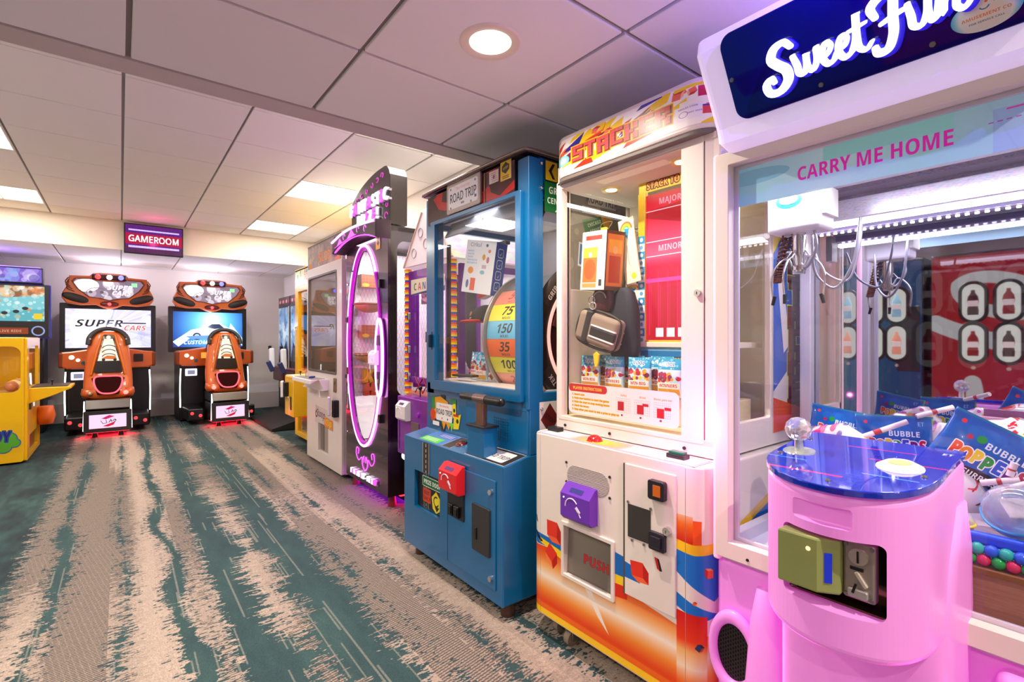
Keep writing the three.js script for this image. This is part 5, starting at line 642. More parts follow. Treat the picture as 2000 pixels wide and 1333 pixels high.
  [[-0.24, 0.928, -0.2], [-0.14, 0.928, -0.165], [-0.09, 0.928, -0.23]].forEach(([a, y, b], i) => pouch('candy_bag', ['leftmost', 'front', 'rear right'][i] + ' blue-topped candy bag on the floor of the blue game', 'candy bags in the blue game', 0.095, 0.15, 0.035, tx[i % 2], ...Wp(a, y, b), -0.06, HALF + rr(-0.4, 0.4), 0));
  for (let i = 0; i < 14; i++) tag(P(scene, 'wrapped_candy', merge(SP(0.015, 10, 8), at(new THREE.ConeGeometry(0.011, 0.018, 8), 0.02, 0, 0, 0, 0, PI / 2), at(new THREE.ConeGeometry(0.011, 0.018, 8), -0.02, 0, 0, 0, 0, -PI / 2)), M([0xe83a9a, 0xe8c83a, 0x7ac04a, 0xd8e0e8, 0xf0a03a][i % 5], 0.3), ...Wp(rr(-0.33, -0.17), 0.945 + (i > 8 ? 0.028 : 0), rr(-0.3, -0.22)), rr(0, 3), rr(0, 3), 0), 'small twist-wrapped candy in the pile behind the number flap', 'candy', 'twist-wrapped candies in the blue game');
}

// ---------------------------------------------------------------- purple game with a peaked roof
{
  const cx = -2.79, X0 = 1.53;
  const t = thing('purple_crane', 'purple claw game with rainbow ring posts and a pastel peaked roof', 'claw machine', X0, 0, cx, HALF);
  const pur = M(0x7a1a9a, 0.3, 0.1, { clearcoat: 0.4 }), HWp = 0.3;
  P(t, 'base_cabinet', B(2 * HWp, 0.58, 0.62, 0.01, 2), pur, 0, 0.48, -0.3); P(t, 'plinth', B(2 * HWp - 0.06, 0.34, 0.5, 0.01), black, 0, 0.2, -0.3);
  const box = P(t, 'control_box', B(0.46, 0.37, 0.13, 0.008, 2), pur, 0.03, 0.6, 0.055); P(box, 'coin_panel', plate(0.1, 0.2, 0.004, 0.004), M(0x7d6a70, 0.3, 0.5), 0.02, -0.06, 0.065); P(box, 'start_button', at(CY(0.014, 0.016, 0.012, 20), 0, 0, 0, PI / 2), M(0x9a2ac0, 0.2), 0.06, 0.09, 0.07);
  cardReader(t, M(0xe6e2e0, 0.35), 0x30304a, -0.08, 0.7, 0.12, 0.95);
  P(box, 'panel_seam', plate(0.2, 0.2, 0.003, 0.004, [[0, 0, 0.19, 0.19, 0.003]]), M(0x5a1474, 0.4), -0.1, -0.06, 0.065);
  P(t, 'joystick', merge(at(CY(0.004, 0.004, 0.05, 10), 0, 0.025, 0), at(SP(0.014), 0, 0.055, 0)), black, -0.02, 0.785, 0.05); P(t, 'button', CY(0.018, 0.02, 0.01, 20), black, 0.14, 0.79, 0.06);
  P(t, 'foot_light', at(CY(0.03, 0.03, 0.4, 20), 0, 0, 0, 0, 0, PI / 2), E(0xfff2e8, 4), 0.03, 0.395, 0.075);
  P(t, 'lattice', merge(...[0, 1, 2, 3].flatMap((i) => [bar([-0.16 + i * 0.1, 0.80, 0], [-0.06 + i * 0.1, 0.90, 0], 0.004, 6), bar([-0.06 + i * 0.1, 0.80, 0], [-0.16 + i * 0.1, 0.90, 0], 0.004, 6)])), M(0xb01a2a, 0.4), 0, 0, 0.012);
  P(t, 'shelf', B(2 * HWp, 0.02, 0.62, 0.004), M(0xe08a6a, 0.4), 0, 0.785, -0.3);
  const cols = [0xf2c81a, 0xf0862a, 0xe0483a, 0x6a3ab0, 0x2a4ab8, 0x3a9ad0].map((c) => M(c, 0.3, 0, { emissive: c, emissiveIntensity: 0.25 }));
  for (const s of [-1, 1]) {
    const p = P(t, 'ring_post', CY(0.016, 0.016, 0.84, 14), M(0xf0e6d8, 0.4), s * (HWp - 0.012), 1.2, 0.0);
    for (let i = 0; i < 70; i++) P(p, 'ring', CY([0.025, 0.026, 0.024, 0.02][i % 4], [0.026, 0.025, 0.02, 0.024][i % 4], 0.0116, 16), cols[[0, 1, 2, 4][i % 4]], 0, -0.41 + i * 0.0119, 0);
  }
  P(t, 'door_frame', plate(0.52, 0.74, 0.03, 0.004, [[0, -0.01, 0.44, 0.64, 0.003], ]), pur, 0, 1.23, -0.02);
  decal(t, 'door_banner', 0.44, 0.1, PM(cv(440, 100, (x, w, h) => { rect(x, '#e6dcc0', 0, 0, w, h); [...'CANDY'].forEach((c, i) => txt(x, c, 60 + i * 60, 50, 64, ['#2a6a3a', '#c8401c', '#2a4a9a', '#d8a01c', '#5a2a8a'][i])); fillPoly(x, '#1c2a6a', [0, 96], [w, 70], [w, 100], [0, 100]); }), 0.4), 0, 1.49, 0.012);
  pane(t, 'front_glass', 0.44, 0.64, 0, 1.22, 0.0);
  for (const s of [-1, 1]) { P(t, 'side_frame', plate(0.56, 0.78, 0.02, 0.004, [[0, 0, 0.48, 0.7, 0.003]]), pur, s * (HWp - (s > 0 ? 0.02 : 0)), 1.21, -0.32, 0, PI / 2); pane(t, 'side_glass', 0.48, 0.7, s * (HWp - 0.01), 1.21, -0.32, PI / 2); }
  P(t, 'back_panel', B(2 * HWp, 0.82, 0.02, 0.003), M(0xe6e2e6, 0.5), 0, 1.21, -0.6);
  for (const [a, b, n] of [[-0.18, 1.08, 0], [0.235, 0.9, 1], [-0.19, 1.3, 2]]) P(t, 'latch', B(0.02, 0.05, 0.02, 0.004), chrome, -0.235, b, 0.02);
  // peaked roof: two printed slopes and gables
  const holoT = cv(256, 256, (x, w, h) => { rect(x, '#ecdfe8', 0, 0, w, h); for (let i = 0; i < 150; i++) { x.globalAlpha = 0.45; const a = rnd() * w, b = rnd() * h; fillPoly(x, ['#f4c0d8', '#c8f0c0', '#f6f0a8', '#c8d8f6', '#f8d8c0', '#e0b8e8'][i % 6], [a, b], [a + rr(20, 70), b - 20], [a + 40, b + rr(10, 40)]); } x.globalAlpha = 1; }), roofM = PM(holoT, 0.35, { emissive: 0xffffff, emissiveMap: holoT, emissiveIntensity: 0.35 });
  P(t, 'gable', poly([[-0.31, 0], [0.31, 0], [0.05, 0.33], [-0.05, 0.33]], 0.02, 0.003), M(0xf3e4e8, 0.4, 0, { emissive: 0xf8d8e0, emissiveIntensity: 0.15 }), 0, 1.63, 0.0);
  P(t, 'gable_swirl', merge(...[[-0.16, 0.08], [0.0, 0.12], [0.16, 0.08], [-0.07, 0.2], [0.08, 0.2]].map(([a, b]) => at(new THREE.TorusGeometry(0.03, 0.003, 6, 24), a, b, 0))), M(0xb9b0b8, 0.4), 0, 1.63, 0.022);
  for (const s of [-1, 1]) P(t, 'roof_slope', B(0.43, 0.012, 0.62, 0.003), roofM, s * 0.18, 1.79, -0.3, 0, 0, -s * 0.9);
  P(t, 'roof_trim', merge(bar([-0.31, 1.63, 0.02], [-0.05, 1.96, 0.02], 0.008), bar([0.31, 1.63, 0.02], [0.05, 1.96, 0.02], 0.008)), M(0xf0c8b8, 0.4)); P(t, 'roof_cap', B(0.12, 0.03, 0.62, 0.006), M(0xf0dce0, 0.4), 0, 1.965, -0.3);
  area(t, 'cabinet_lamp', 0.4, 0.3, 0xffffff, 5, 0, 1.6, -0.3, 0, 0, -0.3);
  // claw and plush inside
  P(t, 'claw', merge(at(CY(0.02, 0.02, 0.08), 0, 0, 0), bar([0, -0.03, 0], [0.06, -0.08, 0], 0.005), bar([0.06, -0.08, 0], [0.05, -0.15, 0], 0.005), bar([0, -0.03, 0], [-0.06, -0.08, 0], 0.005), bar([-0.06, -0.08, 0], [-0.05, -0.15, 0], 0.005)), M(0x1c2a1c, 0.4, 0.3), 0.0, 1.33, -0.2);
  const Wp = (lx, y, lz) => [X0 - lz, y, cx + lx];
  [[-0.16, 0.872, -0.14, 0.075, 'white'], [0.01, 0.877, -0.22, 0.08, 'grey'], [0.165, 0.868, -0.14, 0.07, 'pale']].forEach(([a, y, b, r, n]) => { const p = tag(P(scene, 'plush_toy', merge(at(SP(r), 0, 0, 0, 0, 0, 0, 1, 0.95, 1), at(SP(r * 0.66), 0, r * 1.15, 0), at(SP(r * 0.22), r * 0.45, r * 1.7, 0), at(SP(r * 0.22), -r * 0.45, r * 1.7, 0)), M({ white: 0xe8e6e4, grey: 0x9a9aa0, pale: 0xd8d0d8 }[n], 0.95), ...Wp(a, y, b), 0, HALF), n + ' plush toy inside the purple claw game', 'plush toy'); for (const s of [-1, 1]) P(p, 'eye', SP(r * 0.09, 8, 6), black, s * r * 0.25, r * 1.25, r * 0.6); });
}
// ---------------------------------------------------------------- black prize machine with the magenta oval
{
  const cx = -3.53, X0 = 1.41;
  const t = thing('oval_prize_machine', 'tall black FANTASTIC PRIZE machine with a glowing magenta oval window', 'arcade game', X0, 0, cx, HALF);
  const bk = M(0x1a1213, 0.3, 0.1, { clearcoat: 0.3 }), mag = E(0xf04af0, 2.6), magHot = E(0xff9cff, 4.5), HWp = 0.39, D = 0.72;
  const oval = (cx2, cy, a, b, n = 64) => Array.from({ length: n }, (_, i) => [cx2 + a * Math.cos(i / n * 2 * PI), cy + b * Math.sin(i / n * 2 * PI)]);
  const fs = new THREE.Shape([[-HWp, 0.08], [HWp, 0.08], [HWp, 1.9], [-HWp, 1.9]].map((p) => new THREE.Vector2(...p))); fs.holes.push(new THREE.Path(oval(-0.02, 1.1, 0.29, 0.71).map((p) => new THREE.Vector2(...p))));
  P(t, 'front_panel', new THREE.ExtrudeGeometry(fs, { depth: 0.02, bevelEnabled: false }), M(0x2a1226, 0.25, 0.1, { clearcoat: 0.6 }), 0, 0, -0.022);
  P(t, 'roof_panel', B(2 * HWp, 0.04, D, 0.006), bk, 0, 1.9, -D / 2); P(t, 'floor_panel', B(2 * HWp, 0.2, D, 0.006), bk, 0, 0.18, -D / 2 - 0.012); P(t, 'back_panel', B(2 * HWp, 1.84, 0.03, 0.004), bk, 0, 1.0, -D + 0.01);
  for (const s of [-1, 1]) { P(t, 'side_panel', plate(D - 0.02, 1.84, 0.02, 0.004, s > 0 ? [[-0.02, 0.29, 0.56, 1.06, 0.06]] : []), bk, s > 0 ? HWp - 0.02 : -HWp, 1.0, -D / 2 - 0.01, 0, PI / 2); if (s > 0) pane(t, 'side_glass', 0.56, 1.06, HWp - 0.012, 1.29, -D / 2, PI / 2); }
  // glowing oval ring in segments with dark clips between
  const og = oval(-0.02, 1.1, 0.315, 0.735, 160), seg = (i0, i1, r, z) => tube(Array.from({ length: i1 - i0 + 1 }, (_, k) => { const p = og[(i0 + k) % 160]; return [p[0], p[1], z]; }), r, (i1 - i0) * 2, false, 10);
  for (const [a, b] of [[58, 72], [74, 86], [88, 128]]) P(t, 'oval_light', seg(a, b, 0.011, 0.006), magHot); P(t, 'oval_light', seg(128, 152, 0.008, 0.006), magHot); P(t, 'oval_light', seg(20, 57, 0.009, 0.006), magHot);
  P(t, 'oval_rim', new THREE.TubeGeometry(new THREE.CatmullRomCurve3(oval(-0.02, 1.1, 0.3, 0.72).map(([a, b]) => new THREE.Vector3(a, b, 0)), true), 140, 0.014, 8, true), M(0xa81aa8, 0.3, 0.1, { emissive: 0xa010b0, emissiveIntensity: 0.5 }));
  for (const b of [1.3, 0.86]) P(t, 'ring_clip', B(0.04, 0.035, 0.03, 0.004), M(0x3a1030, 0.4), -0.335, b, 0.008); for (const b of [1.53, 0.6]) P(t, 'hinge', B(0.03, 0.06, 0.03, 0.004), bk, 0.285, b, 0.005); for (const [a, b] of [[-0.36, 1.58], [-0.36, 0.42]]) screw(t, a, b, 0, 1.6, 0, chrome);
  const shp = new THREE.Shape(oval(-0.02, 1.1, 0.29, 0.71).map((p) => new THREE.Vector2(...p))); P(t, 'oval_glass', new THREE.ShapeGeometry(shp, 40), GL, 0, 0, -0.01);
  // interior
  const quilt = cv(512, 1024, (x, w, h) => { rect(x, '#f4f2f4', 0, 0, w, h); x.strokeStyle = '#d0c6d4'; x.lineWidth = 3; for (let i = -30; i < 40; i++) { x.beginPath(); x.moveTo(i * 30, 0); x.lineTo(i * 30 + h * 0.6, h); x.stroke(); x.beginPath(); x.moveTo(i * 30 + h * 0.6, 0); x.lineTo(i * 30, h); x.stroke(); } });
  P(t, 'quilted_back', decalBox(0.74, 1.5, 0.02), [white, white, white, white, PM(quilt, 0.5), white], 0, 1.1, -0.52); P(t, 'interior_floor', B(0.74, 0.02, 0.5, 0.002), white, 0, 0.33, -0.27); P(t, 'quilted_side', decalBox(0.5, 1.5, 0.02), [white, white, white, white, PM(quilt, 0.5), white], -0.355, 1.1, -0.27, 0, PI / 2); P(t, 'white_column', B(0.05, 1.5, 0.05, 0.004), white, -0.32, 1.1, -0.335);
  P(t, 'lower_panel', B(0.3, 0.34, 0.01, 0.003), M(0xf8f6f4, 0.4, 0, { emissive: 0xfff8f4, emissiveIntensity: 0.5 }), -0.338, 0.52, -0.17, 0, PI / 2);
  area(t, 'cabinet_lamp', 0.6, 0.36, 0xfff6ff, 11, 0, 1.86, -0.27, 0, 0, -0.27);
  const wood = M(0xb9895a, 0.5);
  for (const b of [1.42, 1.03]) { P(t, 'prize_bowl', new THREE.SphereGeometry(0.11, 28, 12, 0, 2 * PI, PI / 2, PI / 2).scale(1, 0.6, 1), wood, -0.22, b, -0.12); P(t, 'bowl_rim', new THREE.TorusGeometry(0.11, 0.008, 8, 32).rotateX(PI / 2), M(0x8a5a3a, 0.5), -0.22, b, -0.12); }
  const bp = PM(cv(128, 96, (x, w, h) => { rect(x, '#c8835a', 0, 0, w, h); for (let i = 0; i < 6; i++) for (let j = 0; j < 4; j++) rect(x, '#b06a44', i * 22 + 2, j * 24 + 2, 18, 19); disc(x, '#e8c83a', 26, 80, 22, 14); }), 0.4);
  const letM = [M(0xe8b02a, 0.4), M(0xd8502a, 0.4)];
  const Wp = (lx, y, lz) => [X0 - lz, y, cx + lx];
  [1.61, 1.21].forEach((y, i) => tag(P(scene, 'boxed_prize', decalBox(0.17, 0.1, 0.08), [wood, wood, wood, wood, bp, wood], ...Wp(-0.30, y, -0.16), 0, 0), (i ? 'lower' : 'upper') + ' brown checked box on the quilted wall behind the oval', 'box'));
  const font = await new FontLoader().loadAsync('fonts/droid/droid_sans_bold.typeface.json');
  globalThis.boldFont = font;
  [['K', -0.1, 0.81, 0], ['K', -0.2, 0.81, 0], ['H', -0.11, 0.705, 1], ['A', -0.21, 0.71, 0]].forEach(([s, a, y, c], i) => tag(P(scene, 'letter_block', new TextGeometry(s, { font, size: 0.09, depth: 0.05, curveSegments: 3, bevelEnabled: true, bevelSize: 0.008, bevelThickness: 0.006, bevelSegments: 2 }), letM[c], ...Wp(-0.33, y, a), 0, 0), ['first yellow K-shaped', 'second yellow K-shaped', 'red H-shaped', 'yellow A-shaped'][i] + ' block letter behind the oval window', 'letter block'));
  tag(P(scene, 'prize_pack', frontUV(bagG(0.11, 0.22, 0.03), 0.11, 0.22), PM(cv(96, 192, (x, w, h) => { rect(x, '#7a5a5a', 0, 0, w, h); disc(x, '#2a1a1c', 48, 60, 36, 40); blur(x, w, h, 50, ['#c83a6a', '#e8a0b0', '#3a1a20', '#e0d0d0'], 4, 12, 0.7); }), 0.4), ...Wp(0.1, 1.42, -0.46), 0, HALF + 0.6), 'dark pink toy pack hanging at the right of the oval', 'toy pack');
  // control pod on the right
  const pp = smooth(oval(0.32, 1.02, 0.06, 0.27, 24), 60), pod = P(t, 'control_pod', poly(pp, 0.022, 0.006), M(0xb03ac0, 0.3, 0.1, { emissive: 0x9018b0, emissiveIntensity: 0.35 }), -0.02, 0, 0.0);
  P(pod, 'pod_light', new THREE.TubeGeometry(new THREE.CatmullRomCurve3(oval(0.32, 1.02, 0.055, 0.265, 48).map(([a, b]) => new THREE.Vector3(a, b, 0.022)), true), 120, 0.011, 8, true), magHot);
  P(pod, 'pod_display', B(0.06, 0.07, 0.006, 0.002), M(0x3a0a3a, 0.3), 0.305, 1.14, 0.022); P(pod, 'coin_entry', B(0.05, 0.13, 0.006, 0.003), black, 0.305, 0.86, 0.022); P(pod, 'key_slot', B(0.02, 0.026, 0.004, 0.001), silver, 0.308, 0.86, 0.027);
  cardReader(t, M(0xf0e4f4, 0.35, 0, { emissive: 0xf8dcff, emissiveIntensity: 0.25 }), 0xffffff, 0.24, 1.02, 0.02, 0.8);
  // awning and top sign
  const aw = P(t, 'awning', (() => { const s = new THREE.Shape(); s.moveTo(-0.42, 1.87); s.bezierCurveTo(-0.2, 1.96, 0.2, 1.96, 0.42, 1.87); s.lineTo(0.42, 1.98); s.bezierCurveTo(0.2, 2.0, -0.2, 2.0, -0.42, 1.95); s.closePath(); return new THREE.ExtrudeGeometry(s, { depth: 0.1, bevelEnabled: true, bevelSize: 0.006, bevelThickness: 0.006, bevelSegments: 2 }); })(), M(0x33202e, 0.3, 0.1), 0, -0.045, -0.005);
  P(aw, 'awning_light', tube([[-0.42, 1.95, 0.108], [-0.2, 1.985, 0.108], [0, 1.995, 0.108], [0.2, 1.99, 0.108], [0.42, 1.975, 0.108]], 0.008, 60), magHot); P(aw, 'under_light', tube([[-0.4, 1.875, 0.09], [-0.2, 1.92, 0.09], [0, 1.935, 0.09], [0.2, 1.92, 0.09], [0.4, 1.875, 0.09]], 0.008, 60), mag);
  P(aw, 'valance_scallop', poly([[-0.36, 1.9], [-0.3, 1.905], [-0.24, 1.955], [-0.19, 1.92], [-0.08, 1.93], [0.0, 1.985], [0.06, 1.94], [0.1, 1.935], [-0.1, 1.925]], 0.004, 0.0005), E(0xf060e8, 1.6), 0, 0, 0.107);
  P(aw, 'valance_scroll', merge(...[[-0.15, 1.955], [0.12, 1.965], [0.25, 1.95]].map(([a, b]) => at(new THREE.TorusGeometry(0.02, 0.003, 6, 24, 4.6), a, b, 0))), E(0xf080f0, 1.4), 0, 0, 0.108);
  const sg = P(t, 'top_sign', (() => { const s = new THREE.Shape(); s.moveTo(-0.3, 0); s.lineTo(0.3, 0); s.lineTo(0.3, 0.33); s.bezierCurveTo(0.28, 0.40, 0.24, 0.405, 0.2, 0.40); s.bezierCurveTo(0.05, 0.405, -0.15, 0.36, -0.28, 0.28); s.lineTo(-0.3, 0.24); s.closePath(); return new THREE.ExtrudeGeometry(s, { depth: 0.12, bevelEnabled: true, bevelSize: 0.006, bevelThickness: 0.006, bevelSegments: 2 }); })(), bk, 0.04, 1.935, -0.14); sg.scale.x = 1.15;
  const lw = E(0xfff4ff, 2.4), lp = E(0xf050e0, 1.7);
  const word = (s, x, y, sz, colsI, par, z) => { let X = x; [...s].forEach((ch, i) => { const g = new TextGeometry(ch, { font, size: sz, depth: 0.02, curveSegments: 3 }); g.computeBoundingBox(); P(par, 'sign_letter', g, colsI[i] ? lp : lw, X, y, z); P(par, 'letter_edge', g, M(0x8f8a92, 0.3, 0.3), X + 0.012, y - 0.008, z - 0.012); X += g.boundingBox.max.x + sz * 0.06; }); };
  word('FANTASTIC', -0.3, 0.16, 0.082, [0, 1, 0, 0, 1, 0, 0, 1, 0], sg, 0.128); word('PRIZE!', -0.17, 0.06, 0.08, [0, 0, 1, 0, 1, 0], sg, 0.128);
  P(sg, 'sign_scroll', merge(...[-0.2, -0.12, -0.04, 0.05, 0.13, 0.2].map((a, i) => at(new THREE.TorusGeometry(0.016, 0.0028, 6, 22, 4.8), a, 0.27 + (a + 0.2) * 0.2, 0, 0, 0, i)), at(new THREE.TorusGeometry(0.02, 0.003, 6, 22, 4.8), 0.26, 0.06, 0), at(new THREE.TorusGeometry(0.014, 0.003, 6, 22, 4.8), 0.27, 0.13, 0, 0, 0, 2)), E(0xe838c8, 1.1), 0, 0, 0.128);
  // lower scroll ornament and name
  const sc = []; for (let k = 0; k < 2; k++) { const s = k ? -1 : 1; sc.push(tube([[0, 0.18, 0], [s * 0.05, 0.22, 0], [s * 0.06, 0.27, 0], [s * 0.12, 0.24, 0], [s * 0.17, 0.28, 0], [s * 0.16, 0.33, 0], [s * 0.12, 0.32, 0], [s * 0.13, 0.285, 0]], 0.0035, 60, false, 6), tube([[0, 0.18, 0], [s * 0.035, 0.2, 0], [s * 0.045, 0.25, 0], [s * 0.02, 0.285, 0], [s * 0.015, 0.24, 0]], 0.0035, 40, false, 6)); }
  P(t, 'scroll_ornament', merge(...sc), E(0xf058e8, 1.8), 0, 0, 0.002); word('FANTASTIC', -0.25, 0.125, 0.036, [0, 1, 0, 1, 0, 0, 1, 0, 0], t, 0.0); word('PRIZE!', 0.07, 0.125, 0.036, [0, 0, 1, 0, 1, 1], t, 0.0);
  decal(t, 'yellow_sticker', 0.075, 0.11, PM(cv(96, 140, (x, w, h) => { rect(x, '#e8b41c', 0, 0, w, h); fillPoly(x, '#2a1c08', [48, 20], [76, 50], [60, 60], [78, 90], [48, 110], [20, 80], [36, 70], [22, 40]); })), 0.235, 1.83, 0.001);
  for (const [a, b] of [[-0.33, -0.06], [0.33, -0.06], [-0.33, -0.6], [0.33, -0.6]]) P(t, 'foot', merge(at(CY(0.02, 0.03, 0.08, 16), 0, 0.04, 0)), M(0x7a1a2a, 0.4), a, 0, b);
  P(t, 'under_light', B(0.66, 0.012, 0.03, 0.004), E(0xe020f0, 5), 0, 0.07, -0.05); area(t, 'under_lamp', 0.66, 0.3, 0xd010f0, 9, 0, 0.06, -0.16, 0, 0, 0.1);
  const ml = new THREE.PointLight(0xf040e0, 0.35); ml.name = 'oval_lamp'; ml.position.set(-0.05, 1.3, 0.25); ml.shadow.radius = 0.05; t.add(ml);
  P(t, 'red_light', B(0.03, 0.012, 0.4, 0.004), E(0xff2030, 5), 0.36, 0.07, -0.3); area(t, 'side_lamp', 0.4, 0.12, 0xff1030, 10, 0.42, 0.055, -0.2, 0.6, 0, 0.0);
}
// ---------------------------------------------------------------- white crane beside it
{
  const cx = -4.53, X0 = 1.42, HWp = 0.48;
  const t = thing('white_crane', 'plain white crane cabinet with a grey window and clear cartoon header', 'claw machine', X0, 0, cx, HALF);
  const wm = M(0xdcd4cc, 0.35, 0, { clearcoat: 0.3 });
  P(t, 'front_panel', plate(2 * HWp, 1.78, 0.03, 0.012, [[-0.04, 0.37, 0.78, 0.87, 0.02], [0.0, -0.66, 0.28, 0.25, 0.006]]), wm, 0, 0.92, -0.03);
  P(t, 'cabinet_side', B(0.03, 1.78, 0.66, 0.006), wm, HWp - 0.015, 0.92, -0.36); P(t, 'cabinet_side', B(0.03, 1.78, 0.66, 0.006), wm, -HWp + 0.015, 0.92, -0.36); P(t, 'back_panel', B(2 * HWp, 1.78, 0.03, 0.004), M(0x8f8578, 0.5), 0, 0.92, -0.67); P(t, 'top_panel', B(2 * HWp, 0.03, 0.66, 0.004), wm, 0, 1.795, -0.36); P(t, 'window_floor', B(2 * HWp - 0.08, 0.03, 0.6, 0.004), M(0x9a9286, 0.5), 0, 0.83, -0.36);
  P(t, 'window_trim', plate(0.8, 0.89, 0.008, 0.02, [[0, 0, 0.76, 0.85, 0.015]]), M(0x5a554e, 0.4), -0.04, 1.29, -0.005); pane(t, 'front_glass', 0.78, 0.87, -0.04, 1.29, -0.01, 0, 0, new THREE.MeshPhysicalMaterial({ color: 0xcfc8bc, transmission: 1, roughness: 0.02, thickness: 0, ior: 1.5 }));
  for (const a of [-0.3, -0.12, 0.1, 0.28]) P(t, 'track_post', B(0.05, 0.85, 0.03, 0.004), M(0xa89e90, 0.45, 0.2), a, 1.27, -0.6); P(t, 'lift_pole', B(0.035, 0.8, 0.03, 0.004), M(0xc9c2b6, 0.35, 0.4), 0.1, 1.27, -0.3);
  P(t, 'lift_head', merge(at(B(0.16, 0.12, 0.1, 0.008), 0, 0, 0), at(CY(0.025, 0.025, 0.02, 20), -0.03, 0, 0.055, PI / 2)), M(0x9c968c, 0.4, 0.2), 0.12, 1.6, -0.26); area(t, 'cabinet_lamp', 0.6, 0.3, 0xfff0dc, 3, 0, 1.76, -0.33, 0, 0, -0.33); P(t, 'puck_light', new THREE.SphereGeometry(0.045, 20, 12).scale(1, 1.2, 0.4), E(0xe8ecff, 1.2), 0.3, 1.66, -0.06);
  P(t, 'scoop', merge(at(B(0.28, 0.05, 0.16, 0.008), 0.03, 0, 0), at(B(0.16, 0.02, 0.03, 0.004), -0.18, -0.03, 0.05)), M(0x2a2450, 0.4), 0.2, 0.93, -0.2); P(t, 'scoop_base', B(0.3, 0.07, 0.14, 0.006), wm, 0.2, 0.87, -0.2);
  P(t, 'chute_flap', B(0.28, 0.25, 0.008, 0.002), M(0x9a9288, 0.35, 0.1), 0, 0.26, -0.028); P(t, 'chute_inner', B(0.09, 0.23, 0.006, 0.002), M(0x6d655c, 0.4), -0.08, 0.26, -0.022);
  const tr = P(t, 'control_tray', cut(prism(planPath(0.56, 0.16, 0.0, 0.02), 0.7, 0.80, 0.006), at(new THREE.BoxGeometry(0.9, 0.1, 0.3), 0, 0.69, 0.2, 0.45)), M(0xf2eeee, 0.3), -0.12, 0, 0); P(tr, 'tray_top', B(0.5, 0.004, 0.12, 0.001), M(0x8f8a84, 0.4), 0, 0.802, 0.085); P(tr, 'joystick', merge(at(CY(0.004, 0.004, 0.05, 8), 0, 0.025, 0), at(SP(0.011), 0, 0.05, 0)), M(0xe0a0a8, 0.3), -0.12, 0.80, 0.08); P(tr, 'blue_button', CY(0.02, 0.022, 0.016, 20), M(0x2a3a9a, 0.25), 0.06, 0.81, 0.07); P(tr, 'blue_button', CY(0.02, 0.022, 0.016, 20), M(0x2a3a9a, 0.25), 0.12, 0.81, 0.1);
  P(t, 'coin_slot', merge(plate(0.06, 0.12, 0.01, 0.01), at(CY(0.014, 0.014, 0.006, 16), 0, 0.02, 0.012, PI / 2)), M(0x8a7a5a, 0.35, 0.6), 0.33, 0.76, 0); P(t, 'tap_reader', plate(0.12, 0.16, 0.02, 0.012), M(0xd8d8dc, 0.3, 0.3), 0.32, 0.585, 0.04, 0, -0.35, 0.1); P(t, 'reader_screen', B(0.085, 0.12, 0.004, 0.002), M(0x141018, 0.2), 0.326, 0.585, 0.061, 0, -0.35, 0.1); P(t, 'reader_mount', B(0.05, 0.14, 0.05, 0.006), black, 0.39, 0.57, 0.02);
  decal(t, 'name_sticker', 0.5, 0.16, new THREE.MeshPhysicalMaterial({ map: cv(400, 128, (x, w, h) => { x.clearRect(0, 0, w, h); txt(x, 'Scoop', 120, 50, 70, '#2a2a34', { w: 'italic bold', stroke: '#d8d4d4', lw: 8 }); rect(x, '#d88a2a', 210, 56, 180, 66); txt(x, 'itUp', 290, 84, 70, '#e8d23a', { stroke: '#c8501c', lw: 8 }); disc(x, '#4a4a54', 30, 64, 26); disc(x, '#d8d4d4', 30, 64, 12); }), transparent: true, roughness: 0.4 }), 0.03, 0.45, 0.0015, 0, 0, -0.05, 0.0015, GL);
  const hd = PM(cv(512, 128, (x, w, h) => { rect(x, '#9a9088', 0, 0, w, h); blur(x, w, h, 90, ['#b8aca0', '#8a7a86', '#a89aa8', '#c0b49a'], 6, 22, 0.5); ['#e8902a', '#e8902a', '#d8a83a', '#e89a2a'].forEach((c, i) => txt(x, 'SCOO'[i], 200 + i * 48, 84, 70, c, { stroke: '#8a4a1c', lw: 5 })); disc(x, '#3a4ab0', 430, 50, 30, 44); fillPoly(x, '#5a2a8a', [400, 90], [470, 70], [450, 120]); rect(x, '#d8801c', 20, 96, 40, 30); rect(x, '#d8702a', 430, 108, 80, 18); }), 0.2, { transparent: true, opacity: 0.88 });
  P(t, 'header_sign', decalBox(2 * HWp - 0.06, 0.215, 0.01), [GLT, GLT, GLT, GLT, hd, hd], -0.01, 1.92, -0.01); P(t, 'header_rail', B(2 * HWp - 0.04, 0.01, 0.016, 0.002), M(0x6a655e, 0.4, 0.4), -0.01, 2.03, -0.01); P(t, 'header_post', B(0.02, 0.23, 0.03, 0.003), M(0xd8c8d8, 0.4), 0.465, 1.92, -0.02); P(t, 'header_post', B(0.02, 0.23, 0.03, 0.003), M(0xa8a098, 0.4), -0.465, 1.92, -0.02);
  P(t, 'plinth', B(2 * HWp - 0.08, 0.06, 0.6, 0.004), blackMat, 0, 0.03, -0.35);
}
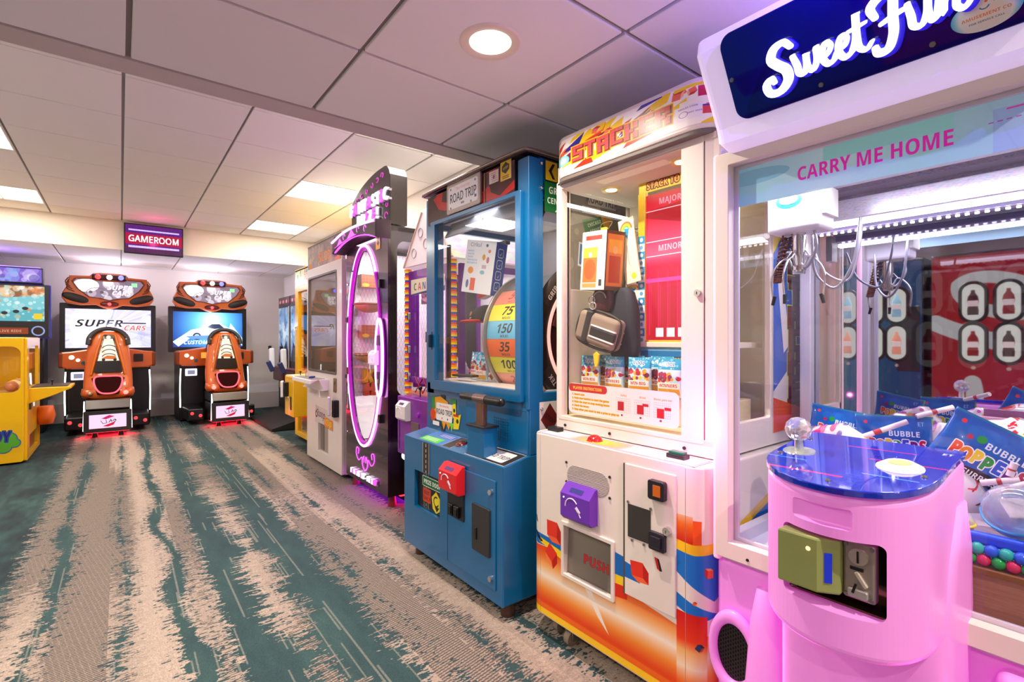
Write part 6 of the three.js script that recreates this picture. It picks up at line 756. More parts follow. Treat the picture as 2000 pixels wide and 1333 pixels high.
// ---------------------------------------------------------------- yellow crane on the right and the gun game behind it
{
  const cx = -5.62, X0 = 1.6, HWp = 0.5, ye = M(0xf0bc0a, 0.3, 0, { clearcoat: 0.35 });
  const t = thing('yellow_crane', 'yellow crane cabinet with a projecting control box beside the white crane', 'claw machine', X0, 0, cx, HALF);
  P(t, 'front_frame', plate(2 * HWp, 1.9, 0.05, 0.008, [[0.03, 0.25, 0.82, 0.9, 0.01], [0.03, -0.62, 0.84, 0.56, 0.01]]), ye, 0, 0.99, -0.05); P(t, 'side_panel', plate(0.56, 1.9, 0.02, 0.004, [[0, 0.25, 0.42, 0.9, 0.01]]), ye, -HWp, 0.99, -0.3, 0, PI / 2); P(t, 'side_panel', B(0.02, 1.9, 0.5, 0.004), ye, HWp - 0.01, 0.99, -0.3); P(t, 'back_panel', B(2 * HWp, 1.9, 0.02, 0.004), M(0xb89a4a, 0.5), 0, 0.99, -0.55); P(t, 'cabinet_shelf', B(2 * HWp - 0.04, 0.08, 0.5, 0.004), M(0xd8a86a, 0.5), 0, 0.73, -0.3); P(t, 'top_panel', B(2 * HWp, 0.03, 0.56, 0.004), ye, 0, 1.935, -0.28); P(t, 'base_panel', B(2 * HWp - 0.04, 0.04, 0.5, 0.004), M(0x8a6a3a, 0.5), 0, 0.08, -0.3);
  pane(t, 'front_glass', 0.82, 0.9, 0.03, 1.24, -0.02); pane(t, 'lower_glass', 0.84, 0.56, 0.03, 0.37, -0.02);
  decal(t, 'header_print', 0.9, 0.17, SM(cv(320, 64, (x, w, h) => { rect(x, '#e8dca0', 0, 0, w, h); for (let i = 0; i < 40; i++) disc(x, ['#3aa86a', '#e8c83a', '#e88a6a', '#f0e8c0', '#5ac08a'][i % 5], rnd() * w, rnd() * h, rr(5, 14)); txt(x, 'TOYS', 160, 34, 40, '#d8602a', { stroke: '#f4ecc8', lw: 6 }); }), 0.8), 0, 1.84, 0.002);
  P(t, 'latch', merge(at(CY(0.012, 0.012, 0.03, 14), 0, 0, 0, PI / 2), at(B(0.03, 0.03, 0.01, 0.003), 0, 0, -0.01)), chrome, -0.44, 1.28, 0.01);
  const bx = P(t, 'control_box', B(0.33, 0.42, 0.4, 0.01, 2), ye, 0.03, 0.545, 0.0); P(bx, 'control_top', B(0.32, 0.01, 0.38, 0.003), M(0xe0d8b8, 0.4), 0, 0.213, 0); P(bx, 'joystick', merge(at(CY(0.004, 0.004, 0.04, 8), 0, 0.02, 0), at(SP(0.011), 0, 0.04, 0)), black, 0.06, 0.215, 0.1); P(bx, 'bill_slot', B(0.04, 0.14, 0.012, 0.004), black, 0.08, -0.07, 0.2); P(bx, 'tap_reader', plate(0.13, 0.17, 0.025, 0.012), M(0xe8e6f0, 0.3), -0.1, 0.07, 0.23, 0, -0.3); P(bx, 'reader_screen', B(0.09, 0.12, 0.004, 0.002), E(0xcfc8ff, 0.9), -0.093, 0.07, 0.256, 0, -0.3); P(bx, 'reader_mount', B(0.08, 0.15, 0.05, 0.006), black, -0.05, 0.07, 0.215);
  for (const a of [-0.42, 0.42]) for (const b of [-0.07, -0.5]) P(t, 'foot', CY(0.02, 0.03, 0.06, 14), darkGrey, a, 0.03, b);
  area(t, 'cabinet_lamp', 0.6, 0.3, 0xffe8b0, 3, 0, 1.7, -0.3, 0, 0, -0.3);
  const Wp = (lx, y, lz) => [X0 - lz, y, cx + lx];
  for (let i = 0; i < 10; i++) tag(P(scene, 'toy_capsule', merge(at(new THREE.SphereGeometry(0.05, 16, 8, 0, 2 * PI, 0, PI / 2)), at(new THREE.SphereGeometry(0.05, 16, 8, 0, 2 * PI, PI / 2, PI / 2)), at(new THREE.TorusGeometry(0.05, 0.004, 6, 20), 0, 0, 0, PI / 2)), M([0xd8603a, 0xe8b03a, 0xd88aa0, 0xb8502a][i % 4], 0.3), ...Wp(-0.4 + (i % 5) * 0.16, i < 5 ? 0.83 : 0.158, -0.16), rr(0, 3), 0, rr(0, 3)), i < 5 ? 'toy capsule on the shelf of the right yellow crane' : 'toy capsule behind the lower glass of the right yellow crane', 'capsule', i < 5 ? 'capsules on the shelf' : 'capsules in the lower bin');

  const g = thing('gun_game', 'dark shooting game with sky pictures and holstered light guns near the back wall', 'arcade game', 1.82, 0, -7.25, HALF);
  P(g, 'cabinet', B(1.3, 1.75, 0.35, 0.01), M(0x1c1a20, 0.4), 0, 0.875, -0.19); const sky = SM(cv(256, 384, (x, w, h) => { const q = x.createLinearGradient(0, 0, 0, h); q.addColorStop(0, '#5a86c0'); q.addColorStop(0.5, '#cfe0f4'); q.addColorStop(1, '#3a5a9a'); x.fillStyle = q; x.fillRect(0, 0, w, h); blur(x, w, h * 0.7, 40, ['#f0f4fa', '#a8c4e4', '#38588a'], 10, 40, 0.4); fillPoly(x, '#1c2438', [0, h], [60, 250], [120, 300], [180, 240], [w, h]); }), 0.8);
  for (const s of [-1, 1]) { decal(g, 'picture_panel', 0.6, 0.75, sky, s * 0.32, 1.22, -0.012, 0, 0, 0, 0.004, black); P(g, 'chrome_edge', CY(0.012, 0.012, 1.2, 12), chrome, s * 0.32 + 0.31, 1.0, 0.0); decal(g, 'title_strip', 0.6, 0.12, PM(cv(128, 28, (x, w, h) => { rect(x, '#3a1420', 0, 0, w, h); for (let i = 0; i < 10; i++) disc(x, ['#a83a4a', '#d8b0b8', '#6a2430'][i % 3], 8 + i * 12, 14, 6); })), s * 0.32, 1.68, -0.012, 0, 0, 0, 0.004, black); P(g, 'holster', B(0.5, 0.2, 0.1, 0.02, 2), M(0x4a1a22, 0.4), s * 0.32, 0.66, 0.03); P(g, 'warning_label', B(0.4, 0.1, 0.01, 0.002), M(0xd8b41c, 0.4), s * 0.32, 0.5, 0.0); }
  P(g, 'foot_ramp', poly([[-0.3, 0], [0.36, 0], [0.36, 0.03], [0.05, 0.12], [-0.3, 0.30]], 1.25, 0.006).rotateY(-PI / 2).translate(0.62, 0, 0), blackMat, 0, 0.005, 0);
  for (const s of [-1, 1]) { const q = thing('light_gun', (s < 0 ? 'far' : 'near') + ' blue and white light gun holstered on the shooting game', 'toy gun', 1.82 - 0.15, 0.8, -7.25 + s * 0.32, HALF); q.rotation.x = 0; P(q, 'barrel', merge(at(B(0.07, 0.28, 0.07, 0.02, 2), 0, 0.08, 0.0, 0, 0, 0.15)), M(0xd8dce4, 0.3)); P(q, 'grip', B(0.05, 0.16, 0.06, 0.015, 2), M(0x2a3a6a, 0.4), 0.04, -0.03, 0.03, 0.4); P(q, 'sight', B(0.03, 0.05, 0.04, 0.006), black, -0.03, 0.23, 0.02); }
}

// ---------------------------------------------------------------- twin racing cabinets at the back wall
function racer(label, x, ry, screenTex, panelTex, seatX) {
  const t = thing('racing_cabinet', label, 'arcade game', x, 0, -8.7, ry);
  const or = M(0xc85c1c, 0.32, 0.1, { clearcoat: 0.5 }), orD = M(0x7a3410, 0.4, 0.2), bk = M(0x0d0c0e, 0.35), hot = E(0xffffff, 3.5);
  P(t, 'cabinet', merge(at(B(0.86, 0.8, 0.5, 0.01), 0, 0.42, 0.2), at(B(0.7, 1.5, 0.12, 0.01), 0, 0.95, -0.2)), bk);
  const mon = P(t, 'monitor', plate(1.015, 0.665, 0.06, 0.012, [[0, 0.0, 0.905, 0.52, 0.004]]), bk, 0, 1.29, -0.045);
  decal(mon, 'screen', 0.91, 0.525, SM(screenTex, 1.9), 0, 0, 0.035, 0, 0, 0, 0.006, bk); P(mon, 'back_shell', B(0.96, 0.6, 0.08, 0.01), bk, 0, 0, -0.04);
  const sl = new THREE.PointLight(0xd8dcff, 0.9); sl.name = 'screen_lamp'; sl.position.set(0, 1.3, 0.25); sl.shadow.radius = 0.05; t.add(sl);
  // marquee: winged orange surround, backlit print, three top lamps
  const half = [[0, 1.545], [0.07, 1.565], [0.14, 1.60], [0.3, 1.59], [0.43, 1.61], [0.475, 1.68], [0.465, 1.75], [0.43, 1.82], [0.41, 1.9], [0.4, 1.965], [0.2, 1.975], [0.17, 2.01], [0.1, 2.02], [0, 2.02]];
  const out = [...half, ...half.slice(1, -1).reverse().map(([a, b]) => [-a, b])];
  const mq = P(t, 'marquee', poly(out, 0.14, 0.012), or, 0, 0, 0.08);
  const inn = [[0, 1.665], [0.1, 1.69], [0.2, 1.70], [0.31, 1.80], [0.36, 1.885], [0.33, 1.925], [0.18, 1.93], [0.15, 1.91], [0, 1.905]], io = [...inn, ...inn.slice(1, -1).reverse().map(([a, b]) => [-a, b])];
  P(mq, 'print_rim', poly(io.map(([a, b]) => [a * 1.06, 1.8 + (b - 1.8) * 1.1]), 0.012, 0.004), orD, 0, 0, 0.136);
  const pg = poly(io, 0.01, 0.001), pp = pg.attributes.position, pu = pg.attributes.uv; for (let i = 0; i < pp.count; i++) pu.setXY(i, (pp.getX(i) + 0.36) / 0.72, (pp.getY(i) - 1.665) / 0.265);
  P(mq, 'lit_print', pg, SM(panelTex, 2.2), 0, 0, 0.144);
  for (const s of [-1, 1]) { P(mq, 'speaker_pod', at(loft([{ y: 0, a: 0.14, b: 0.055, p: 2.4 }, { y: 0.014, a: 0.12, b: 0.042, p: 2.4 }], 30), 0, 0, 0, PI / 2), M(0x1c0d0a, 0.45), s * 0.34, 1.68, 0.136, 0, 0, s * 0.32); for (let k = 0; k < 3; k++) P(mq, 'wing_rib', tube([[s * (0.35 + k * 0.02), 1.76 + k * 0.03, 0.146], [s * (0.42 + k * 0.008), 1.80 + k * 0.04, 0.15], [s * 0.405, 1.89 + k * 0.025, 0.146]], 0.007, 16, false, 6), orD); }
  P(mq, 'lamp_bar', B(0.36, 0.08, 0.05, 0.035, 4), M(0x3a0c10, 0.3, 0.2), 0, 1.965, 0.135); [[-0.118, 0xff2a2a, 5], [0, 0xffffff, 9], [0.12, 0x4a4aff, 7]].forEach(([a, c, k]) => P(mq, 'top_lamp', SP(0.031, 18, 12), E(c, k), a, 1.965, 0.155)); const tl = new THREE.PointLight(0xf4eeff, 0.9); tl.name = 'top_lamp'; tl.position.set(0, 2.06, 0.1); tl.shadow.radius = 0.05; t.add(tl);
  P(mq, 'lower_pod', at(loft([{ y: 0, a: 0.1, b: 0.04, p: 2 }, { y: 0.016, a: 0.08, b: 0.028, p: 2 }], 26), 0, 0, 0, PI / 2), M(0x5a0c10, 0.3), 0, 1.61, 0.138); P(mq, 'red_lamp', SP(0.02, 16, 10), E(0xff3030, 7), 0, 1.61, 0.155);
  // dashboard
  const ds = P(t, 'dashboard', poly([[-0.46, 0.80], [-0.40, 0.775], [-0.2, 0.77], [0.2, 0.77], [0.40, 0.775], [0.46, 0.80], [0.455, 0.985], [0.38, 0.99], [0.2, 1.02], [0, 1.045], [-0.2, 1.02], [-0.38, 0.99], [-0.455, 0.985]], 0.22, 0.014), or, 0, 0, 0.3);
  for (const s of [-1, 1]) P(ds, 'end_cap', B(0.06, 0.19, 0.2, 0.02, 2), orD, s * 0.455, 0.885, 0.12);
  P(ds, 'wheel', new THREE.TorusGeometry(0.12, 0.016, 10, 36), bk, 0, 1.02, 0.24, -0.35); P(ds, 'key_pad', merge(plate(0.1, 0.1, 0.012, 0.01), ...[0, 1, 2, 3].map((i) => at(CY(0.014, 0.014, 0.014, 12), -0.02 + (i % 2) * 0.04, -0.02 + (i >> 1) * 0.04, 0.014, PI / 2))), M(0x2b2220, 0.4, 0.2), 0.3, 0.905, 0.222); P(ds, 'view_buttons', merge(at(CY(0.026, 0.028, 0.02, 18), -0.36, 0.92, 0.225, PI / 2), at(CY(0.02, 0.022, 0.02, 18), -0.3, 0.885, 0.225, PI / 2)), E(0xffe0c0, 2)); P(ds, 'teal_button', at(CY(0.02, 0.022, 0.02, 18), -0.25, 0.85, 0.225, PI / 2), M(0x1a5a6a, 0.3)); P(ds, 'lit_pad', B(0.1, 0.08, 0.01, 0.004), E(0xffa040, 1.2), -0.14, 0.92, 0.222);
  P(t, 'coin_door', plate(0.24, 0.5, 0.01, 0.006), M(0x151216, 0.4), -0.27, 0.5, 0.452); P(t, 'tap_reader', plate(0.14, 0.1, 0.02, 0.008), E(0xe8e0ff, 1.4), -0.3, 0.685, 0.46); P(t, 'reader_screen', B(0.085, 0.055, 0.004, 0.002), E(0xb8b8d8, 0.6), -0.3, 0.685, 0.482);
  for (const s of [-1, 1]) { P(t, 'edge_light', tube([[s * 0.425, 0.2, 0.45], [s * 0.428, 0.5, 0.45], [s * 0.42, 0.74, 0.45]], 0.008, 20), hot); const wg = P(t, 'side_pod', B(0.19, 0.16, 0.7, 0.02, 2), bk, s * 0.31, 0.14, 0.55); for (const [a, b] of [[-0.045, 0.02], [0.05, -0.015]]) P(wg, 'tail_light', at(SP(0.03, 14, 10), 0, 0, 0, 0, 0, 0, 1, 1, 0.5), E(0xd84048, 1.6), a, b, 0.34); }
  // seat seen from behind
  const sx = seatX, SZ = 0.85;
  const seat = P(t, 'seat_shell', loft([{ y: 0.42, z: 0.1, a: 0.15, b: 0.08 }, { y: 0.46, z: 0.11, a: 0.215, b: 0.12 }, { y: 0.53, z: 0.09, a: 0.235, b: 0.14 }, { y: 0.6, z: 0.05, a: 0.235, b: 0.13 }, { y: 0.7, z: 0.02, a: 0.232, b: 0.11 }, { y: 0.82, z: 0.0, a: 0.225, b: 0.1 }, { y: 0.95, z: -0.01, a: 0.21, b: 0.09 }, { y: 1.06, z: -0.02, a: 0.198, b: 0.085 }, { y: 1.13, z: -0.03, a: 0.18, b: 0.08 }, { y: 1.2, z: -0.04, a: 0.135, b: 0.07 }, { y: 1.24, z: -0.045, a: 0.08, b: 0.05 }], 40), M(0xd4641c, 0.4, 0.02, { clearcoat: 0.4 }), sx, 0, SZ);
  P(seat, 'head_rim', tube([[-0.19, 1.08, 0.05], [-0.175, 1.17, 0.03], [-0.11, 1.245, 0.0], [0, 1.275, -0.01], [0.11, 1.245, 0.0], [0.175, 1.17, 0.03], [0.19, 1.08, 0.05]], 0.026, 50), M(0x2c2826, 0.5)); for (const s of [-1, 1]) screw(seat, s * 0.17, 1.15, 0.06, 2, 0, chrome);
  const trap = (w0, w1, h, d, b = 0.006) => poly([[-w0, 0], [w0, 0], [w1, h], [-w1, h]], d, b);
  const gp = trap(0.135, 0.045, 0.46, 0.012, 0.003), gq = gp.attributes.position, gu = gp.attributes.uv; for (let i = 0; i < gq.count; i++) gu.setXY(i, gq.getX(i) / 0.27 + 0.5, gq.getY(i) / 0.46);
  P(seat, 'picture_panel', gp, SM(racer.pic ??= cv(200, 360, (x, w, h) => { rect(x, '#18120e', 0, 0, w, h); fillPoly(x, '#f2e4d0', [70, 40], [130, 40], [176, 250], [24, 250]); blur(x, w, 200, 26, ['#fff6e6', '#e8b48a', '#f4d8b0'], 10, 30, 0.35); x.strokeStyle = '#2a2420'; x.lineWidth = 7; for (const b of [110, 150, 190]) { x.beginPath(); x.moveTo(56, b + 20); x.bezierCurveTo(80, b - 20, 130, b - 10, 150, b + 10); x.stroke(); } fillPoly(x, '#c86a2a', [50, 230], [90, 200], [150, 205], [160, 240]); disc(x, '#181210', 66, 240, 12); disc(x, '#181210', 146, 240, 12); rect(x, '#120e0c', 0, 262, w, 98); disc(x, '#fff4e0', 100, 26, 16); }), 1.3), 0, 0.745, 0.128, -0.13);
  for (const s of [-1, 1]) P(seat, 'panel_ridge', tube([[s * 0.16, 0.72, 0.11], [s * 0.11, 0.98, 0.085], [s * 0.06, 1.2, 0.04]], 0.014, 20, false, 8), M(0xd8701e, 0.35));
  P(seat, 'tail_grille', poly([[-0.1, 0.5], [0.1, 0.5], [0.155, 0.70], [0.1, 0.735], [-0.1, 0.735], [-0.155, 0.70]], 0.02, 0.006).translate(0, -0.5, 0), M(0x2c0506, 0.85, 0, { specularIntensity: 0.2 }), 0, 0.49, 0.262, -0.36);
  P(seat, 'ring_light', new THREE.TubeGeometry(new THREE.CatmullRomCurve3(smooth([[-0.06, 0.515], [0.06, 0.515], [0.105, 0.56], [0.132, 0.66], [0.12, 0.71], [0, 0.722], [-0.12, 0.71], [-0.132, 0.66], [-0.105, 0.56]], 60).map(([a, b]) => new THREE.Vector3(a, b - 0.5, 0.024)), true), 90, 0.009, 8, true), E(0xff5060, 2.4), 0, 0.49, 0.262, -0.36);
  for (const s of [-1, 1]) { P(seat, 'bumper', loft([{ y: 0.45, x: s * 0.165, z: 0.13, a: 0.07, b: 0.06 }, { y: 0.5, x: s * 0.175, z: 0.14, a: 0.08, b: 0.08 }, { y: 0.56, x: s * 0.175, z: 0.12, a: 0.07, b: 0.07 }], 24), or); P(seat, 'tail_lamp', SP(0.026, 16, 10), s > 0 || ry ? E(0xff5048, 7) : M(0xc0a888, 0.3, 0.3), s * 0.165, 0.505, 0.215); }
  // rail and footplate with lit sign
  const pf = P(t, 'footplate', merge(at(B(0.42, 0.12, 0.5, 0.012, 2), 0, 0.38, -0.05), at(B(0.44, 0.24, 0.4, 0.01), 0, 0.19, -0.02)), bk, sx, 0, 1.0); P(pf, 'metal_cover', B(0.41, 0.11, 0.03, 0.008, 2), M(0x77736f, 0.3, 0.8), 0, 0.385, 0.2, -0.3);
  P(pf, 'seat_post', B(0.2, 0.16, 0.2, 0.02), bk, 0, 0.45, -0.15);
  P(pf, 'sign_frame', plate(0.44, 0.25, 0.03, 0.01, [[0, 0, 0.34, 0.16, 0.004]]), M(0x2b2829, 0.4), 0, 0.19, 0.19);
  decal(pf, 'lit_sign', 0.34, 0.16, SM(racer.sign ??= cv(340, 160, (x, w, h) => { const g = x.createLinearGradient(0, 0, 0, h); g.addColorStop(0, '#dcc8e8'); g.addColorStop(1, '#f0c8e0'); x.fillStyle = g; x.fillRect(0, 0, w, h); fillPoly(x, '#c01a5a', [110, 50], [180, 14], [230, 30], [150, 60]); fillPoly(x, '#c01a3a', [120, 140], [240, 90], [220, 130], [170, 148]); x.strokeStyle = '#1c1418'; x.lineWidth = 5; x.beginPath(); x.moveTo(104, 74); x.lineTo(124, 110); x.lineTo(158, 104); x.moveTo(150, 66); x.lineTo(160, 106); x.moveTo(176, 104); x.lineTo(196, 64); x.lineTo(206, 96); x.moveTo(180, 88); x.lineTo(214, 80); x.moveTo(224, 66); x.arc(232, 78, 12, 0, 6); x.stroke(); }), 1.3), 0, 0.19, 0.195, 0, 0, 0, 0.004, bk);
  for (const s of [-1, 1]) P(pf, 'edge_light', bar([s * 0.218, 0.09, 0.205], [s * 0.21, 0.43, 0.185], 0.009, 10), hot);
  for (const s of [-1, 1]) P(pf, 'foot', CY(0.025, 0.03, 0.07, 14), black, s * 0.12, 0.035, 0.12);
  P(pf, 'under_light', B(0.4, 0.01, 0.25, 0.003), E(0xff2038, 4), 0, 0.06, 0.05); area(t, 'under_lamp', 0.5, 0.3, 0xff1c38, 14, sx, 0.052, 1.1, sx, 0, 1.14);
  return t;
}
{
  const burst = (x, w, h, cs) => { for (let i = 0; i < 90; i++) { const a = rnd() * 2 * PI, r = rr(200, 700); x.globalAlpha = 0.25; fillPoly(x, cs[i % cs.length], [w * 0.5, h * 0.45], [w * 0.5 + r * Math.cos(a), h * 0.45 + r * Math.sin(a)], [w * 0.5 + r * Math.cos(a + 0.05), h * 0.45 + r * Math.sin(a + 0.05)]); } x.globalAlpha = 1; };
  const s1 = cv(512, 296, (x, w, h) => { rect(x, '#b8b4e0', 0, 0, w, h); burst(x, w, h, ['#fffbe8', '#8a84d8', '#e8e0ff', '#6a6ac8', '#fff4c0']); blur(x, w, h, 14, ['#fff8d0', '#f8f4ff'], 30, 80, 0.3); x.globalAlpha = 0.6; for (let i = 0; i < 40; i++) rect(x, '#4a58c0', 330 + i * 5, 130, 2, 160); x.globalAlpha = 1; txt(x, 'SUPER', 190, 108, 74, '#16141c', { w: 'italic bold', sx: 1.25, stroke: '#e8e4f4', lw: 6 }); rect(x, '#16141c', 330, 100, 150, 9); txt(x, 'CARS', 405, 142, 54, '#c8484a', { w: 'italic bold', sx: 1.05, stroke: '#f4ecec', lw: 5 }); });
  const s2 = cv(512, 296, (x, w, h) => { rect(x, '#0a4ab0', 0, 0, w, h); const g = x.createRadialGradient(280, 60, 10, 280, 120, 330); g.addColorStop(0, '#e8f6ff'); g.addColorStop(0.35, '#5ab4f0'); g.addColorStop(1, '#082878'); x.fillStyle = g; x.fillRect(0, 0, w, h); fillPoly(x, '#cfe8fa', [0, 250], [130, 150], [180, 170], [40, 290]); fillPoly(x, '#bfe0f8', [420, 90], [512, 220], [512, 290], [400, 160]); fillPoly(x, '#dce8f4', [90, 200], [130, 150], [220, 130], [270, 96], [340, 92], [400, 130], [440, 150], [440, 200], [350, 225], [130, 225]); fillPoly(x, '#23344e', [235, 130], [280, 102], [335, 100], [370, 132], [300, 142]); disc(x, '#1a2840', 170, 205, 30); disc(x, '#9ab4cc', 170, 205, 19); disc(x, '#1a2840', 390, 200, 26); fillPoly(x, '#5a88c0', [90, 205], [440, 185], [440, 200], [340, 228], [130, 228]); txt(x, 'CUSTOMIZE', 190, 256, 42, '#e8f0fa', { w: 'italic bold' }); });
  const pt = cv(512, 190, (x, w, h) => { rect(x, '#6a5a6a', 0, 0, w, h); disc(x, '#fff4f0', 90, 60, 90, 60); blur(x, w, h, 20, ['#ffffff', '#d8c0d0', '#4a4250'], 12, 44, 0.35); txt(x, 'SUPER', 330, 70, 62, '#ffffff', { w: 'italic bold', stroke: '#8a6a8a', lw: 5 }); txt(x, 'CARS', 340, 122, 58, '#fff4fa', { w: 'italic bold', stroke: '#8a5a7a', lw: 5 }); x.strokeStyle = '#5a4a52'; x.lineWidth = 6; x.beginPath(); x.moveTo(90, 120); x.bezierCurveTo(120, 70, 190, 70, 220, 100); x.stroke(); disc(x, '#4a4048', 120, 120, 14); disc(x, '#4a4048', 200, 120, 14); rect(x, '#7ad08a', 420, 20, 44, 36); });
  racer('left orange racing cabinet with SUPER CARS title on its screen', -0.115, 0, s1, pt, 0.0);
  racer('right orange racing cabinet showing a blue car screen reading CUSTOMIZE', 1.045, 0.06, s2, pt, 0.03);
}
// ---------------------------------------------------------------- left side: yellow crane and the big-screen cabinet behind it
{
  const ye = M(0xf2be06, 0.3, 0, { clearcoat: 0.35 });
  const t = thing('yellow_crane', 'yellow crane cabinet at the left edge with rounded windows and a shelf tray', 'claw machine', -0.68, 0, -6.86, PI / 2);   // faces +x; local x runs to -z
  const HWp = 0.46;
  P(t, 'front_panel', plate(2 * HWp, 1.14, 0.03, 0.01, [[0.0, 0.24, 0.66, 0.5, 0.03], [-0.0, -0.44, 0.62, 0.17, 0.008]]), ye, 0, 0.59, -0.03); P(t, 'near_side', plate(0.62, 1.14, 0.03, 0.02, [[0.04, 0.28, 0.5, 0.42, 0.07]]), ye, -HWp + 0.0, 0.59, -0.33, 0, -PI / 2); P(t, 'far_side', B(0.03, 1.14, 0.6, 0.01), ye, HWp - 0.015, 0.59, -0.33); P(t, 'back_panel', B(2 * HWp, 1.14, 0.03, 0.004), M(0xa88a3a, 0.5), 0, 0.59, -0.63); P(t, 'top_panel', B(2 * HWp, 0.03, 0.62, 0.006), ye, 0, 1.15, -0.32); P(t, 'deck', B(2 * HWp - 0.05, 0.06, 0.58, 0.004), M(0xb88a5a, 0.5), 0, 0.62, -0.33); P(t, 'plinth', B(2 * HWp - 0.06, 0.03, 0.56, 0.004), blackMat, 0, 0.015, -0.33);
  pane(t, 'side_window', 0.5, 0.42, -HWp - 0.012, 0.87, -0.37, PI / 2); pane(t, 'front_window', 0.66, 0.5, 0, 0.83, -0.012); P(t, 'inner_curtain', B(0.78, 0.22, 0.02, 0.004), M(0x3a2c24, 0.7), 0, 0.9, -0.5); P(t, 'lit_sign', plate(0.22, 0.16, 0.01, 0.006, [[0, 0, 0.18, 0.12, 0.004]]), E(0xf0ead8, 1.6), -0.2, 0.87, -0.34, 0, -PI / 2); P(t, 'lit_sign', plate(0.22, 0.16, 0.01, 0.006, [[0, 0, 0.18, 0.12, 0.004]]), E(0xf0ead8, 1.6), 0.1, 0.84, -0.3);
  P(t, 'tray', poly([[-0.02, 0.53], [0.16, 0.60], [0.30, 0.665], [0.30, 0.685], [-0.02, 0.685]], 0.5, 0.006).rotateY(-PI / 2).translate(0.25, 0, 0), ye, -0.1, 0, 0); P(t, 'tray_top', B(0.44, 0.006, 0.26, 0.002), M(0x3a3026, 0.4), -0.1, 0.69, 0.14); P(t, 'joystick', merge(at(CY(0.004, 0.004, 0.05, 8), 0, 0.025, 0), at(SP(0.012), 0, 0.05, 0)), black, -0.2, 0.69, 0.15);
  P(t, 'coin_slot', plate(0.08, 0.1, 0.012, 0.008), M(0x4a3a30, 0.35, 0.3), -0.3, 0.53, 0.0); P(t, 'chute_flap', B(0.6, 0.17, 0.006, 0.002), M(0x5a4a2a, 0.3), 0, 0.15, -0.03); P(t, 'orange_pad', loft([{ y: 0, a: 0.1, b: 0.06 }, { y: 0.08, a: 0.12, b: 0.08 }, { y: 0.18, a: 0.09, b: 0.06 }]), M(0xe86a12, 0.4), 0.3, 0.26, 0.06);
  area(t, 'cabinet_lamp', 0.5, 0.3, 0xffe8b0, 3, 0, 1.12, -0.32, 0, 0, -0.32);
  decal(t, 'name_print', 0.42, 0.28, new THREE.MeshPhysicalMaterial({ map: cv(420, 280, (x, w, h) => { x.clearRect(0, 0, w, h); for (const [a, b, r] of [[250, 190, 60], [330, 150, 55], [300, 220, 50], [370, 190, 36], [180, 200, 60]]) disc(x, '#1c6a9a', a, b, r + 8); for (const [a, b, r] of [[250, 190, 60], [330, 150, 55], [300, 220, 50], [370, 190, 36], [180, 200, 60]]) disc(x, '#5aa82a', a, b, r); txt(x, 'CANDY', 190, 120, 130, '#7ad0f0', { sx: 0.72, stroke: '#1a4a9a', lw: 22, rot: 0.05 }); txt(x, 'CANDY', 190, 120, 130, '#2a1a7a', { sx: 0.72, rot: 0.05 }); }), transparent: true, roughness: 0.4 }), -HWp - 0.032, 0.25, -0.24, 0, -PI / 2, 0, 0.0015, GL);
  const Wp = (lx, y, lz) => [-0.68 + lz, y, -6.86 - lx];
  for (let i = 0; i < 9; i++) tag(P(scene, 'toy_capsule', merge(at(new THREE.SphereGeometry(0.05, 16, 8, 0, 2 * PI, 0, PI / 2)), at(new THREE.SphereGeometry(0.05, 16, 8, 0, 2 * PI, PI / 2, PI / 2)), at(new THREE.TorusGeometry(0.05, 0.004, 6, 20), 0, 0, 0, PI / 2)), M([0xd88a5a, 0xe8c87a, 0xc8a08a, 0xe8a03a][i % 4], 0.3), ...Wp(-0.33 + (i % 5) * 0.15, 0.708, i < 5 ? -0.12 : -0.3), rr(0, 3), 0, rr(0, 3)), 'pale toy capsule in the bed of the yellow crane at the left edge', 'capsule', 'capsules in the left yellow crane');

  const s = thing('raft_game', 'big-screen river raft game with purple marquee behind the left yellow crane', 'arcade game', -1.22, 0, -8.25);
  const bz = M(0x14131a, 0.35);
  P(s, 'monitor', plate(1.06, 0.63, 0.06, 0.01, [[0, 0.09, 0.98, 0.42, 0.004]]), bz, 0.01, 1.48, 0); P(s, 'monitor_edge', plate(1.085, 0.65, 0.02, 0.012, [[0, 0, 1.05, 0.62, 0.01]]), M(0x2a2a6a, 0.3, 0, { emissive: 0x3a3ac0, emissiveIntensity: 0.4 }), 0.01, 1.48, -0.02);
  decal(s, 'screen', 0.99, 0.43, SM(cv(512, 222, (x, w, h) => { rect(x, '#5ab0bc', 0, 0, w, h); blur(x, w, 90, 60, ['#c8703a', '#e8a070', '#8a4a2a', '#f0d0a8'], 10, 30, 0.7); fillPoly(x, '#7cc8d0', [0, 120], [260, 80], [512, 60], [512, 140], [200, 170], [0, 180]); blur(x, w, h, 110, ['#e8f4f0', '#f8fcfa', '#b8dce0'], 4, 14, 0.55); blur(x, 512, h, 30, ['#e88a4a', '#f0c090'], 6, 14, 0.5); for (const [a, b] of [[330, 170], [380, 160], [420, 140]]) disc(x, '#2a2c30', a, b, 14, 10); }), 1.1), 0.01, 1.57, 0.012, 0, 0, 0, 0.004, bz);
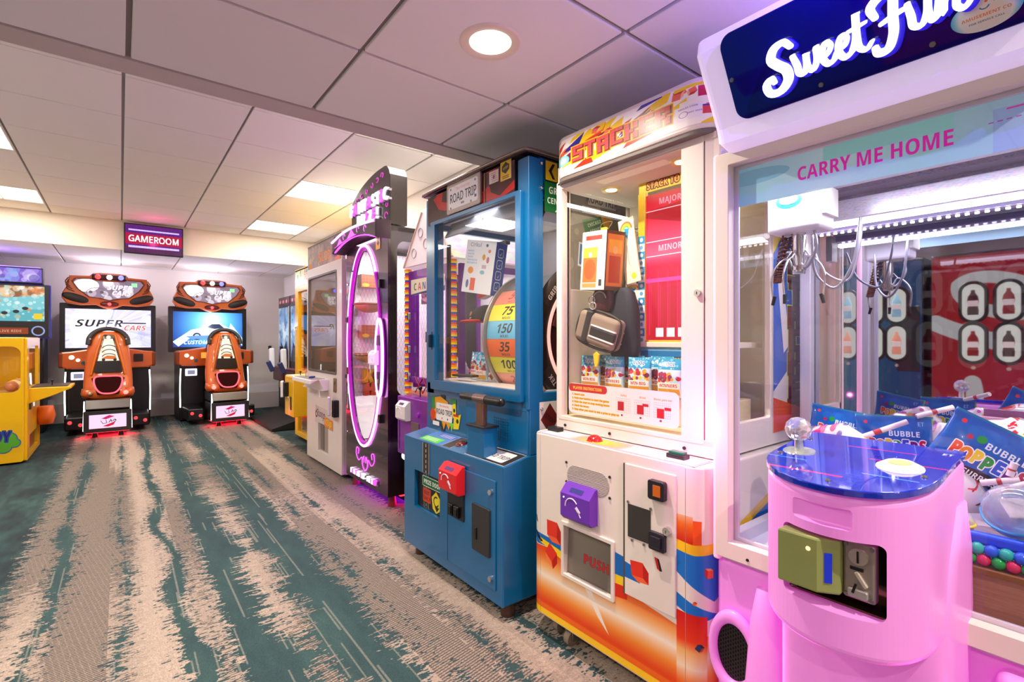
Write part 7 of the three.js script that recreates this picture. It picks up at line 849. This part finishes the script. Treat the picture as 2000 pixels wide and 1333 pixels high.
  P(s, 'yellow_badge', B(0.075, 0.07, 0.004, 0.002), E(0xf0d020, 1), 0.44, 1.42, 0.018); decal(s, 'lower_strip', 0.4, 0.075, SM(cv(256, 48, (x, w, h) => { rect(x, '#a8482a', 0, 0, w, h); txt(x, 'LIVE RIDE', 160, 25, 26, '#f0a890'); }), 0.8), 0.16, 1.245, 0.062, 0, 0, 0, 0.004, bz); P(s, 'dial_ring', new THREE.TorusGeometry(0.052, 0.008, 8, 32), E(0x9ab0e8, 0.9), 0.445, 1.245, 0.062); P(s, 'dial', at(CY(0.045, 0.045, 0.006, 24), 0, 0, 0, PI / 2), M(0x2a1a1c, 0.3), 0.445, 1.245, 0.062);
  decal(s, 'marquee_print', 0.94, 0.16, SM(cv(320, 56, (x, w, h) => { rect(x, '#7a5ac8', 0, 0, w, h); blur(x, w, h, 40, ['#b8a0f0', '#e8e0ff', '#4a3a9a', '#8ab0f0'], 6, 22, 0.5); }), 1.1), 0.01, 1.9, 0.1, 0.05, 0, 0, 0.004, bz); P(s, 'marquee_box', B(0.96, 0.19, 0.12, 0.01), bz, 0.01, 1.9, 0.035); P(s, 'marquee_lamp', B(0.9, 0.012, 0.05, 0.004), E(0x9070ff, 3), 0.01, 2.0, 0.04);
  P(s, 'pedestal', B(0.96, 1.17, 0.5, 0.01), bz, 0.0, 0.585, -0.28); P(s, 'raft_seat', merge(at(B(0.8, 0.2, 0.4, 0.08, 4), 0, 0.3, 0.25), at(B(0.8, 0.3, 0.14, 0.06, 3), 0, 0.5, 0.4)), M(0xe07a1c, 0.4), 0.02, 0, 0); P(s, 'seat_base', B(0.7, 0.2, 0.4, 0.01), bz, 0, 0.1, 0.2);
  const pl = new THREE.PointLight(0x8a68ff, 0.18); pl.name = 'marquee_lamp'; pl.position.set(0.1, 2.05, 0.12); pl.shadow.radius = 0.05; s.add(pl);
}
// ---------------------------------------------------------------- drink machines across the room, seen only in the mirror
function vending(label, z, base, graphics, xs, bottles) {
  const t = thing('vending_machine', label, 'vending machine', -0.95, 0, z, PI / 2);   // faces +x; local x runs to -z
  const w = 0.92, bm = M(base, 0.3);
  P(t, 'cabinet', B(w, 1.74, 0.75, 0.012, 2), M(0x1c1a1e, 0.4), 0, 0.9, -0.39); for (const a of [-0.4, 0.4]) P(t, 'foot', B(0.06, 0.03, 0.6, 0.004), black, a, 0.015, -0.39);
  P(t, 'door', decalBox(w - 0.02, 1.7, 0.03), [bm, bm, bm, bm, SM(cv(480, 880, graphics), 0.55), bm], 0, 0.9, -0.01);
  const pill = (h, r, d) => plate(2 * r, h, d, r - 0.001);
  for (const lx of xs) [1.41, 1.12].forEach((y, j) => {
    const b = P(t, 'selector', pill(0.3, 0.08, 0.016), black, lx, y, 0.004); P(b, 'selector_window', pill(0.255, 0.058, 0.006), E(0xf0ece0, 0.9), 0, 0, 0.016);
    const c = bottles[(j + xs.indexOf(lx)) % bottles.length], bo = (s) => [[0.0001, 0], [0.024, 0], [0.026, 0.03], [0.022, 0.06], [0.026, 0.1], [0.022, 0.13], [0.01, 0.155], [0.009, 0.175], [0.0001, 0.176]].map(([a, q]) => new THREE.Vector2(a * s, q));
    P(b, 'bottle_print', at(new THREE.LatheGeometry(bo(1.2), 20), 0, -0.09, 0.022, 0, 0, 0, 1, 1, 0.15), M(c, 0.4, 0, { emissive: c, emissiveIntensity: 0.3 })); P(b, 'bottle_label', B(0.056, 0.04, 0.003, 0.001), M(0xf0eae4, 0.4, 0, { emissive: 0xf0eae4, emissiveIntensity: 0.3 }), 0, -0.01, 0.026); P(b, 'price_light', at(CY(0.012, 0.012, 0.008, 14), 0, -0.175, 0.008, PI / 2), E(0xf0c0b8, 0.6));
  });
  P(t, 'coin_panel', plate(0.14, 0.5, 0.012, 0.006), M(0x2a2c32, 0.35, 0.2), -0.37, 1.15, 0.004); P(t, 'delivery_port', plate(0.6, 0.18, 0.012, 0.02), black, 0, 0.3, 0.004);
  return t;
}
vending('red drink machine with a white script swirl and bottle selectors', -0.52, 0xb01018, (x, w, h) => { rect(x, '#c01420', 0, 0, w, h); x.strokeStyle = '#f0ece8'; x.lineCap = 'round'; x.lineWidth = 44; x.beginPath(); x.moveTo(30, 330); x.bezierCurveTo(120, 120, 330, 40, 400, 110); x.bezierCurveTo(420, 190, 240, 250, 190, 210); x.stroke(); x.lineWidth = 60; x.beginPath(); x.moveTo(60, 400); x.bezierCurveTo(200, 330, 330, 330, 470, 250); x.stroke(); x.lineWidth = 50; x.beginPath(); x.moveTo(120, 500); x.bezierCurveTo(60, 640, 140, 760, 220, 640); x.bezierCurveTo(280, 520, 330, 560, 300, 700); x.stroke(); x.beginPath(); x.moveTo(360, 470); x.bezierCurveTo(330, 600, 420, 680, 470, 560); x.stroke(); }, [0.22, 0.04, -0.14], [0x3a120c, 0x8a1014]);
vending('teal drink machine with water drops and bottle selectors', -1.48, 0x0a5a74, (x, w, h) => { const g = x.createLinearGradient(0, 0, w, 0); g.addColorStop(0, '#1a4a86'); g.addColorStop(0.5, '#0a6a90'); g.addColorStop(1, '#12a0b8'); x.fillStyle = g; x.fillRect(0, 0, w, h); for (let i = 0; i < 260; i++) { x.globalAlpha = 0.35; const a = rnd() * w, b = rnd() * h, r = rr(2, 9); disc(x, '#06384e', a + 1, b + 2, r); disc(x, '#7ad0e0', a, b, r * 0.7); } x.globalAlpha = 1; }, [-0.3, -0.15, 0.03, 0.2], [0x9ad4e8, 0xf0a888]);

// ---------------------------------------------------------------- prizes heaped in the pink claw machine (world positions)
{
  const popT = PM(cv(512, 420, (x, w, h) => { rect(x, '#0d5cb8', 0, 0, w, h); blur(x, w, h, 40, ['#0a4a9c', '#1a78d0', '#0a6ac0'], 10, 50, 0.35); rect(x, '#7ab82a', w - 12, 0, 12, h); rect(x, '#1a7aa8', 0, 0, w, 14); disc(x, '#e23a4a', 70, 60, 14); disc(x, '#1a9a3a', 190, 120, 24); disc(x, '#c01a4a', 135, 132, 16); disc(x, '#6ac040', 70, 330, 44); disc(x, '#6a1a8a', 130, 290, 34); txt(x, 'BUBBLE', 320, 140, 58, '#e8f0f8', { sx: 0.95 }); const cs = ['#e8481c', '#f0902a', '#f0d83a', '#1f9a40', '#1a50d0', '#7a1a8a', '#c81a5a']; [...'POPPERS'].forEach((c, i) => { txt(x, c, 110 + i * 54, 225 + (i % 2) * 10, 104, '#ffffff', { stroke: '#ffffff', lw: 22, sx: 0.8 }); }); [...'POPPERS'].forEach((c, i) => txt(x, c, 110 + i * 54, 225 + (i % 2) * 10, 104, cs[i], { stroke: cs[i], lw: 9, sx: 0.8 })); disc(x, '#1a1018', 300, 325, 140, 36); txt(x, 'SURPRISE!', 300, 327, 46, '#ffffff', { sx: 0.95 }); disc(x, '#e8501c', 120, 400, 36, 24); disc(x, '#e8501c', 250, 400, 36, 24); txt(x, 'ET', 430, 60, 40, '#a8c8e8', { w: 'normal' }); }), 0.22, { clearcoat: 0.7 });
  const dumT = PM(cv(320, 200, (x, w, h) => { rect(x, '#e8eef4', 0, 0, w, h); blur(x, w, h, 60, ['#ffffff', '#9ac8e8', '#e81a6a', '#3a8ac8', '#f4d8e4'], 5, 18, 0.6); fillPoly(x, '#e8187a', [60, 50], [110, 36], [150, 70], [90, 80]); txt(x, 'DUM', 150, 120, 70, '#2a86c8', { sx: 0.95, stroke: '#f4f8fc', lw: 10 }); txt(x, 'DUMS', 210, 166, 44, '#2a86c8', { stroke: '#f4f8fc', lw: 8 }); disc(x, '#e8d23a', 280, 90, 22, 16); }), 0.2, { clearcoat: 0.8 });
  const redT = PM(cv(256, 256, (x, w, h) => { rect(x, '#f0e6e8', 0, 0, w, h); for (let i = 0; i < 46; i++) { x.save(); x.translate(rnd() * w, rnd() * h); x.rotate(rnd() * 6); rect(x, ['#d8141c', '#e8404a', '#c01018'][i % 3], 0, 0, rr(12, 40), rr(5, 12)); x.restore(); } disc(x, '#e01a24', 50, 80, 28); disc(x, '#e01a24', 60, 160, 26); rect(x, '#f0d83a', 120, 60, 60, 26); blur(x, w, h, 30, ['#ffffff'], 3, 9, 0.5); }), 0.15, { clearcoat: 0.9 });
  const pinkT = PM(cv(200, 200, (x, w, h) => { rect(x, '#f0dce8', 0, 0, w, h); blur(x, w, h, 70, ['#d83a9a', '#ffffff', '#b03ac0', '#e8a03a', '#f6e8f0'], 5, 16, 0.7); }), 0.15, { clearcoat: 0.9 });
  const g = (n, label, cat, geo, m, x, y, z, rx, ry, rz, group) => { const o = P(scene, n, geo, m, x, y, z); o.rotation.set(rx, ry, rz, 'YXZ'); return tag(o, label, cat, group); };
  const flat = (w, h, d) => { const k = frontUV(bagG(w, h, d), w, h); return k.translate(0, -h / 2, 0); };
  // local +z of a bag is turned towards the room
  g('candy_bag', 'upright blue BUBBLE POPPERS bag behind the control button', 'candy bag', flat(0.165, 0.14, 0.03), popT, 1.60, 0.878, -0.405, -0.1, HALF + 0.35, 0.02);
  g('candy_bag', 'tilted blue BUBBLE POPPERS SURPRISE bag at the right edge', 'candy bag', flat(0.185, 0.155, 0.035), popT, 1.50, 0.885, -0.215, -0.15, HALF + 0.25, -0.5);
  g('candy_bag', 'blue BUBBLE POPPERS bag half hidden behind the white and pink bag', 'candy bag', flat(0.15, 0.12, 0.025), popT, 1.62, 0.89, -0.54, -0.1, HALF + 0.2, -0.15);
  const mound = (a, b, h) => { const k = loft([{ y: 0, a: a * 0.8, b: b * 0.8 }, { y: h * 0.3, a, b }, { y: h * 0.7, a: a * 0.85, b: b * 0.85 }, { y: h * 0.95, a: a * 0.4, b: b * 0.4 }, { y: h, a: a * 0.08, b: b * 0.08 }], 26); const p = k.attributes.position, u = k.attributes.uv; for (let i = 0; i < p.count; i++) { p.setXYZ(i, p.getX(i) * (1 + 0.06 * Math.sin(p.getZ(i) * 90 + p.getY(i) * 70)), p.getY(i) * (1 + 0.08 * Math.sin(p.getX(i) * 80)), p.getZ(i) * (1 + 0.06 * Math.sin(p.getX(i) * 100))); u.setXY(i, p.getX(i) / (2 * a) + 0.5, (p.getY(i) + p.getZ(i) * 0.3) / (h * 1.3) + 0.1); } k.computeVertexNormals(); return k; };
  g('candy_bag', 'white DUM DUMS lollipop bag with blue and pink print beside the crystal joystick', 'candy bag', mound(0.085, 0.05, 0.085), dumT, 1.49, 0.84, -0.505, 0.1, HALF, 0);
  g('candy_bag', 'red and white striped candy bag just right of the control console', 'candy bag', mound(0.075, 0.05, 0.09), redT, 1.465, 0.77, -0.275, 0, HALF, 0.1);
  g('candy_bag', 'red and white candy bag behind the tilted blue bag', 'candy bag', mound(0.09, 0.06, 0.1), redT, 1.66, 0.86, -0.2, 0, HALF, 0);
  g('candy_bag', 'pink candy bag between the two blue bags', 'candy bag', mound(0.06, 0.045, 0.11), pinkT, 1.67, 0.82, -0.33, 0, HALF, 0);
  g('candy_bag', 'pink candy bag at the back by the mirror', 'candy bag', mound(0.07, 0.05, 0.1), pinkT, 1.78, 0.83, -0.45, 0, HALF, 0);
  g('candy_bag', 'lilac candy bag low behind the clear capsule', 'candy bag', mound(0.07, 0.05, 0.09), PM(pinkT.map, 0.2, { color: 0xc9a8f0 }), 1.56, 0.75, -0.17, 0, HALF, 0);
  g('candy_bag', 'white candy bag low in the middle of the bed', 'candy bag', mound(0.09, 0.05, 0.1), dumT, 1.56, 0.695, -0.38, 0, HALF, 0);
  g('candy_bag', 'red candy bag low at the back right of the bed', 'candy bag', mound(0.09, 0.05, 0.14), redT, 1.71, 0.70, -0.15, 0, HALF, 0);
  const rodM = M(0xe8dfe6, 0.4), rod = (label, a, b) => { const o = P(scene, 'candy_roll', bar([0, 0, 0], [b[0] - a[0], b[1] - a[1], b[2] - a[2]], 0.0065, 14), rodM, ...a); P(o, 'red_band', bar([(b[0] - a[0]) * 0.42, (b[1] - a[1]) * 0.42, (b[2] - a[2]) * 0.42], [(b[0] - a[0]) * 0.55, (b[1] - a[1]) * 0.55, (b[2] - a[2]) * 0.55], 0.0068, 14), M(0xb8404a, 0.4)); tag(o, label, 'candy roll'); };
  const px = (u, v, x) => { const a = (u - 1000) / FPX, b = (v - 662.4) / FPX, s = Math.sin(YAW), c = Math.cos(YAW), t = x / (s + a * c); return [x, 1.15 - b * t, (-c + a * s) * t]; };
  rod('white candy roll slanting across the upright blue bag', px(1660, 862, 1.48), px(1772, 824, 1.54)); rod('white candy roll lying flat in front of the upright blue bag', px(1655, 882, 1.46), px(1752, 868, 1.52)); rod('white candy roll standing out above the bags before the mirror', px(1790, 814, 1.62), px(1862, 796, 1.66)); rod('white candy roll under the tilted blue bag', px(1915, 944, 1.43), px(1992, 938, 1.44)); rod('white candy roll lowest at the right edge', px(1935, 965, 1.42), px(2010, 945, 1.42)); rod('white candy roll at the right end of the tilted blue bag', px(1972, 930, 1.44), px(1982, 905, 1.44));
  const cap = (label, c, x, y, z, r, rot) => { const o = thing('prize_capsule', label, 'capsule', x, y, z); o.rotation.set(...rot); P(o, 'coloured_half', new THREE.SphereGeometry(r, 30, 14, 0, 2 * PI, PI / 2, PI / 2), M(c, 0.2)); P(o, 'clear_half', new THREE.SphereGeometry(r, 30, 14, 0, 2 * PI, 0, PI / 2), M(0xf0f4fa, 0.05, 0, { transmission: 0.7, thickness: 0, clearcoat: 1 })); P(o, 'seam', new THREE.TorusGeometry(r, 0.003, 8, 40).rotateX(PI / 2), M(c, 0.3)); P(o, 'paper_slip', B(r * 0.9, 0.004, r * 0.7, 0.001), white, 0, r * 0.2, 0, 0.3); };
  cap('large clear capsule with blue bottom half at the front right', 0x3aa8e0, 1.425, 0.80, -0.155, 0.056, [-0.4, 0.3, 0.7]);
  cap('clear capsule with yellow bottom half beside the console edge', 0xe0c83a, 1.39, 0.765, -0.238, 0.024, [0.1, 0, 0.1]);
  cap('clear capsule with violet bottom half behind the lilac bag', 0x9a5ad8, 1.64, 0.80, -0.06, 0.05, [0.5, 0, -0.5]);
  const gem = [0x1f9a4a, 0x2a5ad8, 0x8a2ab0, 0xc02a5a, 0xe0b8d8, 0x2aa8a0, 0xd88a2a].map((c) => M(c, 0.08)), gg = new THREE.IcosahedronGeometry(0.0125, 1);
  for (let i = 0; i < 30; i++) { const o = P(scene, 'acrylic_gem', gg, gem[(i * 5 + (i >> 2)) % 7], 1.3515 + (i % 2) * 0.003, 0.7095 + (i % 2) * 0.019, -0.30 + i * 0.0105, rnd(), rnd(), rnd()); tag(o, 'coloured acrylic gem in the row under the blue rim of the prize bed', 'gem', 'acrylic gems under the blue rim'); }
}
renderer.render(scene, camera);
